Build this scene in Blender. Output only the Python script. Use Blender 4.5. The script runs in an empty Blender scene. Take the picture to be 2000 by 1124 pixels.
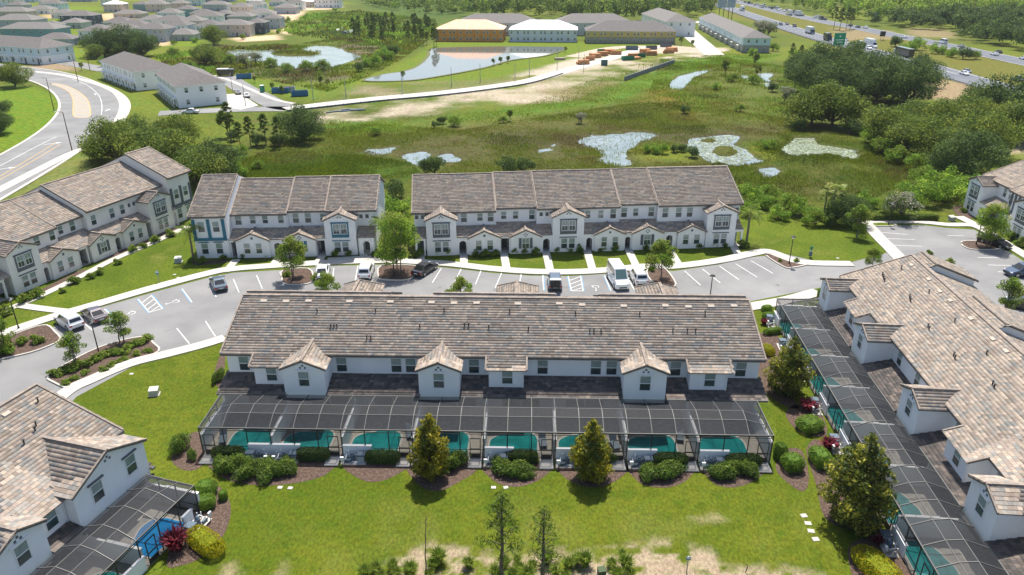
import bpy, bmesh, math, random
import numpy as np
from mathutils import Vector, Matrix
from mathutils.geometry import tessellate_polygon

# ---------------------------------------------------------------- camera, world, sun, exposure
scn = bpy.context.scene
COL = scn.collection
PITCH, FOC, CAMH = math.radians(24.04), 1440.0, 40.4
cam_d = bpy.data.cameras.new('camera')
cam_d.sensor_fit = 'HORIZONTAL'; cam_d.sensor_width = 36; cam_d.lens = 36*FOC/2000
cam_d.clip_start = 0.5; cam_d.clip_end = 6000
cam = bpy.data.objects.new('camera', cam_d); COL.objects.link(cam)
cam.location = (0, 0, CAMH); cam.rotation_euler = (math.pi/2-PITCH, 0, 0)
scn.camera = cam
SUN_EL, SUN_AZ = math.radians(61), math.radians(6)      # azimuth from +Y towards +X
w = bpy.data.worlds.new('World'); scn.world = w; w.use_nodes = True
nt = w.node_tree; bg = nt.nodes['Background']
sky = nt.nodes.new('ShaderNodeTexSky'); sky.sky_type = 'NISHITA'; sky.sun_disc = False
sky.sun_elevation = SUN_EL; sky.sun_rotation = SUN_AZ; sky.air_density = 1.0; sky.dust_density = 1.5; sky.ozone_density = 1.0
nt.links.new(sky.outputs[0], bg.inputs[0]); bg.inputs[1].default_value = 0.10
sd = bpy.data.lights.new('sun', 'SUN'); sd.energy = 4.7; sd.angle = math.radians(0.5); sd.color = (1.0, 0.95, 0.87)
sun = bpy.data.objects.new('sun', sd); COL.objects.link(sun)
to_sun = Vector((math.sin(SUN_AZ)*math.cos(SUN_EL), math.cos(SUN_AZ)*math.cos(SUN_EL), math.sin(SUN_EL)))
sun.rotation_euler = to_sun.to_track_quat('Z', 'Y').to_euler(); sun.location = (0, 60, 120)
scn.view_settings.view_transform = 'Standard'; scn.view_settings.look = 'None'
scn.view_settings.gamma = 1; scn.view_settings.use_curve_mapping = False
scn.view_settings.exposure = 0.72
scn.render.engine = 'CYCLES'
try:
    scn.cycles.max_bounces = 8; scn.cycles.transparent_max_bounces = 16
    scn.cycles.diffuse_bounces = 3; scn.cycles.glossy_bounces = 3; scn.cycles.transmission_bounces = 3
except Exception: pass

# ---------------------------------------------------------------- helpers
_s, _c = math.sin(PITCH), math.cos(PITCH)
R = random.Random(7)
def g(px, py, z=0.0):
    """ground point (x, y) at height z seen at a place of the survey photograph"""
    u = (px-1000)/FOC; v = (py-562)/FOC
    t = (z-CAMH)/(-_s-v*_c)
    return (u*t, (_c-v*_s)*t)
def gp(pts, z=0.0): return [g(p[0], p[1], z) for p in pts]

class MB:
    """collects faces, builds them as ONE mesh object"""
    def __init__(s): s.v = []; s.f = []; s.mi = []; s.mats = []
    def m(s, mat):
        if mat not in s.mats: s.mats.append(mat)
        return s.mats.index(mat)
    def poly(s, pts, mat):
        n = len(s.v); s.v += [tuple(p) for p in pts]; s.f.append(tuple(range(n, n+len(pts)))); s.mi.append(s.m(mat))
    def mesh(s, verts, faces, mat):
        n = len(s.v); s.v += [tuple(p) for p in verts]; k = s.m(mat)
        for f in faces: s.f.append(tuple(i+n for i in f)); s.mi.append(k)
    def hexa(s, b, t, mat):
        s.mesh(list(b)+list(t), [(3,2,1,0),(4,5,6,7),(0,1,5,4),(1,2,6,5),(2,3,7,6),(3,0,4,7)], mat)
    def box(s, x0, x1, y0, y1, z0, z1, mat):
        s.hexa([(x0,y0,z0),(x1,y0,z0),(x1,y1,z0),(x0,y1,z0)], [(x0,y0,z1),(x1,y0,z1),(x1,y1,z1),(x0,y1,z1)], mat)
    def prism(s, xz, y0, y1, mat):
        """polygon in x-z extruded along y"""
        n = len(xz)
        tri = tessellate_polygon([[Vector((a, b, 0)) for a, b in xz]])
        vs = [(a, y0, b) for a, b in xz]+[(a, y1, b) for a, b in xz]
        fs = [tuple(t) for t in tri]+[tuple(i+n for i in reversed(t)) for t in tri]
        fs += [(i, (i+1) % n, n+(i+1) % n, n+i) for i in range(n)]
        s.mesh(vs, fs, mat)
    def slab(s, xy, z0, z1, mat):
        n = len(xy)
        tri = tessellate_polygon([[Vector((a, b, 0)) for a, b in xy]])
        ar = sum(xy[i][0]*xy[(i+1) % n][1]-xy[(i+1) % n][0]*xy[i][1] for i in range(n))
        def up(t):
            a, b, c = [xy[i] for i in t]
            return t if (b[0]-a[0])*(c[1]-a[1])-(b[1]-a[1])*(c[0]-a[0]) > 0 else tuple(reversed(t))
        vs = [(a, b, z1) for a, b in xy]; fs = [tuple(up(t)) for t in tri]
        if z0 is not None:
            vs += [(a, b, z0) for a, b in xy]
            fs += [((i, n+i, n+(i+1) % n, (i+1) % n) if ar > 0 else (i, (i+1) % n, n+(i+1) % n, n+i)) for i in range(n)]
        s.mesh(vs, fs, mat)
    def tube(s, p0, p1, r0, mat, r1=None, n=6, cap=True):
        p0 = Vector(p0); p1 = Vector(p1); r1 = r0 if r1 is None else r1
        d = (p1-p0).normalized(); a = d.orthogonal().normalized(); b = d.cross(a)
        vs = []
        for p, r in ((p0, r0), (p1, r1)):
            for i in range(n):
                t = 2*math.pi*i/n; vs.append(p+a*math.cos(t)*r+b*math.sin(t)*r)
        fs = [(i, (i+1) % n, n+(i+1) % n, n+i) for i in range(n)]
        if cap: fs += [tuple(reversed(range(n))), tuple(range(n, 2*n))]
        s.mesh(vs, fs, mat)
    def bar(s, p0, p1, w, h, mat):
        """rectangular bar between two points"""
        p0 = Vector(p0); p1 = Vector(p1); d = (p1-p0).normalized()
        up = Vector((0, 0, 1)) if abs(d.z) < 0.95 else Vector((0, 1, 0))
        a = d.cross(up).normalized()*w/2; b = a.cross(d).normalized()*h/2
        s.hexa([p0-a-b, p0+a-b, p0+a+b, p0-a+b], [p1-a-b, p1+a-b, p1+a+b, p1-a+b], mat)
    def disc(s, c, r, mat, axis='z', n=12, t=0.02):
        c = Vector(c); d = {'x': Vector((1,0,0)), 'y': Vector((0,1,0)), 'z': Vector((0,0,1))}[axis]*t/2
        s.tube(c-d, c+d, r, mat, n=n)
    def me(s, name, smooth=False):
        me = bpy.data.meshes.new(name); me.from_pydata(s.v, [], s.f)
        for mt in s.mats: me.materials.append(mt)
        me.polygons.foreach_set('material_index', s.mi)
        if smooth: me.polygons.foreach_set('use_smooth', [True]*len(s.f))
        me.update(); return me
    def build(s, name, parent=None, loc=None, rz=0, smooth=False, kind=None, label=None):
        return obj(name, s.me(name, smooth), parent, loc, rz, kind, label)

def obj(name, me, parent=None, loc=None, rz=0, kind=None, label=None):
    o = bpy.data.objects.new(name, me); COL.objects.link(o)
    if parent: o.parent = parent
    if loc: o.location = loc
    if rz: o.rotation_euler = (0, 0, rz)
    if kind: o['kind'] = kind
    if label: o['label'] = label
    return o
def tag(o, label=None, cat=None, group=None, kind=None):
    if label: o['label'] = label
    if cat: o['category'] = cat
    if group: o['group'] = group
    if kind: o['kind'] = kind
    return o
def thing(name, label, cat, loc=(0,0,0), rz=0, group=None, scale=None):
    o = bpy.data.objects.new(name, None); COL.objects.link(o)
    o.location = loc; o.rotation_euler = (0, 0, rz); o.empty_display_size = 0.3
    if scale: o.scale = scale if hasattr(scale, '__len__') else (scale,)*3
    return tag(o, label, cat, group)
def dup(root, loc, rz=0, label=None, group=None, scale=None):
    r = root.copy(); COL.objects.link(r); r.location = loc; r.rotation_euler = (0, 0, rz)
    if scale: r.scale = scale if hasattr(scale, '__len__') else (scale,)*3
    if label: r['label'] = label
    if group: r['group'] = group
    for ch in list(root.children):
        c = ch.copy(); COL.objects.link(c); c.parent = r
        for q in list(ch.children):
            d = q.copy(); COL.objects.link(d); d.parent = c
    return r
class Proto:
    """first use moves the original, every later one copies it"""
    def __init__(s, root): s.root = root; s.used = False
    def put(s, loc, rz=0, label=None, group=None, scale=None):
        if not s.used:
            s.used = True; r = s.root; r.location = loc; r.rotation_euler = (0, 0, rz)
            if scale: r.scale = scale if hasattr(scale, '__len__') else (scale,)*3
            if label: r['label'] = label
            if group: r['group'] = group
            return r
        return dup(s.root, loc, rz, label, group, scale)

def np_mesh(name, V, F, mats, mi=None):
    V = np.asarray(V, dtype=np.float32); F = np.asarray(F, dtype=np.int32); k = F.shape[1]
    me = bpy.data.meshes.new(name)
    me.vertices.add(len(V)); me.vertices.foreach_set('co', V.ravel())
    me.loops.add(F.size); me.loops.foreach_set('vertex_index', F.ravel())
    me.polygons.add(len(F)); me.polygons.foreach_set('loop_start', np.arange(0, F.size, k, dtype=np.int32))
    for mt in mats: me.materials.append(mt)
    if mi is not None: me.polygons.foreach_set('material_index', np.asarray(mi, dtype=np.int32))
    me.update(calc_edges=True); return me

# ---------------------------------------------------------------- materials
def mat(name, col, rough=0.8, col2=None, scale=2.0, detail=4, bump=0.0, bscale=20.0, metal=0.0, spec=0.35, coat=0.0, stretch=None, ramp=(0.35, 0.65), isl=0.0, extra=None):
    m = bpy.data.materials.new(name); m.use_nodes = True; n = m.node_tree; b = n.nodes['Principled BSDF']
    b.inputs['Base Color'].default_value = (*col, 1); b.inputs['Roughness'].default_value = rough
    b.inputs['Metallic'].default_value = metal; b.inputs['Specular IOR Level'].default_value = spec
    if coat: b.inputs['Coat Weight'].default_value = coat; b.inputs['Coat Roughness'].default_value = 0.05
    geo = n.nodes.new('ShaderNodeNewGeometry'); out = None; pos = geo.outputs['Position']
    if stretch:
        mp = n.nodes.new('ShaderNodeMapping'); mp.inputs['Scale'].default_value = stretch
        n.links.new(pos, mp.inputs[0]); pos = mp.outputs[0]
    if col2:
        no = n.nodes.new('ShaderNodeTexNoise'); no.inputs['Scale'].default_value = scale; no.inputs['Detail'].default_value = detail
        n.links.new(pos, no.inputs['Vector'])
        rp = n.nodes.new('ShaderNodeMapRange'); rp.inputs[1].default_value = ramp[0]; rp.inputs[2].default_value = ramp[1]
        n.links.new(no.outputs['Fac'], rp.inputs[0])
        mx = n.nodes.new('ShaderNodeMix'); mx.data_type = 'RGBA'
        mx.inputs[6].default_value = (*col, 1); mx.inputs[7].default_value = (*col2, 1)
        n.links.new(rp.outputs[0], mx.inputs[0]); out = mx.outputs[2]
        if extra:      # a second, wider colour on top
            for (ec, es, e0, e1) in extra:
                n2 = n.nodes.new('ShaderNodeTexNoise'); n2.inputs['Scale'].default_value = es; n2.inputs['Detail'].default_value = 5
                n.links.new(pos, n2.inputs['Vector'])
                r2 = n.nodes.new('ShaderNodeMapRange'); r2.inputs[1].default_value = e0; r2.inputs[2].default_value = e1
                n.links.new(n2.outputs['Fac'], r2.inputs[0])
                m2 = n.nodes.new('ShaderNodeMix'); m2.data_type = 'RGBA'; m2.inputs[7].default_value = (*ec, 1)
                n.links.new(out, m2.inputs[6]); n.links.new(r2.outputs[0], m2.inputs[0]); out = m2.outputs[2]
    if isl:
        hs = n.nodes.new('ShaderNodeHueSaturation')
        oi = n.nodes.new('ShaderNodeObjectInfo')
        ad = n.nodes.new('ShaderNodeMath'); ad.operation = 'ADD'
        n.links.new(geo.outputs['Random Per Island'], ad.inputs[0]); n.links.new(oi.outputs['Random'], ad.inputs[1])
        fr = n.nodes.new('ShaderNodeMath'); fr.operation = 'FRACT'; n.links.new(ad.outputs[0], fr.inputs[0])
        r3 = n.nodes.new('ShaderNodeMapRange'); r3.inputs[3].default_value = 1-isl; r3.inputs[4].default_value = 1+isl
        n.links.new(fr.outputs[0], r3.inputs[0]); n.links.new(r3.outputs[0], hs.inputs['Value'])
        if out is None: hs.inputs['Color'].default_value = (*col, 1)
        else: n.links.new(out, hs.inputs['Color'])
        out = hs.outputs[0]
    if out is not None: n.links.new(out, b.inputs['Base Color'])
    if bump:
        nb = n.nodes.new('ShaderNodeTexNoise'); nb.inputs['Scale'].default_value = bscale; nb.inputs['Detail'].default_value = 4
        n.links.new(pos, nb.inputs['Vector'])
        bp = n.nodes.new('ShaderNodeBump'); bp.inputs['Strength'].default_value = bump; bp.inputs['Distance'].default_value = 0.05
        n.links.new(nb.outputs['Fac'], bp.inputs['Height']); n.links.new(bp.outputs[0], b.inputs['Normal'])
    return m
def leafmat(name, col, isl=0.35, trans=0.46, gloss=0.12, rough=0.6, k=2.9):
    col = tuple(min(0.9, q*k) for q in col); m = mat(name, col, rough, isl=isl, spec=gloss); n = m.node_tree; b = n.nodes['Principled BSDF']
    tr = n.nodes.new('ShaderNodeBsdfTranslucent'); ms = n.nodes.new('ShaderNodeMixShader'); ms.inputs[0].default_value = trans
    src = b.inputs['Base Color'].links[0].from_socket; n.links.new(src, tr.inputs[0])
    o = n.nodes['Material Output']; n.links.new(b.outputs[0], ms.inputs[1]); n.links.new(tr.outputs[0], ms.inputs[2]); n.links.new(ms.outputs[0], o.inputs[0])
    return m
def screenmat(name, col, a):
    m = bpy.data.materials.new(name); m.use_nodes = True; n = m.node_tree; b = n.nodes['Principled BSDF']
    b.inputs['Base Color'].default_value = (*col, 1); b.inputs['Roughness'].default_value = 0.6; b.inputs['Specular IOR Level'].default_value = 0.2
    t = n.nodes.new('ShaderNodeBsdfTransparent'); ms = n.nodes.new('ShaderNodeMixShader')
    oi = n.nodes.new('ShaderNodeObjectInfo'); r = n.nodes.new('ShaderNodeMapRange'); r.inputs[3].default_value = a-0.04; r.inputs[4].default_value = a+0.04
    n.links.new(oi.outputs['Random'], r.inputs[0]); n.links.new(r.outputs[0], ms.inputs[0])
    n.links.new(t.outputs[0], ms.inputs[1]); n.links.new(b.outputs[0], ms.inputs[2]); n.links.new(ms.outputs[0], n.nodes['Material Output'].inputs[0])
    return m

STUCCO = mat('white_stucco', (0.86,0.86,0.855), 0.9, (0.80,0.805,0.805), 0.6, 5, bump=0.15, bscale=25, spec=0.2)
CREAM = mat('cream_stucco', (0.80,0.775,0.725), 0.9, (0.74,0.715,0.67), 0.6, 5, bump=0.15, bscale=25, spec=0.2)
TRIM = mat('white_trim', (0.78,0.78,0.78), 0.5)
GREYTRIM = mat('grey_trim', (0.115,0.13,0.145), 0.6, (0.10,0.115,0.13), 3)
TEALTRIM = mat('teal_trim', (0.035,0.17,0.25), 0.6, (0.03,0.15,0.22), 3)
FASCIA = mat('brown_fascia', (0.16,0.145,0.13), 0.7, (0.12,0.11,0.10), 3)
DOORG = mat('grey_door', (0.13,0.13,0.14), 0.5)
GLASS = mat('window_glass', (0.03,0.05,0.05), 0.06, (0.06,0.085,0.08), 0.9, spec=0.8)
BLIND = mat('window_blind', (0.20,0.27,0.25), 0.12, (0.27,0.33,0.31), 1.4, spec=0.8)
TILES = [mat('roof_tile_sand', (0.455,0.369,0.292), 0.85, (0.392,0.318,0.253), 3, spec=0.2, isl=0.12),
         mat('roof_tile_buff', (0.381,0.306,0.244), 0.85, (0.327,0.269,0.213), 3, spec=0.2, isl=0.12),
         mat('roof_tile_brown', (0.282,0.228,0.181), 0.85, (0.242,0.196,0.159), 3, spec=0.2, isl=0.12),
         mat('roof_tile_slate', (0.239,0.227,0.209), 0.85, (0.202,0.195,0.182), 3, spec=0.2, isl=0.12),
         mat('roof_tile_mauve', (0.338,0.270,0.225), 0.85, (0.292,0.237,0.197), 3, spec=0.2, isl=0.12),
         mat('roof_tile_grey', (0.314,0.281,0.246), 0.85, (0.269,0.246,0.216), 3, spec=0.2, isl=0.12)]
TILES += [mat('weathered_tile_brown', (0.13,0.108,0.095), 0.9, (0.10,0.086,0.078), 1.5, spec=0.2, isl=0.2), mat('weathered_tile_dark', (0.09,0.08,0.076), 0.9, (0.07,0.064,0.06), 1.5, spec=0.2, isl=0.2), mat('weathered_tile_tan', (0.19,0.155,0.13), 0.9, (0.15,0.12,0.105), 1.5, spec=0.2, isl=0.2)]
UNDER = mat('roof_underlay', (0.10,0.09,0.08), 0.9)
CAPT = mat('ridge_cap_tile', (0.30,0.25,0.21), 0.85, (0.24,0.2,0.17), 1.5, spec=0.2, isl=0.15)
SHINGLE = mat('asphalt_shingle', (0.17,0.155,0.145), 0.9, (0.13,0.12,0.115), 1.2, 6, spec=0.2)
SHINGLE2 = mat('tan_shingle', (0.20,0.187,0.175), 0.9, (0.165,0.153,0.143), 1.2, 6, spec=0.2)
PIPE = mat('dark_vent_pipe', (0.05,0.05,0.05), 0.6)
METALW = mat('pale_vent', (0.42,0.36,0.30), 0.8)
BRONZE = mat('bronze_aluminium', (0.025,0.024,0.024), 0.45, spec=0.5)
PALEBEAM = mat('glare_pale_aluminium', (0.135,0.132,0.125), 0.5)  # sun glare on the bronze roof beams put into a paler colour
SCREEN = screenmat('insect_screen', (0.036,0.038,0.043), 0.54)
SCREENV = screenmat('insect_screen_side', (0.04,0.042,0.045), 0.33)
ASPH = mat('asphalt', (0.225,0.223,0.22), 0.9, (0.185,0.184,0.183), 0.22, 7, bump=0.1, bscale=30, spec=0.25, extra=[((0.265,0.262,0.257), 0.08, 0.5, 0.7), ((0.145,0.145,0.145), 0.35, 0.64, 0.78), ((0.125,0.12,0.118), 1.1, 0.68, 0.76)])
ASPHD = mat('dark_asphalt', (0.15,0.16,0.18), 0.9, (0.12,0.13,0.15), 0.1, 6, spec=0.25)
CONC = mat('concrete', (0.52,0.49,0.44), 0.9, (0.44,0.41,0.37), 0.5, 6, bump=0.1, bscale=15, spec=0.2)
PAVER = mat('pool_paver', (0.36,0.33,0.28), 0.85, (0.27,0.25,0.22), 2.2, 5, spec=0.2)
PAINTW = mat('white_road_paint', (0.68,0.68,0.66), 0.7, (0.52,0.52,0.51), 3, 6)
PAINTB = mat('blue_road_paint', (0.10,0.25,0.42), 0.7, (0.16,0.28,0.40), 3, 6)
PAINTY = mat('orange_road_paint', (0.55,0.34,0.12), 0.7, (0.42,0.30,0.16), 2, 6)
LAWN = mat('lawn_grass', (0.0745,0.1164,0.0067), 0.95, (0.1175,0.1466,0.0134), 0.30, 8, bump=0.7, bscale=9, spec=0.1, extra=[((0.0551,0.0905,0.0053), 0.10, 0.48, 0.64), ((0.1539,0.1594,0.0301), 0.20, 0.56, 0.74), ((0.0446,0.0732,0.0040), 3.0, 0.47, 0.66), ((0.1377,0.1638,0.0234), 7.0, 0.55, 0.72)])
MULCH = mat('bark_mulch', (0.125,0.085,0.067), 0.95, (0.068,0.046,0.037), 4, 8, bump=0.8, bscale=14, spec=0.1, extra=[((0.22,0.165,0.125), 6, 0.58, 0.7)])
SAND = mat('sand', (0.46,0.40,0.31), 0.95, (0.35,0.30,0.23), 0.5, 7, bump=0.4, bscale=5, spec=0.1)
SANDW = mat('orange_sand', (0.60,0.41,0.24), 0.95, (0.5,0.34,0.21), 0.1, 5, spec=0.1)
BARK = mat('bark', (0.10,0.08,0.065), 0.95, (0.17,0.145,0.12), 3, 6, bump=0.5, bscale=12, spec=0.1)
PALEBARK = mat('pale_bark', (0.22,0.19,0.16), 0.95, (0.14,0.12,0.10), 4, 6, bump=0.5, bscale=12, spec=0.1)
L_OAK = [leafmat('oak_leaf', (0.060,0.080,0.012)), leafmat('oak_leaf_pale', (0.098,0.112,0.020)), leafmat('oak_leaf_deep', (0.032,0.050,0.010))]
L_DARK = [leafmat('dark_leaf', (0.030,0.048,0.013)), leafmat('dark_leaf_mid', (0.045,0.066,0.017)), leafmat('dark_leaf_deep', (0.020,0.034,0.012))]
L_BRIGHT = [leafmat('fresh_leaf', (0.075,0.125,0.014)), leafmat('fresh_leaf_pale', (0.12,0.165,0.020)), leafmat('fresh_leaf_deep', (0.045,0.08,0.012))]
L_MAG = [leafmat('magnolia_leaf', (0.060,0.070,0.010), gloss=0.25, rough=0.45), leafmat('magnolia_new_leaf', (0.20,0.175,0.014), gloss=0.25, rough=0.45, k=1.9), leafmat('magnolia_old_leaf', (0.028,0.036,0.009), gloss=0.25, rough=0.45)]
L_MAGD = [leafmat('magnolia_dark_leaf', (0.046,0.058,0.010), gloss=0.25, rough=0.45), leafmat('magnolia_tip_leaf', (0.13,0.125,0.016), gloss=0.25, rough=0.45), leafmat('magnolia_inner_leaf', (0.024,0.032,0.009), gloss=0.25, rough=0.45)]  # darker magnolia leaf colours, mixed at random through the crown
L_GOLD = [leafmat('golden_leaf', (0.38,0.33,0.010), k=1.0), leafmat('golden_leaf_pale', (0.46,0.42,0.02), k=1.0), leafmat('golden_leaf_green', (0.20,0.24,0.012), k=1.0)]
L_RED = [leafmat('ti_leaf_red', (0.28,0.03,0.05), k=1.0), leafmat('ti_leaf_pink', (0.38,0.09,0.12), k=1.0), leafmat('ti_leaf_dark', (0.10,0.02,0.03), k=1.0)]
L_PINE = [leafmat('pine_needle', (0.036,0.062,0.010), trans=.25, k=2.0), leafmat('pine_needle_pale', (0.060,0.088,0.014), trans=.25, k=2.0)]
L_PALM = [leafmat('palm_leaf', (0.085,0.115,0.02), gloss=0.5), leafmat('palm_leaf_dry', (0.17,0.14,0.05))]
L_GRASS = [leafmat('tall_grass', (0.10,0.15,0.016), k=2.1), leafmat('tall_grass_pale', (0.17,0.19,0.04), k=1.8), leafmat('tall_grass_deep', (0.055,0.09,0.012), k=2.2)]
L_MARSH = [leafmat('sedge_green', (0.088,0.12,0.006), k=1.75), leafmat('sedge_olive', (0.105,0.105,0.012), k=1.6), leafmat('sedge_brown', (0.12,0.092,0.034), k=1.15), leafmat('sedge_dark', (0.048,0.062,0.008), k=1.7)]
WATER = mat('pond_water', (0.23,0.265,0.255), 0.12, (0.15,0.185,0.165), 0.12, 5, bump=0.04, bscale=2, spec=1.0, extra=[((0.11,0.13,0.05), 0.5, 0.56, 0.62)])
WATERR = mat('retention_pond_water', (0.15,0.15,0.135), 0.05, (0.13,0.135,0.125), 0.02, 3, spec=1.0)
POOLW = mat('pool_water', (0.010,0.17,0.165), 0.04, (0.02,0.26,0.25), 0.9, 3, bump=0.25, bscale=4, spec=0.6)
POOLS = mat('pool_step_water', (0.10,0.42,0.40), 0.06, spec=0.6)
POOLB = mat('blue_pool_water', (0.01,0.19,0.46), 0.04, (0.02,0.25,0.55), 0.8, 3, bump=0.05, bscale=3, spec=0.6)
TYRE = mat('tyre_rubber', (0.02,0.02,0.02), 0.8); RIM = mat('wheel_rim', (0.45,0.45,0.46), 0.3, metal=0.8)
CARGLASS = mat('car_glass', (0.015,0.018,0.02), 0.05, spec=0.9)
CGLASSB = mat('bright_car_glass', (0.10,0.17,0.17), 0.05, spec=0.9)
RLAMP = mat('red_lamp', (0.45,0.02,0.02), 0.2); WLAMP = mat('clear_lamp', (0.75,0.75,0.75), 0.1); PLATE = mat('licence_plate', (0.7,0.7,0.68), 0.5)
def paint(name, col, metal=0.3): return mat(name, col, 0.28, metal=metal, coat=0.8, spec=0.5)
P_WHITE = paint('white_car_paint', (0.78,0.79,0.80), 0); P_GREY = paint('grey_car_paint', (0.20,0.22,0.24), 0.5); P_SILV = paint('silver_blue_car_paint', (0.13,0.17,0.21), 0.5)
P_DARK = paint('dark_car_paint', (0.035,0.032,0.035)); P_BLUE = paint('navy_car_paint', (0.03,0.06,0.11)); P_BROWN = paint('mauve_grey_car_paint', (0.13,0.115,0.125), 0.4); P_RED = paint('red_car_paint', (0.35,0.04,0.04)); P_TAN = paint('tan_car_paint', (0.40,0.38,0.34), 0.4)
BLACKM = mat('black_metal', (0.015,0.015,0.016), 0.45, spec=0.5); GREYM = mat('grey_metal', (0.32,0.33,0.34), 0.5, metal=0.4); WOODP = mat('brown_pole', (0.12,0.075,0.05), 0.8)
OSB = mat('bare_sheathing', (0.78,0.35,0.09), 0.9, (0.64,0.27,0.07), 0.6, 5); OSBR = mat('bare_roof_deck', (0.84,0.53,0.37), 0.9, (0.74,0.45,0.31), 0.4, 5); WRAP = mat('house_wrap', (0.60,0.65,0.78), 0.8, (0.70,0.73,0.78), 0.3, 4); WRAPR = mat('white_roof_membrane', (0.85,0.86,0.88), 0.7); YELW = mat('yellow_sheathing', (0.62,0.48,0.17), 0.9, (0.52,0.40,0.15), 0.4, 4)
GREENP = mat('green_plastic', (0.02,0.17,0.09), 0.6); BLUEP = mat('blue_plastic', (0.03,0.14,0.28), 0.5); LUMBER = mat('lumber', (0.55,0.27,0.12), 0.9, (0.45,0.22,0.10), 0.8, 4); SIGNG = mat('sign_green', (0.0,0.30,0.16), 0.5)
HEATER = mat('heater_case', (0.36,0.40,0.43), 0.5); PVC = mat('white_pipe', (0.75,0.76,0.77), 0.4); EQUIP = mat('pump_blue_grey', (0.09,0.13,0.17), 0.5); UTIL = mat('utility_box_green', (0.40,0.42,0.36), 0.7, (0.33,0.35,0.3), 3)
# ---------------------------------------------------------------- ground
def vnoise(x, y, sc, seed=0):
    xs = x/sc; ys = y/sc; xi = np.floor(xs).astype(np.int64); yi = np.floor(ys).astype(np.int64); fx = xs-xi; fy = ys-yi
    def h(a, b):
        n = (a*374761393+b*668265263+seed*974711) & 0x7fffffff; n = ((n ^ (n >> 13))*1274126177) & 0x7fffffff
        return ((n ^ (n >> 16)) & 0xffff)/65535.0
    u = fx*fx*(3-2*fx); v = fy*fy*(3-2*fy)
    return (h(xi,yi)*(1-u)+h(xi+1,yi)*u)*(1-v)+(h(xi,yi+1)*(1-u)+h(xi+1,yi+1)*u)*v
def fbm(x, y, sc, seed=0, o=4):
    r = np.zeros_like(x); a = 0.5; t = 0
    for k in range(o): r += a*vnoise(x, y, sc/2**k, seed+k*17); t += a; a *= 0.55
    return r/t
def sdist(px, py, poly):
    """signed distance to a polygon, positive inside"""
    P = np.array(poly, dtype=float); n = len(P); d = np.full(px.shape, 1e9); ins = np.zeros(px.shape, bool)
    for i in range(n):
        a = P[i]; b = P[(i+1) % n]; e = b-a; L = max(e@e, 1e-9)
        t = np.clip(((px-a[0])*e[0]+(py-a[1])*e[1])/L, 0, 1)
        d = np.minimum(d, np.hypot(px-a[0]-t*e[0], py-a[1]-t*e[1]))
        c = ((a[1] > py) != (b[1] > py)) & (px < (b[0]-a[0])*(py-a[1])/((b[1]-a[1]) if abs(b[1]-a[1]) > 1e-9 else 1e-9)+a[0])
        ins ^= c
    return np.where(ins, d, -d)
def Z2(o, k, pts): return [(o[0]+x/k, o[1]+y/k) for x, y in pts]

ys = [24.0]
while ys[-1] < 2600: ys.append(ys[-1]+max(0.9, 0.0075*ys[-1]) if ys[-1] < 420 else ys[-1]*1.014)
xs = [0.0]
while xs[-1] < 1700: xs.append(xs[-1]+(1.25 if xs[-1] < 95 else min(1.25+(xs[-1]-95)*0.02, 40)))
xs = np.array([-a for a in xs[:0:-1]]+xs); ys = np.array(ys)
GX, GY = np.meshgrid(xs, ys); gx = GX.ravel(); gy = GY.ravel(); NX, NY = len(xs), len(ys)
c = lambda *a: np.array(a, float)
n1 = fbm(gx, gy, 60, 1, 5); n2 = fbm(gx, gy, 14, 5, 4); n3 = fbm(gx, gy, 4, 9, 3)
colr = np.zeros((len(gx), 3)); zz = np.zeros(len(gx))
def lerp(a, b, t): return a*(1-t[:, None])+b*t[:, None]
def S(t): t = np.clip(t, 0, 1); return t*t*(3-2*t)
colr = lerp(np.tile(c(0.085,0.118,0.012), (len(gx), 1)), c(0.13,0.16,0.015), S((n1-0.35)*3))
colr = lerp(colr, c(0.11,0.10,0.035), S((n2-0.55)*4)*0.6)
def paint_zone(pts, col, soft=2.0, namp=6.0, amt=1.0, nn=None, px=True):
    global colr
    W = gp(pts) if px else pts
    d = sdist(gx, gy, W)+(n2-0.5)*2*namp+(n3-0.5)*namp*0.6
    k = S(d/soft*0.5+0.5)*amt
    if nn is not None: k = k*nn
    colr = lerp(colr, np.array(col, float), k); return k
# the marsh
paint_zone([(420,300),(640,205),(900,225),(1080,205),(1250,150),(1420,110),(1560,130),(1760,200),(1830,300),(1780,400),(1500,420),(1100,400),(430,400)], (0.070,0.088,0.010), 8, 5)
paint_zone([(640,300),(760,265),(900,240),(1120,235),(1400,240),(1560,250),(1620,290),(1500,300),(1180,330),(900,330),(700,325)], (0.088,0.074,0.032), 14, 9, 0.55)
paint_zone([(760,240),(960,265),(1180,250),(1400,255),(1250,280),(900,290)], (0.066,0.054,0.034), 10, 7, 0.6, S((n2-0.35)*3))
paint_zone([(455,310),(560,295),(700,300),(830,320),(800,345),(450,350)], (0.048,0.085,0.004), 6, 3)
paint_zone([(1360,300),(1440,280),(1560,255),(1680,280),(1790,305),(1795,345),(1700,385),(1560,380),(1440,350),(1400,335)], (0.056,0.080,0.006), 6, 3)
paint_zone([(1560,335),(1640,325),(1680,345),(1620,372),(1540,368)], (0.085,0.068,0.024), 10, 6, 0.6)
paint_zone([(1440,290),(1530,275),(1545,300),(1490,315)], (0.12,0.15,0.012), 5, 3)
paint_zone([(1225,290),(1290,280),(1350,300),(1340,315),(1250,310)], (0.12,0.15,0.015), 5, 3)
paint_zone([(1290,110),(1340,125),(1330,175),(1400,215),(1360,235),(1270,205),(1240,190),(1255,165)], (0.13,0.11,0.012), 7, 4, 0.9)
paint_zone([(1330,205),(1480,195),(1560,205),(1540,240),(1400,240)], (0.085,0.105,0.014), 8, 5)
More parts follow.
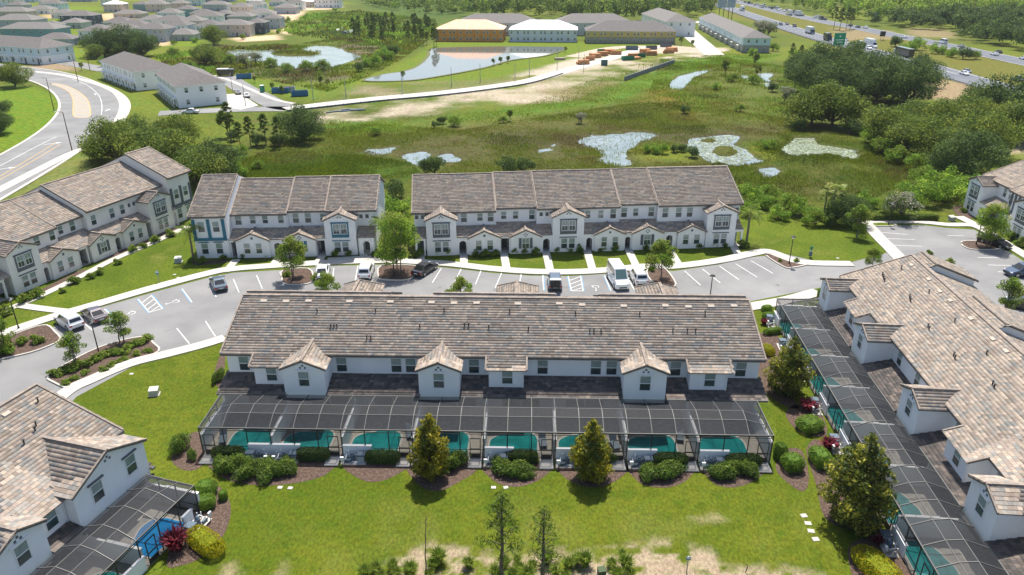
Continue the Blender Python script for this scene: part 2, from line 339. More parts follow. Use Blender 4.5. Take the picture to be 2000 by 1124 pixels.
paint_zone([(1380,140),(1500,130),(1560,160),(1520,195),(1400,190)], (0.10,0.12,0.022), 8, 6)
# bank behind the middle row, vivid
paint_zone([(640,232),(800,235),(1000,212),(1150,195),(1300,120),(1400,108),(1530,105),(1500,120),(1340,145),(1230,195),(1060,228),(880,250),(700,262),(640,255)], (0.085,0.155,0.012), 5, 3)
paint_zone([(740,240),(1000,225),(1200,205),(1260,215),(1100,245),(900,262)], (0.12,0.115,0.03), 8, 6, 0.6)
# sand and dry field round the new road
paint_zone([(600,205),(760,180),(1000,160),(1220,120),(1330,95),(1420,95),(1350,115),(1230,150),(1120,190),(900,215),(720,235),(620,238)], (0.42,0.355,0.26), 4, 6, 1.0, S((n2-.33)*3.2)*.8+.2*S((n3-.4)*4))
paint_zone([(640,170),(720,155),(900,150),(1100,120),(1200,95),(1260,88),(1230,110),(1060,160),(820,188),(640,200)], (0.215,0.19,0.10), 5, 6, 1.0, S((n2-.25)*3))
paint_zone([(1010,100),(1110,98),(1240,88),(1420,95),(1400,112),(1240,118),(1080,150),(1000,150)], (0.46,0.395,0.30), 3, 4, 1.0, S((n2-.28)*3.5))
paint_zone([(760,170),(950,150),(1040,118),(1060,130),(960,165),(820,180)], (0.12,0.15,0.03), 5, 5, 0.8)
paint_zone([(560,175),(640,150),(720,160),(660,190),(600,200)], (0.11,0.155,0.018), 4, 3)
paint_zone([(1060,180),(1180,160),(1210,165),(1120,192)], (0.17,0.15,0.05), 4, 5, 0.8)
# lawn rim of the retention pond
paint_zone([(640,160),(760,140),(840,90),(850,82),(1300,82),(1240,100),(1120,115),(960,155),(700,165),(640,172)], (0.12,0.17,0.012), 3, 2)
paint_zone([(450,145),(520,160),(640,185),(560,190),(470,165)], (0.105,0.16,0.014), 3, 2)
# left of the middle pond: brown scrub
paint_zone([(380,130),(560,125),(700,150),(640,160),(480,150)], (0.10,0.085,0.05), 4, 5, 0.8)
paint_zone([(660,80),(740,90),(760,125),(700,130)], (0.13,0.105,0.07), 4, 5, 0.8)
paint_zone([(560,40),(700,30),(850,60),(760,90),(600,80)], (0.105,0.145,0.015), 10, 8)
paint_zone([(700,0),(960,0),(900,50),(760,55)], (0.055,0.10,0.015), 20, 10, 0.8)
# suburb lots
for P_, C_ in [([(180,30),(262,22),(262,42),(205,40)], (0.52,0.38,0.22)), ([(450,75),(540,68),(552,78),(470,82)], (0.58,0.42,0.27)), ([(545,52),(575,58),(565,68),(535,62)], (0.58,0.42,0.27)),
               ([(540,28),(598,22),(575,40),(545,42)], (0.58,0.42,0.27)), ([(300,82),(345,80),(330,90),(296,90)], (0.52,0.38,0.22)), ([(445,20),(520,8),(500,45),(450,42)], (0.55,0.45,0.32)), ([(85,25),(112,25),(112,37),(85,37)], (0.52,0.36,0.2)),
               ([(60,120),(155,128),(150,140),(60,135)], (0.28,0.21,0.13)), ([(580,16),(675,14),(640,19),(560,22)], (0.55,0.42,0.28)), ([(330,35),(380,45),(370,52),(335,42)], (0.5,0.38,0.22))]:
    paint_zone(P_, C_, 3, 2)
for P_ in [[(75,38),(115,38),(130,50),(78,48)], [(120,55),(150,60),(155,88),(140,80)], [(340,80),(395,78),(395,90),(330,92)], [(35,3),(62,3),(62,14),(35,14)], [(120,12),(200,14),(190,22),(120,24)], [(350,36),(370,36),(365,44),(350,44)], [(90,90),(160,95),(170,120),(100,115)]]:
    paint_zone(P_, (0.13,0.19,0.012), 3, 2)
# highway verges
paint_zone([(1420,0),(1560,30),(1800,80),(2000,120),(2100,140),(2100,200),(1900,160),(1640,95),(1480,50),(1420,30)], (0.135,0.135,0.022), 6, 5)
paint_zone([(1630,55),(1740,60),(1760,75),(1640,80)], (0.26,0.20,0.11), 4, 5, 0.8)
paint_zone([(1760,55),(1850,58),(1870,75),(1790,72)], (0.26,0.20,0.11), 4, 4, 0.8)
paint_zone([(1800,140),(1900,170),(2000,205),(1990,215),(1860,200),(1800,180)], (0.30,0.22,0.13), 4, 5, 0.9)
paint_zone([(1900,290),(1990,275),(2010,300),(1930,310)], (0.45,0.36,0.25), 3, 3)
paint_zone([(1900,310),(2000,298),(2010,325),(1900,335)], (0.12,0.15,0.02), 3, 2)
paint_zone([(1660,250),(1720,225),(1760,240),(1700,260)], (0.26,0.22,0.12), 4, 4, 0.7)
# lawn of the curving road
paint_zone([(-200,170),(60,168),(118,190),(118,230),(100,260),(40,290),(-200,330)], (0.115,0.185,0.012), 2, 1)
paint_zone([(60,140),(180,150),(340,215),(300,225),(230,200),(120,160)], (0.12,0.165,0.018), 3, 2)
paint_zone([(0,380),(200,280),(320,225),(330,240),(180,330),(60,400)], (0.15,0.17,0.045), 3, 3, 0.8)
# near bare strip at the foot of the photograph
bare = gp([(640,1124),(760,1090),(850,1060),(960,1068),(1100,1080),(1260,1060),(1380,1062),(1450,1090),(1560,1105),(1640,1150),(640,1200)])
# ponds: the ground dips below the water sheet
def pond(pts, depth=0.50, namp=2.2, soft=1.8):
    global zz
    d = sdist(gx, gy, gp(pts))+(n3-0.5)*2*namp+(n2-0.5)*namp
    zz = zz-depth*S(d/soft*0.5+0.5)
    globals()['colr'] = lerp(colr, c(0.075,0.065,0.035), S((d+2.0)/2.5)*0.7)
k3 = 2.853
pond(Z2((650,0), k3, [(1390,770),(1500,745),(1650,735),(1830,750),(1700,780),(1640,830),(1660,910),(1540,920),(1440,880),(1300,860),(1500,850),(1400,820)]), namp=2.6)
pond(Z2((650,0), k3, [(1140,830),(1230,805),(1235,832),(1150,845)]))
pond(Z2((650,0), k3, [(375,860),(500,838),(545,880),(480,918),(390,885)]), namp=2.0)
pond(Z2((650,0), k3, [(130,826),(330,820),(345,852),(230,862)])); pond(Z2((650,0), k3, [(605,880),(650,855),(695,885),(623,898)]))
pond(Z2((1300,0), k3, [(140,770),(350,748),(410,755),(370,800),(450,830),(500,880),(545,892),(380,928),(250,900),(170,850),(118,815)]), namp=0.9)
pond(Z2((1300,0), k3, [(645,820),(720,765),(830,765),(860,800),(1040,830),(1085,870),(1060,892),(900,862),(700,865),(635,840)]), namp=1.3)
pond(Z2((1300,0), k3, [(515,940),(600,922),(655,950),(600,985),(540,975)]), namp=1.2)
pond(Z2((1300,0), k3, [(15,470),(60,425),(180,395),(275,385),(150,430),(95,495),(40,495)]), namp=1.0)
for q_ in ([(430,420),(480,425),(470,450),(430,450)], [(500,410),(585,405),(590,440),(560,480),(550,440)], [(560,465),(605,460),(600,480)]): pond(Z2((1300,0), k3, q_))
pond(Z2((350,0), 4.995, [(400,540),(480,495),(600,482),(760,500),(830,485),(1000,498),(1180,495),(1240,455),(1320,445),(1490,452),(1610,500),(1770,555),(1640,600),(1500,650),(1170,665),(930,640),(800,600)]), depth=0.7, namp=2.0, soft=2.5)
for q_ in ([(1520,265),(1600,262),(1590,285),(1530,280)], [(1550,300),(1680,290),(1680,325),(1600,320)], [(1680,185),(1900,175),(1900,200),(1700,200)], [(1240,215),(1350,212),(1340,235),(1250,230)], [(1940,175),(2050,175),(2030,215),(1950,210)]): pond(Z2((350,0), 4.995, q_), namp=3, soft=2.5)
def island(cx, cy, rx, ry, o=(1300,0), kk=k3):
    global zz
    pts = [(o[0]+(cx+rx*math.cos(t))/kk, o[1]+(cy+ry*math.sin(t))/kk) for t in [i*math.pi/5 for i in range(10)]]
    d = sdist(gx, gy, gp(pts))+(n3-0.5)*1.2; zz = zz+0.75*S(d/1.2*0.5+0.5); zz = np.minimum(zz, 0.12)
    globals()['colr'] = lerp(colr, c(0.075,0.085,0.014), S(d/1.5*0.5+0.5))
island(330, 843, 66, 26); island(238, 782, 32, 9); island(330, 818, 40, 9); island(1130, 520, 260, 28, (350,0), 4.995); island(1430, 865, 70, 14, (650,0))
mz = S((gy-112)/12)                       # no relief in the built foreground
zz = np.where(zz < -0.2, zz, zz+mz*(n3-0.45)*0.22*(gy < 420))
zz = zz-0.03
me = np_mesh('ground', np.stack([gx, gy, zz], 1), (lambda i: np.stack([i, i+1, i+NX+1, i+NX], 1))((np.arange(NY-1)[:, None]*NX+np.arange(NX-1)[None, :]).ravel()), [])
ca = me.color_attributes.new('zone', 'FLOAT_COLOR', 'POINT'); ca.data.foreach_set('color', np.concatenate([colr, np.ones((len(gx), 1))], 1).astype(np.float32).ravel())
me.polygons.foreach_set('use_smooth', [True]*len(me.polygons))
gm = mat('field_soil_and_grass', (0.1,0.1,0.1), 0.95, spec=0.1); n = gm.node_tree; b = n.nodes['Principled BSDF']
at = n.nodes.new('ShaderNodeAttribute'); at.attribute_name = 'zone'
hs = n.nodes.new('ShaderNodeHueSaturation'); n.links.new(at.outputs['Color'], hs.inputs['Color'])
geo = n.nodes.new('ShaderNodeNewGeometry')
na = n.nodes.new('ShaderNodeTexNoise'); na.inputs['Scale'].default_value = 0.9; na.inputs['Detail'].default_value = 8; na.inputs['Roughness'].default_value = 0.7; n.links.new(geo.outputs['Position'], na.inputs['Vector'])
mr = n.nodes.new('ShaderNodeMapRange'); mr.inputs[1].default_value = 0.3; mr.inputs[2].default_value = 0.7; mr.inputs[3].default_value = 0.5; mr.inputs[4].default_value = 1.35
n.links.new(na.outputs['Fac'], mr.inputs[0]); n.links.new(mr.outputs[0], hs.inputs['Value'])
nb = n.nodes.new('ShaderNodeTexNoise'); nb.inputs['Scale'].default_value = 0.25; nb.inputs['Detail'].default_value = 6; n.links.new(geo.outputs['Position'], nb.inputs['Vector'])
mh = n.nodes.new('ShaderNodeMapRange'); mh.inputs[1].default_value = 0.3; mh.inputs[2].default_value = 0.7; mh.inputs[3].default_value = 0.47; mh.inputs[4].default_value = 0.525
n.links.new(nb.outputs['Fac'], mh.inputs[0]); n.links.new(mh.outputs[0], hs.inputs['Hue'])
n.links.new(hs.outputs[0], b.inputs['Base Color'])
bp = n.nodes.new('ShaderNodeBump'); bp.inputs['Strength'].default_value = 0.8; bp.inputs['Distance'].default_value = 0.35; n.links.new(na.outputs['Fac'], bp.inputs['Height']); n.links.new(bp.outputs[0], b.inputs['Normal'])
me.materials.append(gm)
obj('ground', me, kind='structure')
mb = MB(); mb.poly([(-400,110,-0.26),(400,110,-0.26),(400,520,-0.26),(-400,520,-0.26)], WATER); mb.build('marsh_water', kind='structure')

# ---------------------------------------------------------------- flat sheets, kerbs and paths
def smooth_poly(P, k=4):
    """Catmull-Rom through a closed ring"""
    out = []; n = len(P)
    for i in range(n):
        p0, p1, p2, p3 = [np.array(P[(i+j) % n], float) for j in (-1, 0, 1, 2)]
        for q in range(k):
            t = q/k; out.append(tuple(0.5*((2*p1)+(-p0+p2)*t+(2*p0-5*p1+4*p2-p3)*t*t+(-p0+3*p1-3*p2+p3)*t**3)))
    return out
def smooth_line(P, k=5):
    out = []; n = len(P)
    for i in range(n-1):
        p0, p1, p2, p3 = [np.array(P[min(max(i+j, 0), n-1)], float) for j in (-1, 0, 1, 2)]
        for q in range(k):
            t = q/k; out.append(tuple(0.5*((2*p1)+(-p0+p2)*t+(2*p0-5*p1+4*p2-p3)*t*t+(-p0+3*p1-3*p2+p3)*t**3)))
    out.append(tuple(P[-1])); return out
def strip(L, wd, off=0.0):
    """ribbon polygon along a ground line"""
    L = [np.array(p, float) for p in L]; a = []; b_ = []
    for i, p in enumerate(L):
        d = L[min(i+1, len(L)-1)]-L[max(i-1, 0)]; d = d/max(np.linalg.norm(d), 1e-6); nrm = np.array([-d[1], d[0]])
        a.append(tuple(p+nrm*(off+wd/2))); b_.append(tuple(p+nrm*(off-wd/2)))
    return a, b_
def ribbon(mb, L, wd, z0, z1, m, off=0.0):
    a, b_ = strip(L, wd, off); n = len(a)
    vs = [(x, y, z1) for x, y in a]+[(x, y, z1) for x, y in b_]; fs = [(n+i, n+i+1, i+1, i) for i in range(n-1)]
    if z0 is not None:
        vs += [(x, y, z0) for x, y in a]+[(x, y, z0) for x, y in b_]
        fs += [(i, i+1, 2*n+i+1, 2*n+i) for i in range(n-1)]+[(n+i+1, n+i, 3*n+i, 3*n+i+1) for i in range(n-1)]
    mb.mesh(vs, fs, m)
def sheet(name, pts, z, m, px=True, smooth=0, z0=None):
    W = gp(pts) if px else pts
    if smooth: W = smooth_poly(W, smooth)
    mb = MB(); mb.slab(W, z0, z, m); return mb.build(name, kind='structure')
def path(name, pts, wd, z, m, z0=0.0, px=True, k=5, off=0.0):
    W = gp(pts) if px else pts
    mb = MB(); ribbon(mb, smooth_line(W, k), wd, z0, z, m, off); return mb.build(name, kind='structure')

sheet('lawn', gp([(-420,1250),(2400,1250),(2300,700),(2000,480),(1830,430),(1720,405),(1640,425),(1560,440),(1500,418),(1440,425)])+gp([(1448,470),(800,500),(760,470),(740,480),(370,500),(375,440),(330,430),(0,580),(-300,720)]), 0.0, LAWN, px=False)
# foot of the picture: grass thinning out to bare earth, a fine sheet with its own zones
bx = np.arange(-52, 42, 0.3); by_ = np.arange(35.5, 86, 0.3); BX, BY = np.meshgrid(bx, by_); bx_, by2 = BX.ravel(), BY.ravel()
lc = gp([(140,778),(255,716),(395,681),(440,665),(440,700),(425,770),(392,905),(1508,920),(1512,840),(1478,640),(1462,604),(1540,590),(1600,575),(1625,600),(1540,640),(1800,1160),(1800,1240),(250,1240),(380,985),(285,930),(275,862),(150,790)])
bd = fbm(bx_, by2, 3.2, 31, 4); bw = fbm(bx_, by2, 0.9, 35, 3); bl = fbm(bx_, by2, 7, 39, 4)
def bmask(pts, soft, na): return S((sdist(bx_, by2, gp(pts))+(bd-.5)*2*na+(bw-.5)*na*.8)/soft*.5+.5)
cz = lerp(np.tile(c(0.080,0.113,0.007), (len(bx_), 1)), c(0.106,0.132,0.010), S((bl-.38)*3.5)); cz = lerp(cz, c(0.060,0.097,0.005), S((bw-.52)*4)*.7)
cz = lerp(cz, c(0.155,0.165,0.03), bmask([(440,1124),(560,1040),(700,1000),(900,985),(1150,1000),(1400,1000),(1600,1020),(1680,1124),(1660,1220),(400,1220)], 2.6, 2.4)*S((bd-.40)*3)*.45)
cz = lerp(cz, c(0.36,0.285,0.19), bmask([(700,1200),(740,1112),(800,1086),(850,1066),(905,1070),(960,1080),(1040,1080),(1110,1084),(1180,1076),(1250,1068),(1320,1066),(1385,1070),(1420,1095),(1480,1108),(1560,1112),(1620,1130),(1640,1200)], .7, 1.1)*S((bw-.30)*4))
cz = lerp(cz, c(0.28,0.215,0.14), S((bw-.55)*5)*bmask([(690,1200),(740,1112),(850,1066),(1250,1068),(1480,1108),(1640,1200)], .8, .8)*.6)
for q_ in ([(425,1135),(432,1105),(455,1095),(470,1110),(465,1140)], [(530,1130),(545,1095),(560,1095),(560,1130)], [(1350,1010),(1400,1005),(1420,1015),(1370,1020)]): cz = lerp(cz, c(0.33,0.27,0.16), bmask(q_, .7, .9)*.75)
ins = sdist(bx_, by2, lc).reshape(BX.shape); ny2, nx2 = BX.shape
idx = (np.arange(ny2-1)[:, None]*nx2+np.arange(nx2-1)[None, :]); keepq = ((ins[:-1,:-1] > 0) & (ins[1:,1:] > 0) & (ins[1:,:-1] > 0) & (ins[:-1,1:] > 0)); idx = idx[keepq]
me = np_mesh('worn_lawn', np.stack([bx_, by2, np.full(len(bx_), .007)], 1), np.stack([idx, idx+1, idx+nx2+1, idx+nx2], 1), [])
ca = me.color_attributes.new('zone', 'FLOAT_COLOR', 'POINT'); ca.data.foreach_set('color', np.concatenate([cz, np.ones((len(bx_), 1))], 1).astype(np.float32).ravel())
wm_ = mat('worn_lawn_grass', (0.1,0.1,0.1), 0.95, spec=0.1); n = wm_.node_tree; b = n.nodes['Principled BSDF']
at_ = n.nodes.new('ShaderNodeAttribute'); at_.attribute_name = 'zone'; hs = n.nodes.new('ShaderNodeHueSaturation'); n.links.new(at_.outputs['Color'], hs.inputs['Color']); geo = n.nodes.new('ShaderNodeNewGeometry')
mp = n.nodes.new('ShaderNodeMapping'); mp.inputs['Scale'].default_value = (1.0, 0.55, 1.0); n.links.new(geo.outputs['Position'], mp.inputs[0])
na = n.nodes.new('ShaderNodeTexNoise'); na.inputs['Scale'].default_value = 4.5; na.inputs['Detail'].default_value = 9; na.inputs['Roughness'].default_value = 0.75; n.links.new(mp.outputs[0], na.inputs['Vector'])
mr = n.nodes.new('ShaderNodeMapRange'); mr.inputs[1].default_value = 0.32; mr.inputs[2].default_value = 0.68; mr.inputs[3].default_value = 0.42; mr.inputs[4].default_value = 1.32; n.links.new(na.outputs['Fac'], mr.inputs[0]); n.links.new(mr.outputs[0], hs.inputs['Value'])
nb = n.nodes.new('ShaderNodeTexNoise'); nb.inputs['Scale'].default_value = 1.1; nb.inputs['Detail'].default_value = 7; n.links.new(geo.outputs['Position'], nb.inputs['Vector'])
mh = n.nodes.new('ShaderNodeMapRange'); mh.inputs[1].default_value = 0.3; mh.inputs[2].default_value = 0.7; mh.inputs[3].default_value = 0.482; mh.inputs[4].default_value = 0.515; n.links.new(nb.outputs['Fac'], mh.inputs[0]); n.links.new(mh.outputs[0], hs.inputs['Hue'])
n.links.new(hs.outputs[0], b.inputs['Base Color']); bp = n.nodes.new('ShaderNodeBump'); bp.inputs['Strength'].default_value = 0.7; bp.inputs['Distance'].default_value = 0.06; n.links.new(na.outputs['Fac'], bp.inputs['Height']); n.links.new(bp.outputs[0], b.inputs['Normal'])
me.materials.append(wm_); obj('worn_lawn', me, kind='structure')
# asphalt
A = gp([(-260,830),(-120,748),(0,703),(90,655),(110,634),(196,601),(305,570),(410,542),(456,533),(547,528),(650,520),(760,517),(846,521),(895,526),(965,534),(1036,539),(1110,540),(1176,536),(1263,529),(1316,530),(1405,517),(1468,503),(1530,496),(1600,512),(1664,519),(1720,520)])
A += gp([(1600,563),(1465,589)])+[(14,84.5),(-6,83.5),(-20,80.5)]+gp([(434,657),(308,690),(150,775),(60,870),(-150,960)])
sheet('parking_lot', A, 0.008, ASPH, px=False)
sheet('parking_lot', gp([(1650,516),(1740,492),(1703,441),(1800,440),(1850,446),(1903,449),(2000,511),(2140,590),(2300,720),(2050,760)])+[(55,62),(53,84)], 0.012, ASPH, px=False)
# kerbed walks
walk = [(-80,690),(0,655),(100,621),(196,593),(305,561.5),(410,534),(456,526),(547,519),(650,513),(760,510),(846,514),(895,518),(965,526),(1036,531),(1110,532),(1176,529),(1263,521),(1316,521),(1405,509.5),(1468,496),(1500,492),(1540,506),(1575,514),(1664,516)]
path('sidewalk', walk, 1.75, 0.12, CONC); path('kerb', walk, 0.16, 0.135, CONC, off=-0.96)
path('sidewalk', [(-60,640),(0,612),(70,583),(150,545),(224,507),(301,474),(368,443)], 1.25, 0.10, CONC)
path('sidewalk', [(40,598),(90,605),(150,612)], 1.3, 0.105, CONC)
path('sidewalk', [(60,830),(130,767),(180,742),(255,711),(330,692),(395,675),(440,661)], 1.7, 0.12, CONC)
path('sidewalk', [(1455,602),(1480,598),(1540,587),(1598,571)], 2.0, 0.12, CONC)
path('sidewalk', [(1690,436),(1716,464),(1742,490),(1775,525)], 2.1, 0.12, CONC)
path('sidewalk', [(1690,435),(1730,433),(1800,435),(1850,440),(1905,443),(1960,474),(2010,505),(2080,545)], 1.7, 0.125, CONC)
path('sidewalk', [(1872,424),(1900,438),(1925,450)], 1.8, 0.13, CONC, k=2)
for a, b_ in [((462,508),(440,533)), ((545,504),(531,522)), ((630,499),(620,516)), ((712,494),(708,512)), ((822,496),(822,512)), ((906,494),(906,521)), ((983,490),(990,529)), ((1065,488),(1075,532)), ((1145,485),(1158,531)), ((1224,482),(1244,524)), ((1302,479),(1326,519)), ((1432,481),(1442,500))]:
    path('front_walk', [a, b_], 1.15, 0.115, CONC, k=1)
sheet('concrete_pad', [(640,505),(735,500),(735,513),(640,517)], 0.117, CONC)
# planting islands with kerbs
def bed(pts, m=MULCH, kerb=True, z=0.10, smooth=3):
    W = smooth_poly(gp(pts), smooth)
    sheet('planting_bed', W, z, m, px=False, z0=0.0)
    if kerb:
        mb = MB(); ribbon(mb, W+[W[0], W[1]], 0.2, 0.0, 0.15, CONC); mb.build('kerb', kind='structure')
bed([(-60,700),(0,667),(60,643),(92,637),(108,650),(118,662),(108,672),(60,690),(0,704),(-50,725)])
bed([(95,737),(130,712),(190,682),(245,665),(285,660),(300,672),(310,688),(255,712),(180,742),(140,760),(105,748)])
bed([(553,530),(602,526),(612,545),(600,556),(556,556),(551,545)]); bed([(745,521),(808,520),(811,527),(800,547),(745,547),(739,540)])
bed([(1265,527),(1296,525),(1316,548),(1318,560),(1300,566),(1270,548)]); bed([(1496,500),(1512,497),(1545,509),(1580,516),(1548,524),(1530,522)])
bed([(1878,478),(1886,472),(1960,474),(1958,487),(1905,489),(1885,484)])
bed([(1692,441),(1700,436),(1745,438),(1746,442),(1715,443)], LAWN)
# mulch beds of the pool yards
def mulch(pts, smooth=4): return sheet('mulch_bed', pts, 0.02, MULCH, smooth=smooth)
mulch([(422,905),(640,900),(640,925),(600,940),(545,948),(500,948),(455,942),(425,925)]); mulch([(672,905),(795,905),(775,928),(735,942),(700,935)])
mulch([(800,905),(925,900),(930,920),(900,940),(855,960),(815,945)]); mulch([(945,905),(1075,905),(1058,935),(1010,952),(965,940)])
mulch([(1090,905),(1225,905),(1210,935),(1170,952),(1130,948),(1100,930)]); mulch([(1228,908),(1350,908),(1345,935),(1310,952),(1265,950),(1240,935)]); mulch([(1370,912),(1480,912),(1485,932),(1440,952),(1400,948),(1380,930)])
mulch([(335,900),(350,860),(395,845),(398,905),(365,920)]); mulch([(325,1100),(360,1010),(390,960),(420,945),(450,985),(440,1040),(400,1085),(355,1105)])
mulch([(1515,915),(1530,880),(1565,880),(1580,930),(1570,960),(1540,945)]); mulch([(1575,880),(1600,860),(1640,920),(1720,1010),(1730,1025),(1660,1035),(1610,1010),(1595,950)]); mulch([(1535,805),(1560,790),(1600,800),(1615,850),(1575,850),(1545,830)])
mulch([(1655,1080),(1690,1050),(1740,1060),(1790,1150),(1690,1160)]); mulch([(1478,660),(1520,655),(1530,745),(1560,800),(1490,760)])
mulch([(418,735),(432,690),(440,700),(432,760)]); mulch([(20,600),(100,556),(158,528),(166,535),(85,574),(35,600)]); mulch([(192,512),(285,466),(330,446),(350,438),(354,444),(300,470),(208,508)])
mulch([(380,512),(440,508),(440,514),(384,518)]); mulch([(1875,425),(1860,405),(1885,405),(1905,425)])
for a_, b_ in ((466,528),(560,618),(640,700),(830,898),(916,978),(995,1057),(1077,1140),(1160,1216),(1230,1294),(1318,1425)):
    ya = 506-(a_-466)*0.03; yb = 506-(b_-466)*0.03
    mulch([(a_,ya-8),(b_,yb-8),(b_,yb+1),(a_,ya+1)], 0)
# painted markings
def line(a, b_, m=PAINTW, wd=0.12, z=0.016):
    mb = MB(); ribbon(mb, gp([a, b_]), wd, None, z, m); return mb.build('parking_line', kind='structure')
q4 = lambda x, y: (x/2.853, 300+y/2.853); q5 = lambda x, y: (650+x/2.853, 300+y/2.853); q6 = lambda x, y: (1300+x/2.853, 300+y/2.853)
for a, b_ in [((440,925),(515,985)), ((1165,720),(1205,800)), ((1300,700),(1332,775)), ((1430,680),(1462,755)), ((985,975),(1055,1060)), ((1145,935),(1200,1020)), ((1560,660),(1580,740))]: line(q4(*a), q4(*b_))
for a, b_ in [((5,640),(0,700)), ((140,625),(125,715)), ((605,640),(555,720)), ((715,645),(675,725)), ((825,655),(795,730)), ((940,668),(905,750)), ((1050,675),(1040,725)), ((1640,690),(1680,760))]: line(q5(*a), q5(*b_))
for a, b_ in [((105,655),(195,735)), ((205,645),(305,722)), ((300,628),(410,705)), ((390,615),(510,690)), ((475,598),(600,670)), ((1190,440),(1350,452)), ((1230,475),(1390,480)), ((1270,512),(1430,518)), ((1570,458),(1660,460)), ((1740,580),(1860,582)), ((1795,622),(1920,625)), ((1850,660),(1912,662))]: line(q6(*a), q6(*b_))
def blue_line(a, b_, side=1):
    line(a, b_); d = np.array(g(*b_))-np.array(g(*a)); n_ = np.array([-d[1], d[0]])/np.linalg.norm(d)*0.14*side
    A_ = np.array(g(*a))+n_; B_ = np.array(g(*b_))+n_
    mb = MB(); ribbon(mb, [tuple(A_), tuple(B_)], 0.14, None, 0.0165, PAINTB); mb.build('parking_line', kind='structure')
blue_line(q4(582,868), q4(660,932)); blue_line(q4(1015,755), q4(1070,830), -1); blue_line(q4(770,812), q4(832,887), -1); blue_line(q4(842,790), q4(905,865), 1)
blue_line(q5(1170,680), q5(1175,762)); blue_line(q5(1515,682), q5(1550,765), -1); blue_line(q5(1312,685), q5(1330,767), -1); blue_line(q5(1380,683), q5(1395,767))
def hatch(a, b_, c_, d_, n=4):
    A, B, C_, D = [np.array(g(*p)) for p in (a, b_, c_, d_)]
    for i in range(n):
        t = (i+0.15)/n; u = min(t+0.28, 1)
        mb = MB(); ribbon(mb, [tuple(A+(B-A)*u), tuple(D+(C_-D)*t)], 0.11, None, 0.018, PAINTW); mb.build('hatch_line', kind='structure')
    mb = MB(); ribbon(mb, [tuple(B), tuple(C_)], 0.12, None, 0.018, PAINTW); mb.build('hatch_line', kind='structure')
hatch(q4(770,812), q4(832,887), q4(905,865), q4(842,790)); hatch(q5(1312,685), q5(1330,767), q5(1395,767), q5(1380,683))
def wheelchair(p, rz):
    x, y = g(*p); mb = MB(); z = 0.0175; ca_, sa_ = math.cos(rz), math.sin(rz)
    T = lambda a, b_: (x+a*ca_-b_*sa_, y+a*sa_+b_*ca_)
    ring = [T(0.42*math.cos(t), 0.42*math.sin(t)-0.2) for t in [math.radians(150+i*24) for i in range(11)]]
    ribbon(mb, ring, 0.1, None, z, PAINTW)
    ribbon(mb, [T(-0.08,0.75), T(-0.02,0.1), T(0.35,0.08), T(0.5,-0.45), T(0.68,-0.4)], 0.1, None, z+0.001, PAINTW)
    mb.slab([T(-0.08+0.14*math.cos(t), 0.95+0.14*math.sin(t)) for t in [i*math.pi/4 for i in range(8)]], None, z, PAINTW)
    mb.build('wheelchair_symbol', kind='structure')
wheelchair(q4(725,892), 2.2); wheelchair(q4(970,828), 2.2); wheelchair(q5(1465,747), 3.0)
# far roads
path('new_road', [(560,214),(640,204),(740,193),(860,182),(960,170),(1040,157),(1110,137),(1180,118),(1245,98),(1300,90)], 7.0, 0.06, CONC, z0=None)
path('street', [(440,150),(470,170),(510,190),(545,207),(585,213)], 8.0, 0.05, ASPH, z0=None)
path('sidewalk', [(415,148),(450,158),(500,180),(540,196),(575,203)], 1.6, 0.08, CONC, z0=None)
path('street', [(310,222),(400,217),(480,214),(560,213)], 7.5, 0.05, ASPH, z0=None)
sheet('driveway_pad', [(440,185),(468,183),(505,207),(470,215),(440,210)], 0.07, CONC)
path('street', [(60,112),(110,120),(160,128),(210,138)], 8, 0.05, ASPH, z0=None)
path('street', [(255,45),(265,55),(280,66)], 9, 0.05, CONC, z0=None)
path('street', [(1325,40),(1345,62),(1375,90),(1395,108)], 9.5, 0.07, CONC, z0=None); path('street', [(1310,42),(1350,42),(1378,46)], 9.5, 0.065, CONC, z0=None)
path('sidewalk', [(1335,48),(1370,78),(1410,103)], 2, 0.09, CONC, z0=None, off=-7)
path('site_track', [(1120,112),(1200,94),(1290,92),(1420,100)], 9, 0.04, SAND, z0=None)
curve = [(-140,420),(0,345),(70,305),(125,270),(160,240),(176,212),(170,190),(150,172),(120,158),(85,148),(40,140),(-60,128)]
path('curved_road', curve, 15.5, 0.06, ASPH, z0=None)
path('kerb', curve, 0.7, 0.15, CONC, off=-8.1); path('kerb', curve, 0.7, 0.15, CONC, off=8.1)
path('sidewalk', [(-140,440),(0,371),(80,330),(140,300),(182,284),(215,262),(236,235),(247,208),(236,188),(205,170),(160,156),(120,147),(60,140),(-40,132)], 2.4, 0.10, CONC)
path('road_marking', [(-60,383),(0,352),(70,312),(118,283)], 0.22, 0.075, PAINTY, z0=None); path('road_marking', [(-60,374),(0,345),(66,306),(112,278)], 0.22, 0.075, PAINTY, z0=None)
path('road_marking', [(-60,352),(0,325),(60,293),(110,268)], 0.18, 0.075, PAINTW, z0=None)
path('road_marking', [(140,155),(170,167),(192,186),(199,205),(198,226)], 0.18, 0.075, PAINTW, z0=None)
z0p = lambda x, y: (x/4.995, y/4.995)
ME_ = [(97,164),(118,171),(136,181),(143,197),(143,214),(146,229),(174,229),(176,211),(168,192),(145,175),(118,165)]
W_ = smooth_poly(gp(ME_), 3); sheet('painted_median', W_, 0.072, mat('worn_median_paint', (0.36,0.32,0.26), 0.8, (0.31,0.285,0.245), 0.6, 5), px=False)
mb = MB(); ribbon(mb, W_+W_[:2], 0.34, None, 0.079, PAINTY); mb.build('road_marking', kind='structure')
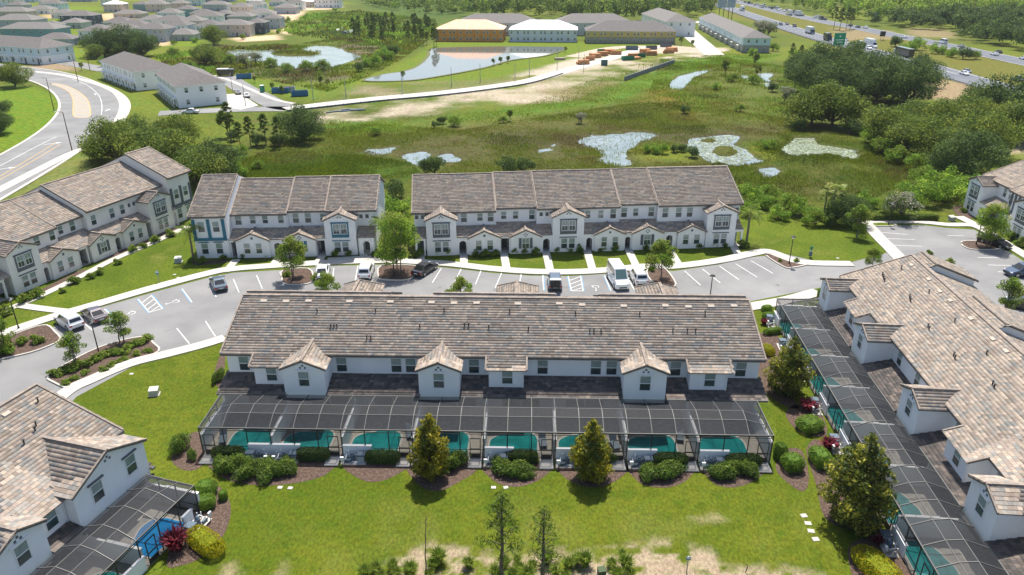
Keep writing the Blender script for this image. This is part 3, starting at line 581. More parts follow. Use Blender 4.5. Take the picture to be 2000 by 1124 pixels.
for a, b_ in [((112,170),(124,167)), ((122,174),(136,171)), ((130,179),(148,178)), ((137,185),(157,185)), ((141,191),(164,191)), ((143,197),(169,197)), ((144,203),(172,203)), ((144,209),(175,209)), ((144,215),(175,215)), ((145,221),(175,222))]: line(a, b_, PAINTY, 0.3, 0.077)
def arrow(p, rz, s=1.0):
    x, y = g(*p); ca_, sa_ = math.cos(rz), math.sin(rz); mb = MB()
    T = lambda a, b_: (x+s*(a*ca_-b_*sa_), y+s*(a*sa_+b_*ca_))
    mb.slab([T(-0.12,-1.6),T(0.12,-1.6),T(0.12,0.4),T(0.5,0.4),T(0,1.4),T(-0.5,0.4),T(-0.12,0.4)], None, 0.077, PAINTW); mb.build('road_arrow', kind='structure')
arrow((105,281), -0.9, 1.3); arrow((12,330), -0.9, 1.3); arrow((210,216), 0.1, 1.2); arrow((186,185), 0.6, 1.2)
# motorway
near = [(1400,8),(1440,22),(1500,42),(1560,62),(1620,80),(1680,96),(1740,112),(1800,128),(1860,146),(1920,163),(2000,187),(2100,218)]
farc = [(1380,-8),(1440,4),(1500,18),(1560,32),(1620,45),(1680,56),(1740,68),(1800,80),(1860,92),(1920,105),(2000,122),(2100,143)]
path('motorway', near, 15.5, 0.10, ASPHD, z0=None); path('motorway', farc, 14.5, 0.10, ASPHD, z0=None)
for L in (near, farc):
    path('road_edge_line', L, 0.3, 0.12, PAINTW, z0=None, off=-6.9); path('road_edge_line', L, 0.3, 0.12, PAINTW, z0=None, off=6.6)
W = smooth_line(gp(near), 8); acc = 0
mb = MB()
for off_ in (-2.2, 1.7):
    a, b_ = strip(W, 0.25, off_); s_ = 0
    for i in range(len(a)-1):
        seg = np.array(a[i+1])-np.array(a[i]); Ls = np.linalg.norm(seg); t = 0
        while t < Ls-3:
            p = np.array(a[i])+seg/Ls*t; ribbon(mb, [tuple(p), tuple(p+seg/Ls*3)], 0.25, None, 0.125, PAINTW); t += 12
mb.build('lane_line', kind='structure')
# retention pond
RP = smooth_poly(gp(Z2((650,0), k3, [(545,285),(600,270),(900,263),(1150,264),(1295,270),(1180,312),(990,338),(830,382),(560,432),(400,452),(180,452),(290,418),(400,402),(480,372),(540,315)])), 4)
sheet('retention_pond', RP, 0.22, WATERR, px=False)
mb = MB(); ribbon(mb, RP+RP[:2], 3.0, None, 0.20, mat('pond_bank', (0.12,0.105,0.05), 0.95, (0.10,0.13,0.02), 0.4, 5)); mb.build('pond_bank', kind='structure')
# ---------------------------------------------------------------- roofs of single tiles
TILE_ME = {}
def tile_mesh(ci):
    if ci not in TILE_ME:
        mb = MB(); tw, th = 0.322, 0.36
        mb.hexa([(0,-0.02,0.005),(tw,-0.02,0.005),(tw,th,-0.005),(0,th,-0.005)], [(0,-0.02,0.050),(tw,-0.02,0.050),(tw,th,0.022),(0,th,0.022)], TILES[ci])
        TILE_ME[ci] = mb.me('roof_tile')
    return TILE_ME[ci]
TW, TH = 0.33, 0.34
class Roof:
    """planes covered with tiles: the ones that show largest are objects of their own, the rest one mesh"""
    def __init__(s, wts=(5,6,3,2,4,5), ch=0.55): s.T = []; s.w = wts; s.ch = ch
    def plane(s, O, u, v, Lu, Lv, test=None, rng=None, dark=False):
        u = np.array(u, float); v = np.array(v, float); u /= np.linalg.norm(u); v /= np.linalg.norm(v); nn = np.cross(u, v); O = np.array(O, float)
        rng = rng or random.Random(int(Lu*971+Lv*37)+11)
        for j in range(int(math.ceil(Lv/TH))):
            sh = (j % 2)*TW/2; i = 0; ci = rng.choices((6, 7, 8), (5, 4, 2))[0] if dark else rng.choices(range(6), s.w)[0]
            while i*TW < Lu+TW:
                a = i*TW-sh; i += 1
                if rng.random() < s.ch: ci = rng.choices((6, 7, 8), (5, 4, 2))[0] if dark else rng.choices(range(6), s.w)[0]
                w_ = min(TW, Lu-a); 
                if a < -0.01 or w_ < 0.12: continue
                if test and not test(a+TW/2, j*TH+TH/2): continue
                s.T.append((O+u*a+v*(j*TH), u, v, nn, ci))
    def build(s, parent, single=0):
        if not s.T: return
        Pw = np.array([t[0] for t in s.T]); cr, sr = math.cos(parent.rotation_euler.z), math.sin(parent.rotation_euler.z); L = parent.location
        wx = L.x+Pw[:,0]*cr-Pw[:,1]*sr; wy = L.y+Pw[:,0]*sr+Pw[:,1]*cr; wz = L.z+Pw[:,2]
        dz = wz-CAMH; zc = wy*_c-dz*_s; sx = 1000+FOC*wx/np.maximum(zc, 1); sy = 562-FOC*(wy*_s+dz*_c)/np.maximum(zc, 1)
        fac = np.array([-(t[3][0]*cr-t[3][1]*sr)*0+1 for t in s.T])
        vis = (sx > 4) & (sx < 1990) & (sy > 2) & (sy < 1118) & (np.array([t[3][1] for t in s.T]) < 0.3)
        score = np.where(vis, zc, 1e6); order = np.argsort(score); pick = set(order[:single].tolist()) if single else set()
        pick = {i for i in pick if score[i] < 1e5}
        V = []; F = []; M_ = []
        for i, (O, u, v, nn, ci) in enumerate(s.T):
            if i in pick:
                o = obj('roof_tile', tile_mesh(ci), parent)
                m = Matrix.Identity(4); j = 0.006
                for r in range(3): m[r][0], m[r][1], m[r][2], m[r][3] = u[r], v[r], nn[r], O[r]
                o.matrix_local = m @ Matrix.Rotation(R.uniform(-0.012, 0.012), 4, 'Z')
                continue
            k = len(V); jz = R.uniform(-0.006, 0.006)
            a = O+nn*(0.050+jz)-v*0.02; b_ = a+u*(TW-0.008); d = O+nn*0.022+v*0.37; c_ = d+u*(TW-0.008)
            e = O-v*0.02; f = e+u*(TW-0.008)
            V += [a, b_, c_, d, e, f]; F += [(k, k+1, k+2, k+3), (k+4, k+5, k+1, k)]; M_ += [ci, ci]
        if V:
            me = np_mesh('roof_tile', V, F, TILES, M_); obj('roof_tile', me, parent, kind='stuff')

def prismx(mb, yz, x0, x1, m):
    """polygon in y-z extruded along x"""
    n = len(yz); tri = tessellate_polygon([[Vector((a, b, 0)) for a, b in yz]])
    vs = [(x0, a, b) for a, b in yz]+[(x1, a, b) for a, b in yz]
    mb.mesh(vs, [tuple(reversed(t)) for t in tri]+[tuple(i+n for i in t) for t in tri]+[(i, n+i, n+(i+1) % n, (i+1) % n) for i in range(n)], m)
def slope_slab(mb, O, u, v, Lu, Lv, t, m, drop=0.0):
    O, u, v = Vector(O), Vector(u).normalized(), Vector(v).normalized(); n = u.cross(v)
    O = O-n*drop
    p = [O, O+u*Lu, O+u*Lu+v*Lv, O+v*Lv]; mb.hexa([q-n*t for q in p], p, m)
def caps(mb, p0, p1, m=None, w=0.26, seg=0.4):
    p0, p1 = Vector(p0), Vector(p1); L = (p1-p0).length; k = max(1, int(L/seg)); d = (p1-p0)/k
    for i in range(k): mb.bar(p0+d*i, p0+d*(i+0.97), w, 0.10+0.012*(i % 2), m or CAPT)

# ---------------------------------------------------------------- windows
WIN = {}
def window(parent, x, y, z, w=0.95, h=1.5, rz=0, trim=TRIM, grid=0, lintel=None, name='window', scale=None):
    key = (w, h, trim.name, grid, lintel.name if lintel else '')
    if key not in WIN:
        f = MB(); t = 0.07
        f.box(-w/2-t, w/2+t, -0.06, 0.02, -t, 0, trim); f.box(-w/2-t, w/2+t, -0.06, 0.02, h, h+t, trim)
        f.box(-w/2-t, -w/2, -0.058, 0.02, 0, h, trim); f.box(w/2, w/2+t, -0.058, 0.02, 0, h, trim); 
        if h > 1: f.box(-w/2, w/2, -0.05, 0.02, h/2-0.035, h/2+0.035, trim)
        for i in range(grid): f.box(-w/2+w*(i+1)/(grid+1)-0.015, -w/2+w*(i+1)/(grid+1)+0.015, -0.035, 0.02, 0, h, trim)
        if lintel: f.box(-w/2-0.25, w/2+0.25, -0.14, 0.02, h+t+0.08, h+t+0.2, lintel)
        p1 = MB()
        if h > 1: p1.box(-w/2, w/2, -0.012, 0.005, 0, h/2-0.035, GLASS); p1.box(-w/2, w/2, -0.02, 0.005, h/2+0.035, h, BLIND)
        else: p1.box(-w/2, w/2, -0.015, 0.005, 0, h, GLASS)
        WIN[key] = (f.me('window'), p1.me('pane'))
    fm, pm = WIN[key]
    o = obj(name, fm, parent, (x, y, z), rz); obj('pane', pm, o)
    return o
def wall_holes(parent, x, y, z, n=4, r=0.09, s=0.22):
    mb = MB(); pts = [(-s,0),(s,0),(0,s),(0,-s)] if n == 4 else [(-s,0),(s,0),(0,s)]
    if n == 1: mb.box(-0.16, 0.16, -0.03, 0.02, -0.16, 0.16, GREYTRIM)
    else:
        for a, b_ in pts: mb.box(a-r, a+r, -0.025, 0.02, b_-r, b_+r, GREYTRIM)
    return mb.build('gable_vent', parent, (x, y, z))

def gable_piece(parent, rf, x0, x1, yf, yb, zb, ze, sl, wall_m=STUCCO, oh=0.24, ohf=0.2, roof_back=None, name='wall', tiles=True):
    """gabled volume: front wall at yf, running back to yb; returns apex height"""
    w = x1-x0; xc = (x0+x1)/2; za = ze+(w/2)*sl
    mb = MB(); mb.prism([(x0,zb),(x1,zb),(x1,ze),(xc,za),(x0,ze)], yf, yb, wall_m); mb.build(name, parent)
    rb = roof_back if roof_back is not None else yb
    L = math.hypot(w/2+oh, (w/2+oh)*sl); cs = 1/math.hypot(1, sl); sn = sl*cs; zl = ze-oh*sl+0.06
    rm = MB(); ln = rb-(yf-ohf)
    slope_slab(rm, (x0-oh, rb, zl), (0,-1,0), (cs,0,sn), ln, L, 0.14, FASCIA); slope_slab(rm, (x1+oh, yf-ohf, zl), (0,1,0), (-cs,0,sn), ln, L, 0.14, FASCIA)
    caps(rm, (xc, yf-ohf, zl+L*sn+0.08), (xc, rb, zl+L*sn+0.08))
    caps(rm, (x0-oh, yf-ohf+0.02, zl+0.06), (xc, yf-ohf+0.02, zl+L*sn+0.06), w=0.14); caps(rm, (x1+oh, yf-ohf+0.02, zl+0.06), (xc, yf-ohf+0.02, zl+L*sn+0.06), w=0.14)
    rm.build('gable_roof', parent)
    if tiles:
        rf.plane((x0-oh, rb, zl), (0,-1,0), (cs,0,sn), ln, L-0.1); rf.plane((x1+oh, yf-ohf, zl), (0,1,0), (-cs,0,sn), ln, L-0.1)
    return za

# ---------------------------------------------------------------- pool villas seen from the garden side
SL = 0.38
def villa_row(name, label, loc, rz, x0, x1, gables, bays, wins, raised, units, D, tiles=300, front_tiles=False, wide=(), unit_w=6.27, pipes=(), gwin=None, rw=None, ridge=8.8, up=1.3, fsl=None, wall_y=2.5, walls_hi=1.9):
    t = thing(name, label, 'row of houses', loc, rz); rf = Roof(rw or (5,6,3,2,4,5), 0.55 if name and ridge < 9.5 else 0.8)
    FS_ = fsl or SL
    ye, ze = wall_y-0.45, 5.85; yr, zr = ridge, 5.85+SL*(ridge-ye); yf = 15.2
    cs = 1/math.hypot(1, SL); sn = SL*cs
    fc = 1/math.hypot(1, FS_); fn = FS_*fc
    mb = MB(); prismx(mb, [(wall_y,0),(yf,0),(yf,zr-FS_*(yf-yr)-0.16),(yr,zr-0.16),(wall_y,ze+SL*0.45-0.16)], x0, x1, STUCCO); mb.build('wall', t)
    # main slope, front slope
    rm = MB(); L = (yr-ye)/cs
    slope_slab(rm, (x0-0.4, ye, ze), (1,0,0), (0,cs,sn), x1-x0+0.8, L, 0.13, UNDER); slope_slab(rm, (x1+0.4, yf+0.4, zr-FS_*(yf+0.4-yr)), (-1,0,0), (0,-fc,fn), x1-x0+0.8, (yf+0.4-yr)/fc, 0.13, UNDER)
    rm.build('roof', t)
    edge = sorted([(a, b_) for a, b_ in raised])
    rf.plane((x0-0.4, ye-0.03, ze), (1,0,0), (0,cs,sn), x1-x0+0.8, L)
    if front_tiles: rf.plane((x1+0.4, yf+0.4, zr-FS_*(yf+0.4-yr)), (-1,0,0), (0,-fc,fn), x1-x0+0.8, (yf+0.4-yr)/fc)
    km = MB(); caps(km, (x0-0.4, yr, zr+0.07), (x1+0.4, yr, zr+0.07)); caps(km, (x0-0.38, ye, ze+0.08), (x0-0.38, yr, zr+0.08), w=0.16); caps(km, (x1+0.38, ye, ze+0.08), (x1+0.38, yr, zr+0.08), w=0.16); caps(km, (x0-0.38, yf+0.3, zr+0.08-FS_*(yf+.3-yr)), (x0-0.38, yr, zr+0.08), w=0.16)
    km.build('ridge_cap', t)
    zu = zr+up*SL
    for a, b_ in raised:          # sections whose ridge lies farther back: a stuccoed step shows at their ends
        mb = MB(); prismx(mb, [(yr-0.02,zr-0.3),(yr+up,zu-0.15),(yf+0.1,zu-FS_*(yf+0.1-yr-up)-0.15),(yf+0.1,zr-FS_*(yf+0.1-yr)-0.2)], a, b_, STUCCO); mb.build('step_wall', t)
        rm = MB(); slope_slab(rm, (a-0.15, yr, zr), (1,0,0), (0,cs,sn), b_-a+0.3, up/cs, 0.12, FASCIA); Lf = (yf+0.5-yr-up)/fc
        slope_slab(rm, (b_+0.15, yf+0.5, zu-FS_*(yf+0.5-yr-up)), (-1,0,0), (0,-fc,fn), b_-a+0.3, Lf, 0.14, FASCIA)
        caps(rm, (a-0.15, yr+up, zu+0.07), (b_+0.15, yr+up, zu+0.07)); caps(rm, (b_+0.1, yr+up, zu+0.05), (b_+0.1, yf+0.4, zu-FS_*(yf+.4-yr-up)+0.05), w=0.18)
        rm.build('raised_roof', t)
        rf.plane((a-0.15, yr, zr+0.02), (1,0,0), (0,cs,sn), b_-a+0.3, up/cs)
        if front_tiles: rf.plane((b_+0.15, yf+0.5, zu-FS_*(yf+0.5-yr-up)), (-1,0,0), (0,-fc,fn), b_-a+0.3, Lf)
    # lower roof over the lanai, broken by the gabled bays
    lo = 2.9; ls = 0.25; lc = 1/math.hypot(1, ls); lsn = ls*lc
    rm = MB(); xs_ = [x0-0.3]+[q for ga in gables for q in (ga[0], ga[1])]+[x1+0.3]; xs_ = [q for q in xs_ if q >= x0-0.31]
    if gables and gables[0][0] <= x0+0.01: xs_ = xs_[2:] if xs_[0] >= gables[0][0]-0.4 else xs_
    for a, b_ in zip(xs_[0::2], xs_[1::2]):
        if b_-a < 0.3: continue
        slope_slab(rm, (a, -0.25, lo), (1,0,0), (0,lc,lsn), b_-a, (wall_y+0.25)/lc, 0.12, FASCIA)
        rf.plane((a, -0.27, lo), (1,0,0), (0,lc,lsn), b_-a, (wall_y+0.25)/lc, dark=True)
        rm.box(a, b_, -0.38, -0.25, lo-0.14, lo+0.04, PALEBEAM)
    rm.build('lanai_roof', t)
    for ga in gables:
        a, b_ = ga[0], ga[1]
        za = gable_piece(t, rf, a, b_, -0.1, wall_y+0.05, 2.35, 5.62, 0.42, roof_back=4.4+max(0, (b_-a-3.9))*0.5)
        wall_holes(t, (a+b_)/2, -0.1, 5.62+(b_-a)/2*0.42-0.75, 3)
        for wx in (ga[2] if len(ga) > 2 else [(a+b_)/2]): window(t, wx, -0.1, 3.75, lintel=STUCCO if len(ga) < 4 else GREYTRIM)
        mb = MB(); mb.box(a-0.1, b_+0.1, -0.35, -0.12, 2.22, 2.37, BRONZE); mb.build('beam', t)
    by = 0.95; bz = ze-SL*(ye-by+0.4)
    for a, b_ in bays:
        mb = MB(); prismx(mb, [(by,2.6),(wall_y+0.02,2.6),(wall_y+0.02,ze+0.05),(by,bz+SL*0.4-0.1)], a, b_, STUCCO); mb.build('wall', t)
        rm = MB(); slope_slab(rm, (a-0.3, by-0.4, bz), (1,0,0), (0,cs,sn), b_-a+0.6, (ye-by+0.4)/cs, 0.13, FASCIA); caps(rm, (a-0.28, by-0.4, bz+0.07), (a-0.28, ye, ze+0.07), w=0.16); caps(rm, (b_+0.28, by-0.4, bz+0.07), (b_+0.28, ye, ze+0.07), w=0.16); rm.build('bay_roof', t)
        rf.plane((a-0.3, by-0.43, bz), (1,0,0), (0,cs,sn), b_-a+0.6, (ye-by+0.4)/cs)
        window(t, (a+b_)/2+0.1, by, 3.65, h=1.4)
        mb = MB(); mb.box(b_-0.16, b_-0.07, by-0.10, by-0.01, 3.15, bz+0.1, TRIM); mb.build('downpipe', t)
    mb = MB(); mb.box(x0-0.4, x1+0.4, ye-0.05, ye-0.003, ze-0.2, ze-0.02, FASCIA); mb.build('gutter', t)
    for wx in wins: window(t, wx, wall_y, 3.85, lintel=STUCCO)
    # ground floor: sliding doors in the lanai, party walls, walls before the pumps
    for i, (ua, ub) in enumerate(units):
        mb = MB(); mb.box(ua+1.2, ub-1.2, wall_y-0.06, wall_y+0.02, 0.05, 2.35, TRIM); mb.box(ua+1.3, (ua+ub)/2-0.05, wall_y-0.075, wall_y, 0.12, 2.28, GLASS); mb.box((ua+ub)/2+0.05, ub-1.3, wall_y-0.075, wall_y, 0.12, 2.28, GLASS); mb.build('sliding_door', t)
    for x in sorted({u[0] for u in units} | {units[-1][1]}):
        mb = MB(); mb.box(x-0.09, x+0.09, -D+0.15, -0.02, 0, walls_hi, STUCCO); mb.box(x-0.13, x+0.13, -D+0.12, -D*0.35, walls_hi, walls_hi+0.07, TRIM); mb.box(x-0.09, x+0.09, -0.02, wall_y, 0, 2.75, STUCCO); mb.build('party_wall', t)
    for a, b_ in wide:
        mb = MB(); mb.box(a, b_, -D-0.12, -D+0.06, 0, 1.15, STUCCO); mb.box(a-0.04, b_+0.04, -D-0.16, -D+0.1, 1.15, 1.22, TRIM); mb.build('low_wall', t)
    # pipes and small vents through the tiles
    for (px_, s_) in pipes:
        y_ = ye+s_; z_ = ze+SL*s_
        mb = MB(); mb.tube((0,0,-0.05), (0,0,0.42), 0.06, PIPE, n=8); mb.box(-0.1, 0.1, -0.09, 0.09, 0.42, 0.47, PIPE); mb.build('vent_pipe', t, (px_, y_, z_))
    k = x0+2.0
    while k < x1-1:
        y_ = yr-0.75-R.uniform(0, 0.25)
        mb = MB(); mb.hexa([(-0.34,-0.17,-0.07),(0.34,-0.17,-0.07),(0.34,0.17,0.065),(-0.34,0.17,0.065)], [(-0.32,-0.16,0.06),(0.32,-0.16,0.06),(0.32,0.16,0.17),(-0.32,0.16,0.17)], METALW); mb.build('roof_vent', t, (k, y_, ze+SL*(y_-ye)+0.03))
        k += R.choice([2.3, 3.1, 4.2])
    # hipped porch roofs on the street side
    rf.build(t, tiles); return t
def hip_porch(parent, x, yb, w=4.4, d=3.6, z=5.9, rise=1.5):
    mb = MB(); a, b_ = x-w/2, x+w/2; y1 = yb+d
    v = [(a,yb-2,z),(b_,yb-2,z),(b_,y1,z),(a,y1,z),(x,yb-2,z+rise),(x,y1-w/2,z+rise)]
    mb.mesh(v, [(1,2,5,4),(2,3,5),(3,0,4,5),(0,1,4)], TILES[4]); caps(mb, (x,yb-2,z+rise+.03), (x,y1-w/2,z+rise+.03)); caps(mb, (b_,y1,z+.03), (x,y1-w/2,z+rise+.03)); caps(mb, (a,y1,z+.03), (x,y1-w/2,z+rise+.03))
    mb.box(a+0.3, b_-0.3, yb-2, y1-0.3, 0, z-0.02, STUCCO); mb.build('porch', parent)
    L = math.hypot(w/2, rise); cx, sx = w/2/L, rise/L; rf = Roof(ch=.7); d_ = y1-yb+2
    rf.plane((a, y1, z+.01), (0,-1,0), (cx,0,sx), d_, L, test=lambda q, v: q > v*cx); rf.plane((b_, yb-2, z+.01), (0,1,0), (-cx,0,sx), d_, L, test=lambda q, v: d_-q > v*cx); rf.build(parent)

def pool_cage(name, label, loc, rz, x0, x1, D, units, doors, low, step=2.09, hip0=True, hip1=True, top=2.8):
    """screened enclosure: posts, rafters, every net panel on its own"""
    t = thing(name, label, 'pool enclosure', loc, rz)
    n = int(round((x1-x0)/step)); X = [x0+(x1-x0)*i/n for i in range(n+1)]; Y = [-D, -D+1.45, -D+2.65, -0.42]; Zp = [top, top+0.62, top+0.78, 2.95]
    def zz_(i, j):
        if j == 3: return 2.95
        if (i == 0 and hip0) or (i == n and hip1): return top+0.02*j
        return Zp[j]
    P = lambda i, j: Vector((X[i], Y[j], zz_(i, j)))
    for i in range(n+1):
        mb = MB()
        for j in range(3): mb.bar(P(i,j), P(i,j+1), 0.05, 0.09, PALEBEAM)
        mb.build('roof_beam', t)
        mb = MB(); mb.box(X[i]-0.04, X[i]+0.04, -D-0.03, -D+0.03, 0, top-0.03, BRONZE); mb.build('post', t)
    for j in range(3):
        mb = MB()
        for i in range(n): mb.bar(P(i,j), P(i+1,j), 0.05 if j else 0.10, 0.05 if j else 0.12, PALEBEAM if j else BRONZE)
        mb.build('purlin', t)
    mb = MB(); mb.bar((x0,-D-0.06,top+0.07), (x1,-D-0.06,top+0.07), 0.05, 0.05, PALEBEAM); mb.build('gutter', t)
    mb = MB()
    for z_ in (0.9, top-0.25): mb.box(x0, x1, -D-0.02, -D+0.02, z_-0.025, z_+0.025, BRONZE)
    mb.build('rail', t)
    for i in range(n):
        for j in range(3):
            mb = MB(); mb.poly([P(i,j), P(i+1,j), P(i+1,j+1), P(i,j+1)], SCREEN); mb.build('roof_panel', t)
        mb = MB(); mb.poly([(X[i],-D,0.02), (X[i+1],-D,0.02), (X[i+1],-D,top), (X[i],-D,top)], SCREENV); mb.build('side_panel', t)
    for xe, i in ((x0, 0), (x1, n)):
        mb = MB(); mb.poly([(xe,-D,0.02), (xe,-0.4,0.02), (xe,-0.4,top), (xe,-D,top)], SCREENV); mb.build('side_panel', t)
        mb = MB()
        for y_ in (-D*0.62, -D*0.3): mb.box(xe-0.04, xe+0.04, y_-0.04, y_+0.04, 0, top, BRONZE)
        mb.box(xe-0.02, xe+0.02, -D, -0.4, 0.88, 0.93, BRONZE); mb.box(xe-0.05, xe+0.05, -D, -0.4, top-0.1, top, BRONZE); mb.build('end_frame', t)
    for xd in doors:
        mb = MB()
        for a in (-0.48, 0.42): mb.box(a, a+0.06, -0.03, 0.03, 0, 2.1, BRONZE)
        mb.box(-0.48, 0.48, -0.03, 0.03, 2.05, 2.12, BRONZE); mb.box(-0.42, 0.42, -0.02, 0.02, 0.95, 1.03, BRONZE); mb.box(-0.42, 0.42, -0.015, 0.015, 0.03, 0.5, BRONZE)
        d = mb.build('screen_door', t, (xd, -D-0.05, 0.02)); h = MB(); h.box(0.34, 0.38, -0.09, -0.03, 1.0, 1.12, PALEBEAM); h.build('handle', d)
    return t
def pool(label, parent_loc, rz, x0, x1, y0, y1, water=POOLW, flip=False, group='garden pools under the screens'):
    """free-form basin let into the deck"""
    xc = (x0+x1)/2
    ring = [(x0,y0),(xc-.9,y0),(xc,y0),(xc+.9,y0),(x1,y0),(x1,y0+.12),(x1,y0+1.2),(x1,y1-1.0),(x1-.5,y1-.2),(xc+.4,y1),(xc-.5,y1-.3),(x0+.9,y1-.5),(x0+.1,y1-1.2),(x0,y0+1.2),(x0,y0+.12)]
    if flip: ring = [(x0+x1-a, b_) for a, b_ in reversed(ring)]
    ring = smooth_poly(ring, 3)
    t = thing('swimming_pool', label, 'swimming pool', parent_loc, rz, group)
    mb = MB(); cx = sum(p[0] for p in ring)/len(ring); cy = sum(p[1] for p in ring)/len(ring)
    mb.slab([(cx+(a-cx)*1.07, cy+(b_-cy)*1.09) for a, b_ in ring], 0.02, 0.062, CONC); mb.build('coping', t)
    mb = MB(); mb.slab(ring, None, 0.068, water); mb.build('water', t)
    sx0 = x0+0.15 if flip else x1-1.15
    mb = MB()
    for k in range(3): mb.box(sx0+0.0, sx0+1.0-0.28*k, y0+0.1, y0+0.9-0.2*k, 0.069+0.004*k, 0.072+0.004*k, POOLS if water is POOLW else water)
    mb.build('step', t)
    return t

# ---------------------------------------------------------------- townhouses seen from the street
def town_row(name, label, loc, rz, secs, bays, porches, entries, wins, trim=GREYTRIM, endbays=(), body=STUCCO, back=18.0, tiles=0):
    t = thing(name, label, 'row of houses', loc, rz); rf = Roof(wts=(5,6,3,1.5,6,4)); sl = 0.42; cs = 1/math.hypot(1, sl); sn = sl*cs
    X0, X1 = secs[0][0], secs[-1][1]
    for (a, b_, ye, ze, yr) in secs:
        zr = ze+sl*(yr-ye); wy = ye+0.4; yb = yr+(yr-ye)*0.95; zb = zr-sl*(yb-yr)
        aa = a+(0.35 if a == X0 else 0); bb = b_-(0.35 if b_ == X1 else 0)
        mb = MB(); prismx(mb, [(wy,0),(yb-0.4,0),(yb-0.4,zb+sl*0.4-0.12),(yr,zr-0.12),(wy,ze+sl*0.4-0.12)], aa, bb, body); mb.build('wall', t)
        rm = MB(); slope_slab(rm, (a, ye, ze), (1,0,0), (0,cs,sn), b_-a, (yr-ye)/cs, 0.13, FASCIA); slope_slab(rm, (b_, yb, zb), (-1,0,0), (0,-cs,sn), b_-a, (yb-yr)/cs, 0.13, CAPT)
        caps(rm, (a, yr, zr+0.07), (b_, yr, zr+0.07)); caps(rm, (a+0.07, ye, ze+0.08), (a+0.07, yr, zr+0.08), w=0.16)
        caps(rm, (b_-0.07, ye, ze+0.08), (b_-0.07, yr, zr+0.08), w=0.16); rm.build('roof', t)
        rf.plane((a, ye-0.03, ze), (1,0,0), (0,cs,sn), b_-a, (yr-ye)/cs)
        mb = MB(); mb.box(a, b_, ye-0.06, ye-0.003, ze-0.22, ze-0.02, FASCIA); mb.build('gutter', t)
        mb = MB(); mb.box(bb-0.22, bb-0.13, wy-0.10, wy-0.01, 3.7, ze-0.1, TRIM); mb.build('downpipe', t)
    def main_y(x):
        for (a, b_, ye, ze, yr) in secs:
            if a <= x <= b_: return ye+0.4
        return 2.3
    # porch roof between the bays
    occ = sorted([(a-0.02, b_+0.02) for a, b_ in bays]+[(a, b_) for a, b_ in endbays])
    segs = []; p = X0+0.35
    for a, b_ in occ:
        if a-p > 0.4: segs.append((p, a))
        p = b_
    if X1-0.35-p > 0.4: segs.append((p, X1-0.35))
    for a, b_ in segs:
        wy = max(main_y((a+b_)/2), main_y(a+0.3)); rm = MB(); slope_slab(rm, (a, -0.05, 2.78), (1,0,0), (0,cs,sn), b_-a, (wy+0.05)/cs, 0.12, FASCIA); rm.build('porch_roof', t)
        rf.plane((a, -0.07, 2.78), (1,0,0), (0,cs,sn), b_-a, (wy+0.05)/cs)
    for (a, b_, kind) in porches:
        gable_piece(t, rf, a, b_, -0.25, 2.0, 0, 2.72, 0.45, body, roof_back=2.6)
        xc = (a+b_)/2; apex = 2.72+(b_-a)/2*0.45
        if kind == 'two':
            wall_holes(t, xc, -0.25, apex-0.75, 1)
            for dx in (-0.85, 0.85): window(t, xc+dx, -0.25, 0.75, 0.8, 1.5)
        elif kind == 'shutter':
            wall_holes(t, xc, -0.25, apex-0.75, 4)
            window(t, xc, -0.25, 0.85, 1.0, 1.6, grid=1)
            for dx in (-0.82, 0.82):
                mb = MB(); mb.box(-0.2, 0.2, -0.07, 0.0, 0, 1.65, trim); mb.build('shutter', t, (xc+dx, -0.25, 0.83))
    for (a, b_) in bays:
        gable_piece(t, rf, a, b_, -0.05, 3.0, 0, 5.55, 0.45, body, roof_back=5.2)
        xc = (a+b_)/2; apex = 5.55+(b_-a)/2*0.45; wall_holes(t, xc, -0.05, apex-0.62, 3)
        mb = MB(); mb.box(xc-1.25, xc+1.25, -0.12, -0.05, 2.85, 5.1, trim); mb.box(xc-1.35, xc+1.35, -0.16, -0.05, 5.1, 5.22, trim); mb.build('window_surround', t)
        for dx in (-0.55, 0.55): window(t, xc+dx, -0.12, 3.45, 0.85, 1.5, grid=1)
        for dx in (-0.58, 0.58): window(t, xc+dx, -0.05, 0.6, 0.85, 1.55)
        mb = MB(); mb.box(xc-1.3, xc+1.3, -0.15, -0.05, 2.3, 2.42, trim); mb.build('lintel', t)
    for (a, b_) in endbays:
        xc = (a+b_)/2
        mb = MB(); y = 0.0
        sec = [s for s in secs if s[0] <= xc <= s[1]][0]; y = sec[2]+0.4
        for x_ in (a+0.35, xc, b_-0.35): mb.box(x_-0.22, x_+0.22, y-0.12, y, 3.15, 6.0, trim)
        mb.box(a+0.1, b_-0.1, y-0.2, y, 2.75, 3.15, trim); mb.build('trim_frame', t)
        for dx in (-1.05, 1.05):
            window(t, xc+dx, y, 4.1, 0.9, 1.5); window(t, xc+dx, y, 0.7, 0.9, 1.6, lintel=trim)
    for (x, kind, ww) in entries:
        d = MB(); y = 1.35
        f = MB(); w2 = ww/2
        if kind == 'arch':
            pts = [(-w2-0.5,0),(-w2+0.15,0),(-w2+0.15,1.7)]+[((w2-0.15)*math.cos(q), 1.7+(w2-0.15)*0.9*math.sin(q)) for q in [math.pi-i*math.pi/8 for i in range(1, 8)]]+[(w2-0.15,1.7),(w2-0.15,0),(w2+0.5,0),(w2+0.5,2.72),(-w2-0.5,2.72)]
            f.prism(pts, 0.05, 0.30, body)
        else:
            f.box(-w2-0.25, -w2, 0.05, 0.3, 0, 2.72, body); f.box(w2, w2+0.25, 0.05, 0.3, 0, 2.72, body); f.box(-w2, w2, 0.05, 0.3, 2.4, 2.72, body); f.box(-w2-0.3, w2+0.3, -0.06, 0.04, 2.6, 2.74, TRIM)
        f.build('entry_arch' if kind == 'arch' else 'entry_porch', t, (x, 0, 0))
        my = main_y(x)
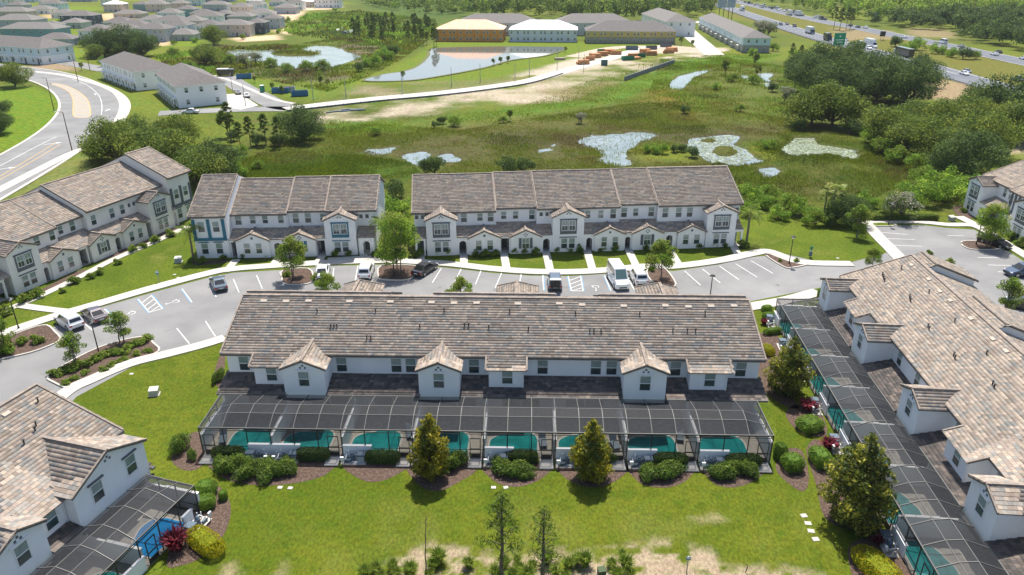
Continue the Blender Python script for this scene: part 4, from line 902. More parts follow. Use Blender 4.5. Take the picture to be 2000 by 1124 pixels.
        d.box(-0.5, 0.5, -0.06, 0, 0.02, 2.15, DOORG)
        for k in range(3): d.box(-0.36, 0.36, -0.08, -0.06, 0.2+k*0.65, 0.7+k*0.65, GREYTRIM)
        dd = d.build('door', t, (x, my, 0)); h = MB(); h.box(0.36, 0.42, -0.13, -0.06, 0.95, 1.1, PALEBEAM); h.build('handle', dd)
        mb = MB(); mb.box(x-w2-0.1, x+w2+0.1, 0.1, my, 0.0, 0.03, CONC); mb.build('porch_floor', t)
    for (x, kind) in wins:
        y = main_y(x)
        if kind == 's': window(t, x, y, 5.0, 0.5, 0.6)
        elif kind == 'm': window(t, x, y, 4.5, 0.75, 1.15)
        else: window(t, x, y, 4.35, 0.85, 1.45)
    rf.build(t, tiles); return t
# ---------------------------------------------------------------- foliage
NR = np.random.default_rng(5)
def leaves(P, N, size, rng, jit=0.9, asp=0.55):
    """one small folded-diamond leaf (quad) per point"""
    n = len(P); nr = N+rng.normal(0, jit, (n, 3)); nr /= np.linalg.norm(nr, axis=1, keepdims=True)+1e-9
    a = np.cross(nr, rng.normal(0, 1, (n, 3))); a /= np.linalg.norm(a, axis=1, keepdims=True)+1e-9; b = np.cross(nr, a)
    s = size*rng.uniform(0.6, 1.35, (n, 1)); a = a*s*0.5; b = b*s*0.5*asp
    V = np.stack([P-a, P-b+nr*s*0.06, P+a, P+b+nr*s*0.06], 1).reshape(-1, 3)
    F = (np.arange(n)[:, None]*4+np.arange(4)[None, :])
    return V, F
def clump_points(clumps, n, rng, shell=0.62):
    C = np.array(clumps, float); wts = (C[:,3]*C[:,4]+C[:,4]*C[:,5]+C[:,3]*C[:,5]); wts /= wts.sum()
    k = rng.choice(len(C), n, p=wts); d = rng.normal(0, 1, (n, 3)); d /= np.linalg.norm(d, axis=1, keepdims=True)
    r = shell+(1-shell)*rng.random((n, 1))**0.7; r = np.where(rng.random((n, 1)) < 0.2, rng.random((n, 1))**0.4, r); r *= rng.normal(1, 0.10, (n, 1))
    clump_points.k = k
    return C[k, :3]+d*C[k, 3:6]*r, d
def crown_mesh(name, clumps, n, size, mats, rng, asp=0.55, jit=0.7, wts=None):
    P, N = clump_points(clumps, n, rng); V, F = leaves(P, N, size, rng, jit, asp)
    w_ = wts or [1/len(mats)]*len(mats)
    # neighbouring leaves share a tone now and then
    p_ = np.array(w_)/sum(w_); mi = rng.choice(len(mats), n, p=p_); tone = rng.choice(len(mats), len(clumps), p=p_); mi = np.where(rng.random(n) < .55, tone[clump_points.k], mi)
    return np_mesh(name, V, F, mats, mi)
def limb(mb, p0, p1, r0, r1, m, rng, k=3, wob=0.12):
    p0 = np.array(p0, float); p1 = np.array(p1, float); L = np.linalg.norm(p1-p0); pr = p0
    for i in range(1, k+1):
        q = p0+(p1-p0)*i/k+(rng.normal(0, wob*L/k, 3) if i < k else 0)
        mb.tube(pr, q, r0+(r1-r0)*(i-1)/k, m, r0+(r1-r0)*i/k, n=6, cap=False); pr = q
def oak(name, seed, mats, H=9.0, Rr=5.5, n=5200, leaf=0.42, base=0.35, bark=BARK, nc=26, label='', cat='tree', wts=None, flat=0.75, trunk_r=0.38):
    rng = np.random.default_rng(seed); t = thing(name, label, cat)
    cl = []; hb = H*base
    for i in range(nc):
        a = rng.uniform(0, 2*math.pi); q = rng.random()**0.55; zc_ = hb+(H-hb)*(0.12+0.78*rng.random()**0.8*(1-0.45*q**2))
        rr = Rr*rng.uniform(0.22, 0.40); cl.append((Rr*0.78*q*math.cos(a), Rr*0.78*q*math.sin(a), min(zc_, H-rr*0.6), rr, rr, rr*flat))
    mb = MB(); top = np.array([rng.normal(0, .2), rng.normal(0, .2), hb*0.9]); limb(mb, (0,0,-0.15), top, trunk_r, trunk_r*0.75, bark, rng)
    for c_ in cl[::2]: limb(mb, top, c_[:3], trunk_r*0.45, 0.05, bark, rng, 3, 0.2)
    mb.build('trunk', t); obj('crown', crown_mesh('crown', cl, n, leaf, mats, rng, wts=wts), t)
    return Proto(t)
def lot_tree(name, seed, mats, H=5.6, Rr=1.9, n=2600, leaf=0.21, base=0.38, stems=1, nc=22, label=''):
    rng = np.random.default_rng(seed); t = thing(name, label, 'tree'); cl = []; hb = H*base
    for i in range(nc):
        q = rng.random(); z_ = hb+(H-hb)*(0.05+0.9*q); prof = math.sin(math.pi*min(0.95, 0.25+0.72*q))**0.8
        a = rng.uniform(0, 2*math.pi); r_ = Rr*prof*rng.uniform(0.2, 0.85); rr = Rr*rng.uniform(0.18, 0.36)
        cl.append((r_*math.cos(a), r_*math.sin(a), z_, rr, rr, rr*0.8))
    mb = MB()
    for s_ in range(stems):
        o = np.array([(s_-(stems-1)/2)*0.5, rng.normal(0, 0.1), -0.1]); top = np.array([o[0]*1.6, o[1], H*0.72]); limb(mb, o, top, 0.10, 0.035, PALEBARK, rng, 4, 0.06)
    for c_ in cl: limb(mb, (0, 0, max(hb*0.8, c_[2]-Rr*0.7)), c_[:3], 0.035, 0.012, PALEBARK, rng, 2, 0.12)
    mb.build('trunk', t); obj('crown', crown_mesh('crown', cl, n, leaf, mats, rng, jit=0.9), t); return Proto(t)
def cone_tree(name, seed, mats, H=6.8, Rr=2.1, n=6500, leaf=0.30, wts=None, label='', cat='tree'):
    rng = np.random.default_rng(seed); t = thing(name, label, cat); cl = []
    for i in range(60):
        q = (i+0.5)/60; z_ = 0.35+(H-0.6)*q; pr = Rr*(1-q**1.7)**0.72*(0.80+0.34*rng.random())*(0.58+0.42*min(1, q/0.30)); a = i*2.399+rng.normal(0, .3); rr = max(0.22, pr*rng.uniform(0.28, 0.42))
        d = max(0, pr-rr*0.7); cl.append((d*math.cos(a), d*math.sin(a), z_, rr, rr, rr*0.75))
        if i % 3 == 0: cl.append((d*0.4*math.cos(a+2), d*0.4*math.sin(a+2), z_, rr*1.2, rr*1.2, rr))
    mb = MB(); limb(mb, (0,0,-0.1), (0.05,0,H*0.92), 0.16, 0.03, BARK, rng, 5, 0.03)
    for i in range(0, len(cl), 4): limb(mb, (0,0,max(.3, cl[i][2]-0.5)), cl[i][:3], 0.04, 0.012, BARK, rng, 2, .05)
    mb.build('trunk', t); obj('crown', crown_mesh('crown', cl, n, leaf, mats, rng, asp=0.45, jit=0.75, wts=wts), t); return Proto(t)
def pine(name, seed, H=9, Rr=2.2, n=1800, leaf=0.55, base=0.4, label=''):
    rng = np.random.default_rng(seed); t = thing(name, label, 'tree'); cl = []; mb = MB(); limb(mb, (0,0,-0.1), (0.1,0,H), 0.16, 0.03, BARK, rng, 5, 0.03)
    for i in range(24):
        q = i/23; z_ = H*(base+(1-base)*q); r_ = Rr*(1-q)**0.6*rng.uniform(0.4, 1.0); a = i*2.4; rr = 0.30+0.35*rng.random()
        p = (r_*math.cos(a), r_*math.sin(a), z_+0.3*r_); cl.append((*p, rr, rr, rr*0.6)); limb(mb, (0,0,z_-0.15), p, 0.04, 0.015, BARK, rng, 2, .1)
    mb.build('trunk', t); obj('crown', crown_mesh('crown', cl, n, leaf, L_PINE, rng, asp=0.14, jit=1.2), t); return Proto(t)
def bush(name, seed, mats, rx=0.9, ry=0.9, h=1.1, n=1400, leaf=0.13, nc=16, label='', cat='shrub', wts=None, neat=False, stem=True, sup=3.2):
    rng = np.random.default_rng(seed); t = thing(name, label, cat); cl = []
    if neat:       # clipped: leaves on a rounded box
        V = rng.uniform(-1, 1, (n, 3)); k = (np.abs(V)**sup).sum(1, keepdims=True)**(1/sup); D = V/k; P = D*np.array([rx, ry, h/2])*rng.normal(1, 0.035, (n, 1)); P[:, 2] += h/2; P[:, 2] = np.maximum(P[:, 2], 0.02)
        V_, F_ = leaves(P, D/np.linalg.norm(D, axis=1, keepdims=True), leaf, rng, 0.6); mi = rng.choice(len(mats), n, p=np.array(wts or [1]*len(mats))/sum(wts or [1]*len(mats)))
        me = np_mesh('foliage', V_, F_, mats, mi)
        mb = MB(); e_ = .70 if sup < 3 else .80; mb.hexa([(-rx*e_,-ry*e_,0),(rx*e_,-ry*e_,0),(rx*e_,ry*e_,0),(-rx*e_,ry*e_,0)], [(-rx*e_*.8,-ry*e_*.8,h*.86),(rx*e_*.8,-ry*e_*.8,h*.86),(rx*e_*.8,ry*e_*.8,h*.86),(-rx*e_*.8,ry*e_*.8,h*.86)], mats[2 if len(mats) > 2 else 0]); mb.build('inner_foliage', t)
        obj('foliage', me, t)
        return Proto(t)
    for i in range(nc):
        a = rng.uniform(0, 2*math.pi); q = rng.random()**0.5; z_ = h*(0.2+0.6*rng.random()*(1-0.5*q)); rr = rng.uniform(0.28, 0.42)
        cl.append((rx*0.72*q*math.cos(a), ry*0.72*q*math.sin(a), z_, rx*rr, ry*rr, h*rr*0.8))
    obj('foliage', crown_mesh('foliage', cl, n, leaf, mats, rng, wts=wts), t)
    if stem:
        mb = MB()
        for c_ in cl[:6]: limb(mb, (0,0,-0.05), c_[:3], 0.03, 0.01, BARK, rng, 2)
        mb.build('stem', t)
    return Proto(t)
def blades(name, seed, mats, r=0.6, h=1.0, n=160, wd=0.05, label='', cat='grass clump', wts=None):
    rng = np.random.default_rng(seed); t = thing(name, label, cat); V = []; F = []; mi = []
    for i in range(n):
        a = rng.uniform(0, 2*math.pi); q = r*0.35*rng.random()**0.5; b0 = np.array([q*math.cos(a), q*math.sin(a), 0]); lean = rng.uniform(0.1, 0.9)*r; hh = h*rng.uniform(0.6, 1.1); a2 = a+rng.normal(0, .6)
        d = np.array([math.cos(a2), math.sin(a2), 0]); s_ = np.array([-d[1], d[0], 0])*wd*0.5; m_ = b0+d*lean*0.4+np.array([0,0,hh*0.7]); e_ = b0+d*lean+np.array([0,0,hh*rng.uniform(0.75, 1.0)])
        k = len(V); V += [b0-s_, b0+s_, m_+s_, m_-s_, e_-s_*0.2, e_+s_*0.2]; F += [(k,k+1,k+2,k+3),(k+3,k+2,k+5,k+4)]; x_ = rng.choice(len(mats), p=np.array(wts or [1]*len(mats))/sum(wts or [1]*len(mats))); mi += [x_, x_]
    obj('foliage', np_mesh('foliage', V, F, mats, mi), t); return Proto(t)
def palm(name, seed, H=4.6, fronds=18, L=2.0, fan=False, label=''):
    rng = np.random.default_rng(seed); t = thing(name, label, 'palm'); mb = MB(); limb(mb, (0,0,-0.1), (0.1,0,H), 0.17, 0.13, PALEBARK, rng, 6, 0.03); mb.build('trunk', t)
    me_ = []
    for k in range(2):
        V = []; F = []; mi = []
        if fan:
            for i in range(18):
                a = math.radians(-80+i*9.4); o_ = np.array([0.55*L, 0, 0.1]); d = np.array([math.cos(a)*0.8, math.sin(a)*0.8, -0.25*abs(math.sin(a))]); s_ = np.array([-d[1], d[0], 0.1])*0.07; q = len(V)
                V += [o_, o_+d*0.5*L*0.5+s_, o_+d*0.5*L+np.array([0,0,-0.12]), o_+d*0.5*L*0.5-s_]; F.append((q,q+1,q+2,q+3)); mi.append(int(rng.random() < .2))
            q = len(V); V += [np.array([0,-.02,0]), np.array([0.55*L,-.02,.1]), np.array([0.55*L,.02,.1]), np.array([0,.02,0])]; F.append((q,q+1,q+2,q+3)); mi.append(0)
        else:
            for i in range(16):
                q_ = (i+1)/16; x = L*q_; z_ = 0.5*math.sin(q_*1.9)*L*0.55-0.55*L*q_**2.2*0.7
                for s_ in (-1, 1):
                    q = len(V); ln = 0.55*math.sin(math.pi*(0.15+0.8*q_)); p = np.array([x, 0, z_])
                    V += [p, p+np.array([0.12, s_*ln*0.5, 0.02]), p+np.array([0.22, s_*ln, -0.22-0.1*k]), p+np.array([0.05, s_*ln*0.5, -0.02])]; F.append((q,q+1,q+2,q+3)); mi.append(int(rng.random() < .12))
        me_.append(np_mesh('frond', V, F, L_PALM, mi))
    for i in range(fronds):
        o = obj('frond', me_[i % 2], t, (0.1, 0, H-0.02*i)); o.rotation_euler = (0, math.radians(rng.uniform(-45, 35)), i*2.399)
    return Proto(t)

# ---------------------------------------------------------------- vehicles (x right, y forward)
WHEEL = {}
def wheel(parent, x, y, r=0.34, wd=0.22):
    key = (r, wd)
    if key not in WHEEL:
        a = MB(); a.tube((-wd/2,0,0), (wd/2,0,0), r, TYRE, n=14); b = MB(); b.tube((-wd/2-0.012,0,0), (wd/2+0.012,0,0), r*0.64, RIM, n=10); WHEEL[key] = (a.me('wheel'), b.me('rim'))
    o = obj('wheel', WHEEL[key][0], parent, (x, y, r)); obj('rim', WHEEL[key][1], o)
def loft(mb, st, m):
    """stations (y, half width low, z low, half width waist, z waist, half width top, z top)"""
    n = 6; vs = []
    for (y, a, za, b_, zb, c_, zc_) in st: vs += [(-a,y,za), (-b_,y,zb), (-c_,y,zc_), (c_,y,zc_), (b_,y,zb), (a,y,za)]
    fs = []
    for i in range(len(st)-1):
        for j in range(n): fs.append((i*n+j, i*n+(j+1) % n, (i+1)*n+(j+1) % n, (i+1)*n+j))
    fs += [tuple(range(n)), tuple(reversed(range((len(st)-1)*n, len(st)*n)))]
    mb.mesh(vs, fs, m)
DIM = {'sedan': (4.7,1.82,1.45), 'suv': (4.7,1.9,1.72), 'van': (5.6,2.05,2.55), 'pickup': (5.6,1.98,1.85)}
def vehicle(kind, pm, far=False):
    L, W, H = DIM[kind]; h = L/2; w2 = W/2
    belt = {'sedan': 0.92, 'suv': 1.05, 'van': 1.25, 'pickup': 1.08}[kind]
    if kind == 'sedan': cab = (-1.78, -0.95, 0.25, 1.12)
    elif kind == 'suv': cab = (-h+0.12, -h+0.5, 0.35, 1.15)
    elif kind == 'van': cab = (-h+0.05, -h+0.14, 0.95, 1.95)
    else: cab = (-0.75, -0.55, 0.75, 1.45)
    hood = belt-0.06; tail = belt-0.02 if kind != 'sedan' else belt
    b = MB(); loft(b, [(-h, w2*.80, 0.42, w2*.88, 0.62, w2*.78, tail-0.12), (-h+0.14, w2*.92, 0.28, w2*.97, 0.66, w2*.86, tail), (-h+0.75, w2*.97, 0.24, w2, 0.7, w2*.90, belt), (-0.2, w2*.97, 0.22, w2, 0.7, w2*.92, belt), (cab[3]+0.1, w2*.97, 0.22, w2, 0.7, w2*.90, belt), (h-0.55, w2*.96, 0.24, w2*.98, 0.66, w2*.84, hood-0.08), (h-0.12, w2*.88, 0.28, w2*.92, 0.6, w2*.72, hood-0.2), (h, w2*.72, 0.36, w2*.78, 0.58, w2*.62, hood-0.3)], pm)
    cr = H; wt = w2*(0.74 if kind != 'van' else 0.80); wb = w2*0.90
    lo = [(-wb,cab[0],belt-.02),(wb,cab[0],belt-.02),(wb,cab[3],belt-.02),(-wb,cab[3],belt-.02)]; hi = [(-wt,cab[1],cr-.04),(wt,cab[1],cr-.04),(wt,cab[2],cr-.02),(-wt,cab[2],cr-.02)]
    b.hexa(lo, hi, pm); b.hexa([(x*.985, y, z) for x, y, z in hi], [(x*.9, y+(0.1 if y < 0 else -0.12), cr+0.03) for x, y, z in hi], pm)
    if kind == 'pickup': b.box(-w2*.82, w2*.82, -h+0.2, -0.9, belt+0.002, belt+0.02, BLACKM)
    V = lambda p: Vector(p)
    def inset(a, b_, c_, d, off, k0=0.08, k1=0.10):
        a, b_, c_, d = V(a), V(b_), V(c_), V(d); P = lambda s, t: a.lerp(b_, s).lerp(d.lerp(c_, s), t); n = (b_-a).cross(d-a).normalized()*off
        return [P(k0,k1)+n, P(1-k0,k1)+n, P(1-k0,1-k1)+n, P(k0,1-k1)+n]
    panes = {'windscreen': [inset(lo[2], lo[3], hi[3], hi[2], 0.012)], 'rear_window': [inset(lo[0], lo[1], hi[1], hi[0], 0.012, 0.1, 0.22 if kind in ('suv','van') else 0.12)], 'side_window': []}
    for s in (0, 1):
        A, B_, C_, D = (lo[1], lo[2], hi[2], hi[1]) if s == 0 else (lo[3], lo[0], hi[0], hi[3])
        cuts = (0.06, 0.36, 0.39, 0.66, 0.69, 0.96) if kind in ('suv', 'sedan') else ((0.04, 0.30, 0.33, 0.62, 0.68, 0.97) if kind == 'van' else (0.06, 0.48, 0.52, 0.95))
        for i in range(0, len(cuts), 2):
            a, b_, c_, d = V(A), V(B_), V(C_), V(D); n = (b_-a).cross(d-a).normalized()*0.012; P = lambda s_, t: a.lerp(b_, s_).lerp(d.lerp(c_, s_), t)
            l_, h_ = (0.14, 0.86) if kind != 'van' else (0.30, 0.82)
            panes['side_window'].append([P(cuts[i], l_)+n, P(cuts[i+1], l_)+n, P(cuts[i+1], h_)+n, P(cuts[i], h_)+n])
    wr = 0.34 if kind == 'sedan' else 0.38; wy = (h-0.95, -h+0.95)
    if far:
        for ps in panes.values():
            for p in ps: b.poly(p, CARGLASS)
        for s in (-1, 1):
            for y in wy: b.tube((s*(w2-.2),y,wr), (s*(w2+.01),y,wr), wr, TYRE, n=8)
            b.box(s*w2*.62-.16, s*w2*.62+.16, -h-.02, -h+.02, .68, .8, RLAMP)
        return b.me('far_'+kind)
    t = thing('car' if kind != 'van' else 'van', '', 'car' if kind != 'van' else 'van'); o = b.build('body', t)
    bv = o.modifiers.new('bevel', 'BEVEL'); bv.width = 0.05; bv.segments = 2; bv.angle_limit = 0.5
    for nm, ps in panes.items():
        for p in ps:
            m_ = MB(); m_.poly(p, CGLASSB if nm == 'windscreen' and kind == 'van' else CARGLASS); m_.build(nm, t)
    for s in (-1, 1):
        for y in wy:
            m_ = MB(); m_.tube((s*(w2-.26),y,wr+.02), (s*(w2-.012),y,wr+.02), wr+0.07, BLACKM, n=14); m_.build('wheel_arch', t); wheel(t, s*(w2-.10), y, wr)
        m_ = MB(); m_.box(s*w2*.66-.2, s*w2*.66+.2, h-.24, h-.04, hood-.33, hood-.2, WLAMP); m_.build('headlight', t)
        m_ = MB(); m_.box(s*w2*.74-.14, s*w2*.74+.14, -h-.02, -h+.08, tail-.32, tail-.14, RLAMP); m_.build('taillight', t)
        m_ = MB(); m_.box(s*(w2+.02)-.1, s*(w2+.02)+.1, cab[3]-.35, cab[3]-.22, belt, belt+.14, pm); m_.build('mirror', t)
    m_ = MB(); m_.box(-.26, .26, -h-.03, -h+.01, .58, .7, PLATE); m_.build('licence_plate', t)
    m_ = MB(); m_.box(-w2*.7, w2*.7, -h-.05, -h+.1, .36, .5, BLACKM if kind != 'van' else GREYM); m_.build('bumper', t)
    m_ = MB(); m_.box(-w2*.5, w2*.5, h-.03, h+.03, .42, .58, BLACKM); m_.build('grille', t)
    return t
def box_truck(cabm, boxm, L=8.0, far=True):
    b = MB(); b.hexa([(-1.15,1.9,.5),(1.15,1.9,.5),(1.15,4.0,.5),(-1.15,4.0,.5)], [(-1.1,1.95,2.7),(1.1,1.95,2.7),(1.05,3.3,2.7),(-1.05,3.3,2.7)], cabm)
    b.poly([(-.95,3.78,1.6),(.95,3.78,1.6),(.9,3.42,2.5),(-.9,3.42,2.5)][::-1], CARGLASS)
    b.box(-1.25, 1.25, 1.7-L, 1.75, .9, 3.9, boxm); b.box(-1, 1, 1.7-L, 3.8, .5, .88, BLACKM)
    for s in (-1, 1):
        for y in (3.1, 1.7-L+1.2, 1.7-L+2.4): b.tube((s*.9,y,.5), (s*1.2,y,.5), .5, TYRE, n=8)
    return b.me('box_truck')
# ================================================================ BUILDINGS
def frame(a, b_):
    A_, B_ = g(*a), g(*b_); return A_, math.atan2(B_[1]-A_[1], B_[0]-A_[0])
# --- central row of pool villas
rzC = math.radians(-1.41); cC, sC = math.cos(rzC), math.sin(rzC); DC = 5.7
oC = (-27.55-sC*DC, 54.1+cC*DC, 0)
unitsC = [(6.27*i+0.0, 6.27*(i+1)) for i in range(8)]
villaC = villa_row('villa_row', 'long white villa row in the centre with tan tiled roof and eight screened pools', oC, rzC, -0.2, 50.9,
    [(6.0,9.9), (18.7,22.5), (37.8,41.7)], [(2.9,6.0), (25.2,28.5), (44.1,47.6)], [1.4,10.9,16.2,17.6,23.7,30.3,35.4,36.9,43.0,49.2],
    [(-0.2,14.6), (19.2,31.5), (36.2,50.9)], unitsC, DC, tiles=300, fsl=0.46, up=0.55, ridge=9.4,
    wide=[(4.2,8.8)]+[(6.27*i+0.1, 6.27*i+2.6) for i in (2,3,4,5,6,7)],
    pipes=[(9.4,3.3),(9.7,3.35),(10.0,3.3),(13.2,1.9),(13.6,1.9),(18.2,3.4),(22.6,3.6),(23.0,3.6),(25.0,3.4),(28.9,3.2),(34.9,3.1),(35.3,3.1),(36.0,3.1),(43.0,3.2),(44.4,3.2),(45.2,3.2),(7.6,5.2),(13.5,5.3),(20.4,5.4),(27.0,5.4),(33.6,5.3),(40,5.3),(46.5,5.4)])
for x_ in (9.6, 27.6, 43.6): hip_porch(villaC, x_, 15.2, 4.8, 4.6, 5.4, 1.6)
pool_cage('pool_enclosure', 'long dark screened enclosure behind the central villa row', oC, rzC, 0.0, 50.16, DC, unitsC, [0.75]+[6.27*(i+1)-0.75 for i in range(1, 8)], None)
def deck(name, o, rz, x0, x1, D, back=2.6):
    mb = MB(); mb.box(x0-0.1, x1+0.1, -D-0.05, back-0.15, 0.0, 0.03, PAVER)
    mb.build(name, None, (o[0], o[1], 0), rz, kind='structure')
deck('pool_deck', oC, rzC, 0, 50.16, DC)
ordn = ['first', 'second', 'third', 'fourth', 'fifth', 'sixth', 'seventh', 'eighth']
for i in range(8):
    a = 6.27*i; fl = i == 0
    px0, px1 = (a+1.7, a+5.9) if fl else (a+0.4, a+4.7)
    pool('teal pool under the central screen, %s from the left' % ordn[i], oC, rzC, px0, px1, -DC+0.3, -DC+3.9, POOLW, flip=fl)
for i, xd in enumerate([0.75]+[6.27*(k+1)-0.75 for k in range(1, 8)]):
    mb = MB(); mb.box(-0.6, 0.6, -DC-1.45, -DC-0.08, 0.0, 0.05, CONC); o = mb.build('door_slab', None, (oC[0]+xd*cC, oC[1]+xd*sC, 0), rzC, kind='structure')
# --- right-hand row, turned towards the lawn
rzR = math.atan2(-0.9966, -0.082); DR = 4.9
oR = (37.0, 80.6, 0); unitsR = [(6.2*i, 6.2*(i+1)) for i in range(8)]
villaR = villa_row('villa_row', 'white villa row along the right edge, its tiled roof running away from the viewer', oR, rzR, 0.0, 49.6,
    [(0.2,3.3), (11.9,15.6), (24.2,27.8), (36.9,40.6)], [(6.3,9.5), (30.9,34.5), (43.2,46.8)], [5.2,10.6,17.2,21.3,29.4,36.0,42.2], [(-0.35,3.4), (12.0,18.3), (24.4,30.6), (37,43)], unitsR, DR, tiles=300, front_tiles=True, ridge=9.7, up=1.15,
    wide=[(6.2*i+0.1, 6.2*i+2.4) for i in range(8)],
    pipes=[(2.4,3.6),(2.9,3.5),(3.4,3.4),(3.9,3.3),(8.9,4.0),(9.3,3.9),(9.7,3.8),(15.3,3.3),(15.8,3.2),(21.0,3.2),(21.5,3.1),(26.4,3.9),(26.9,3.8),(2.2,5.6),(9,5.8),(15.6,5.5),(22.0,5.4),(28.2,5.5)])
hip_porch(villaR, 21.5, 15.2, 5.2, 5, 5.4, 1.6)
pool_cage('pool_enclosure', 'long screened enclosure beside the right-hand villa row', oR, rzR, 0.0, 49.6, DR, unitsR, [6.2*(i+1)-0.75 for i in range(8)], None)
deck('pool_deck', oR, rzR, 0, 49.6, DR)
for i in range(8): pool('teal pool of the right-hand villa row, %s from the far end' % ordn[i], oR, rzR, 6.2*i+0.6, 6.2*i+4.9, -DR+0.3, -DR+3.3)
# --- corner house at the lower left
SLEN = 25.2; rzL = math.radians(73.9); DL = 4.85; cL, sL = math.cos(rzL), math.sin(rzL); oL = (-29.4-SLEN*cL, 48.0-SLEN*sL, 0); m_ = lambda q: SLEN-q
unitsL = [(m_(6.3*(i+1)), m_(6.3*i)) for i in range(3, -1, -1)]
villaL = villa_row('villa_row', 'white villa at the lower left corner with a big tiled gable', oL, rzL, 0.0, m_(-0.4), [(0.0,m_(21.8)), (m_(12.9),m_(9.2)), (m_(6.6),m_(-0.35),[m_(1.25),m_(4.6)],1)], [(m_(17.8),m_(14.6)), (m_(9.2),m_(6.6))], [m_(14.0),m_(19.5)], [(m_(22),m_(14))], unitsL, DL, tiles=300,
    wide=[(m_(2.2),m_(1.2)), (m_(8.8),m_(6.4))], pipes=[(m_(2.6),4.6),(m_(3.0),4.3),(m_(4.4),3.9),(m_(7.2),6.2),(m_(0.6),6.3),(m_(9.9),4.9),(m_(10.8),4.8)], walls_hi=1.7, up=0.55, ridge=9.8, rw=(2,5,6,3,4,6), fsl=0.6, front_tiles=True)
pool_cage('pool_enclosure', 'screened enclosure over a blue pool at the lower left', oL, rzL, 0.0, m_(0.4), DL, unitsL, [m_(6.3-0.75), m_(12.6-0.75)], None, step=2.06)
deck('pool_deck', oL, rzL, 0.0, m_(0.4), DL)
pool('bright blue pool under the lower left screen', oL, rzL, m_(5.4), m_(1.6), -DL+0.3, -DL+3.3, POOLB); pool('teal pool at the lower left edge of the picture', oL, rzL, m_(11.2), m_(7.4), -DL+0.5, -DL+3.2)
# --- townhouse rows of the middle distance
O_, d_ = frame((835,500), (1428,477)); d_ = math.radians(4.8)
town_row('townhouse_row', 'white townhouse row of eight doors with grey window surrounds, right of centre', (O_[0], O_[1]-0.05, 0), d_,
    [(-2.15,10.4,1.95,6.05,10.3), (10.4,16.5,2.45,6.3,10.4), (16.5,29.2,1.8,6.25,10.2), (29.2,35.0,2.3,6.45,10.3), (35.0,48.2,1.6,6.3,10.1)],
    [(0.0,4.4), (18.7,23.4), (42.2,46.7)], [(6.2,10.8,'two'), (12.4,16.9,'shutter'), (25.1,29.6,'two'), (30.8,35.4,'shutter'), (37.8,42.0,'two')],
    [(-0.95,'rect',1.0), (5.3,'arch',1.35), (11.6,'rect',1.2), (17.8,'arch',1.3), (24.3,'arch',1.2), (30.2,'arch',1.1), (36.6,'arch',1.25), (47.3,'rect',0.9)],
    [(-1.4,'s'), (-0.5,'s'), (5.6,'n'), (8.0,'m'), (9.6,'n'), (11.6,'m'), (13.4,'m'), (15.9,'n'), (17.2,'s'), (18.1,'s'), (24.3,'m'), (26.3,'m'), (28.2,'n'), (30.0,'n'), (31.8,'m'), (34.2,'n'), (36.2,'n'), (38.3,'n'), (40.0,'n'), (47.4,'s')])
O_, d_ = frame((380,505), (695,497)); d_ = math.radians(3.4)
town_row('townhouse_row', 'white townhouse row with teal window trim, left of centre', (O_[0], O_[1]-0.1, 0), d_,
    [(0.15,5.5,-0.35,6.5,8.6), (5.5,13.7,1.9,6.0,9.7), (13.7,19.3,2.3,6.25,9.8), (19.3,26.9,1.9,6.3,9.5)],
    [(19.4,23.9)], [(6.4,11.2,'two'), (13.4,17.9,'shutter')], [(5.95,'rect',0.7), (12.3,'arch',1.3), (18.6,'rect',1.2), (25.3,'arch',1.3)],
    [(6.5,'n'), (8.6,'m'), (10.4,'m'), (12.7,'m'), (14.8,'n'), (16.6,'n'), (18.8,'m'), (24.5,'s'), (25.4,'s')], trim=TEALTRIM, endbays=[(0.4,5.3)])
O_ = g(36.8,576.9); d_ = math.radians(70.6)
town_row('townhouse_row', 'white townhouse row at the left edge with stepped tiled roof', (O_[0]-0.35, O_[1]-0.4, 0), d_,
    [(-14.5,-8.0,1.9,6.3,9.6), (-8.0,0.4,1.9,6.0,9.8), (0.4,9.9,2.0,6.0,9.7), (9.9,15.0,2.7,6.1,9.9), (15.0,29.9,1.9,6.7,9.6), (29.9,35.2,0.5,7.9,8.4)],
    [(0.3,4.9), (24.4,29.0)], [(5.9,10.3,'two'), (12.5,16.9,'shutter'), (18.5,23.1,'two'), (-9.5,-5.0,'two')], [(5.3,'arch',1.0), (11.4,'rect',1.2), (17.6,'arch',1.2), (23.8,'rect',0.9), (-1.6,'rect',1.3), (29.5,'rect',0.6), (-3.6,'arch',1.2)],
    [(6.8,'n'), (9.2,'n'), (11.2,'m'), (13.2,'n'), (16.2,'n'), (19.6,'n'), (21.6,'n'), (23.0,'s'), (23.9,'s'), (-2.0,'n')], body=CREAM, endbays=[(30.1,35.0)])
# --- townhouse at the right edge
def right_house():
    a = g(1880,410); bq = g(1990,475); d = math.atan2(bq[1]-a[1], bq[0]-a[0])
    return town_row('townhouse_row', 'white townhouse row cut off by the right edge, beside the far car park', (a[0], a[1], 0), d,
        [(-0.3,9.0,2.0,6.2,8.6), (9.0,22.0,1.2,6.3,8.2), (22.0,36.0,2.0,6.2,8.6)], [(0.0,4.2), (13.2,17.8)], [(23.0,27.4,'two')], [(5.0,'arch',1.2), (12.2,'rect',1.2), (20.0,'rect',1.2), (29,'arch',1.2)], [(6.4,'n'), (8.0,'n'), (19.5,'n'), (25,'n')], body=STUCCO, endbays=[(9.3,12.0)], back=14)
right_house()

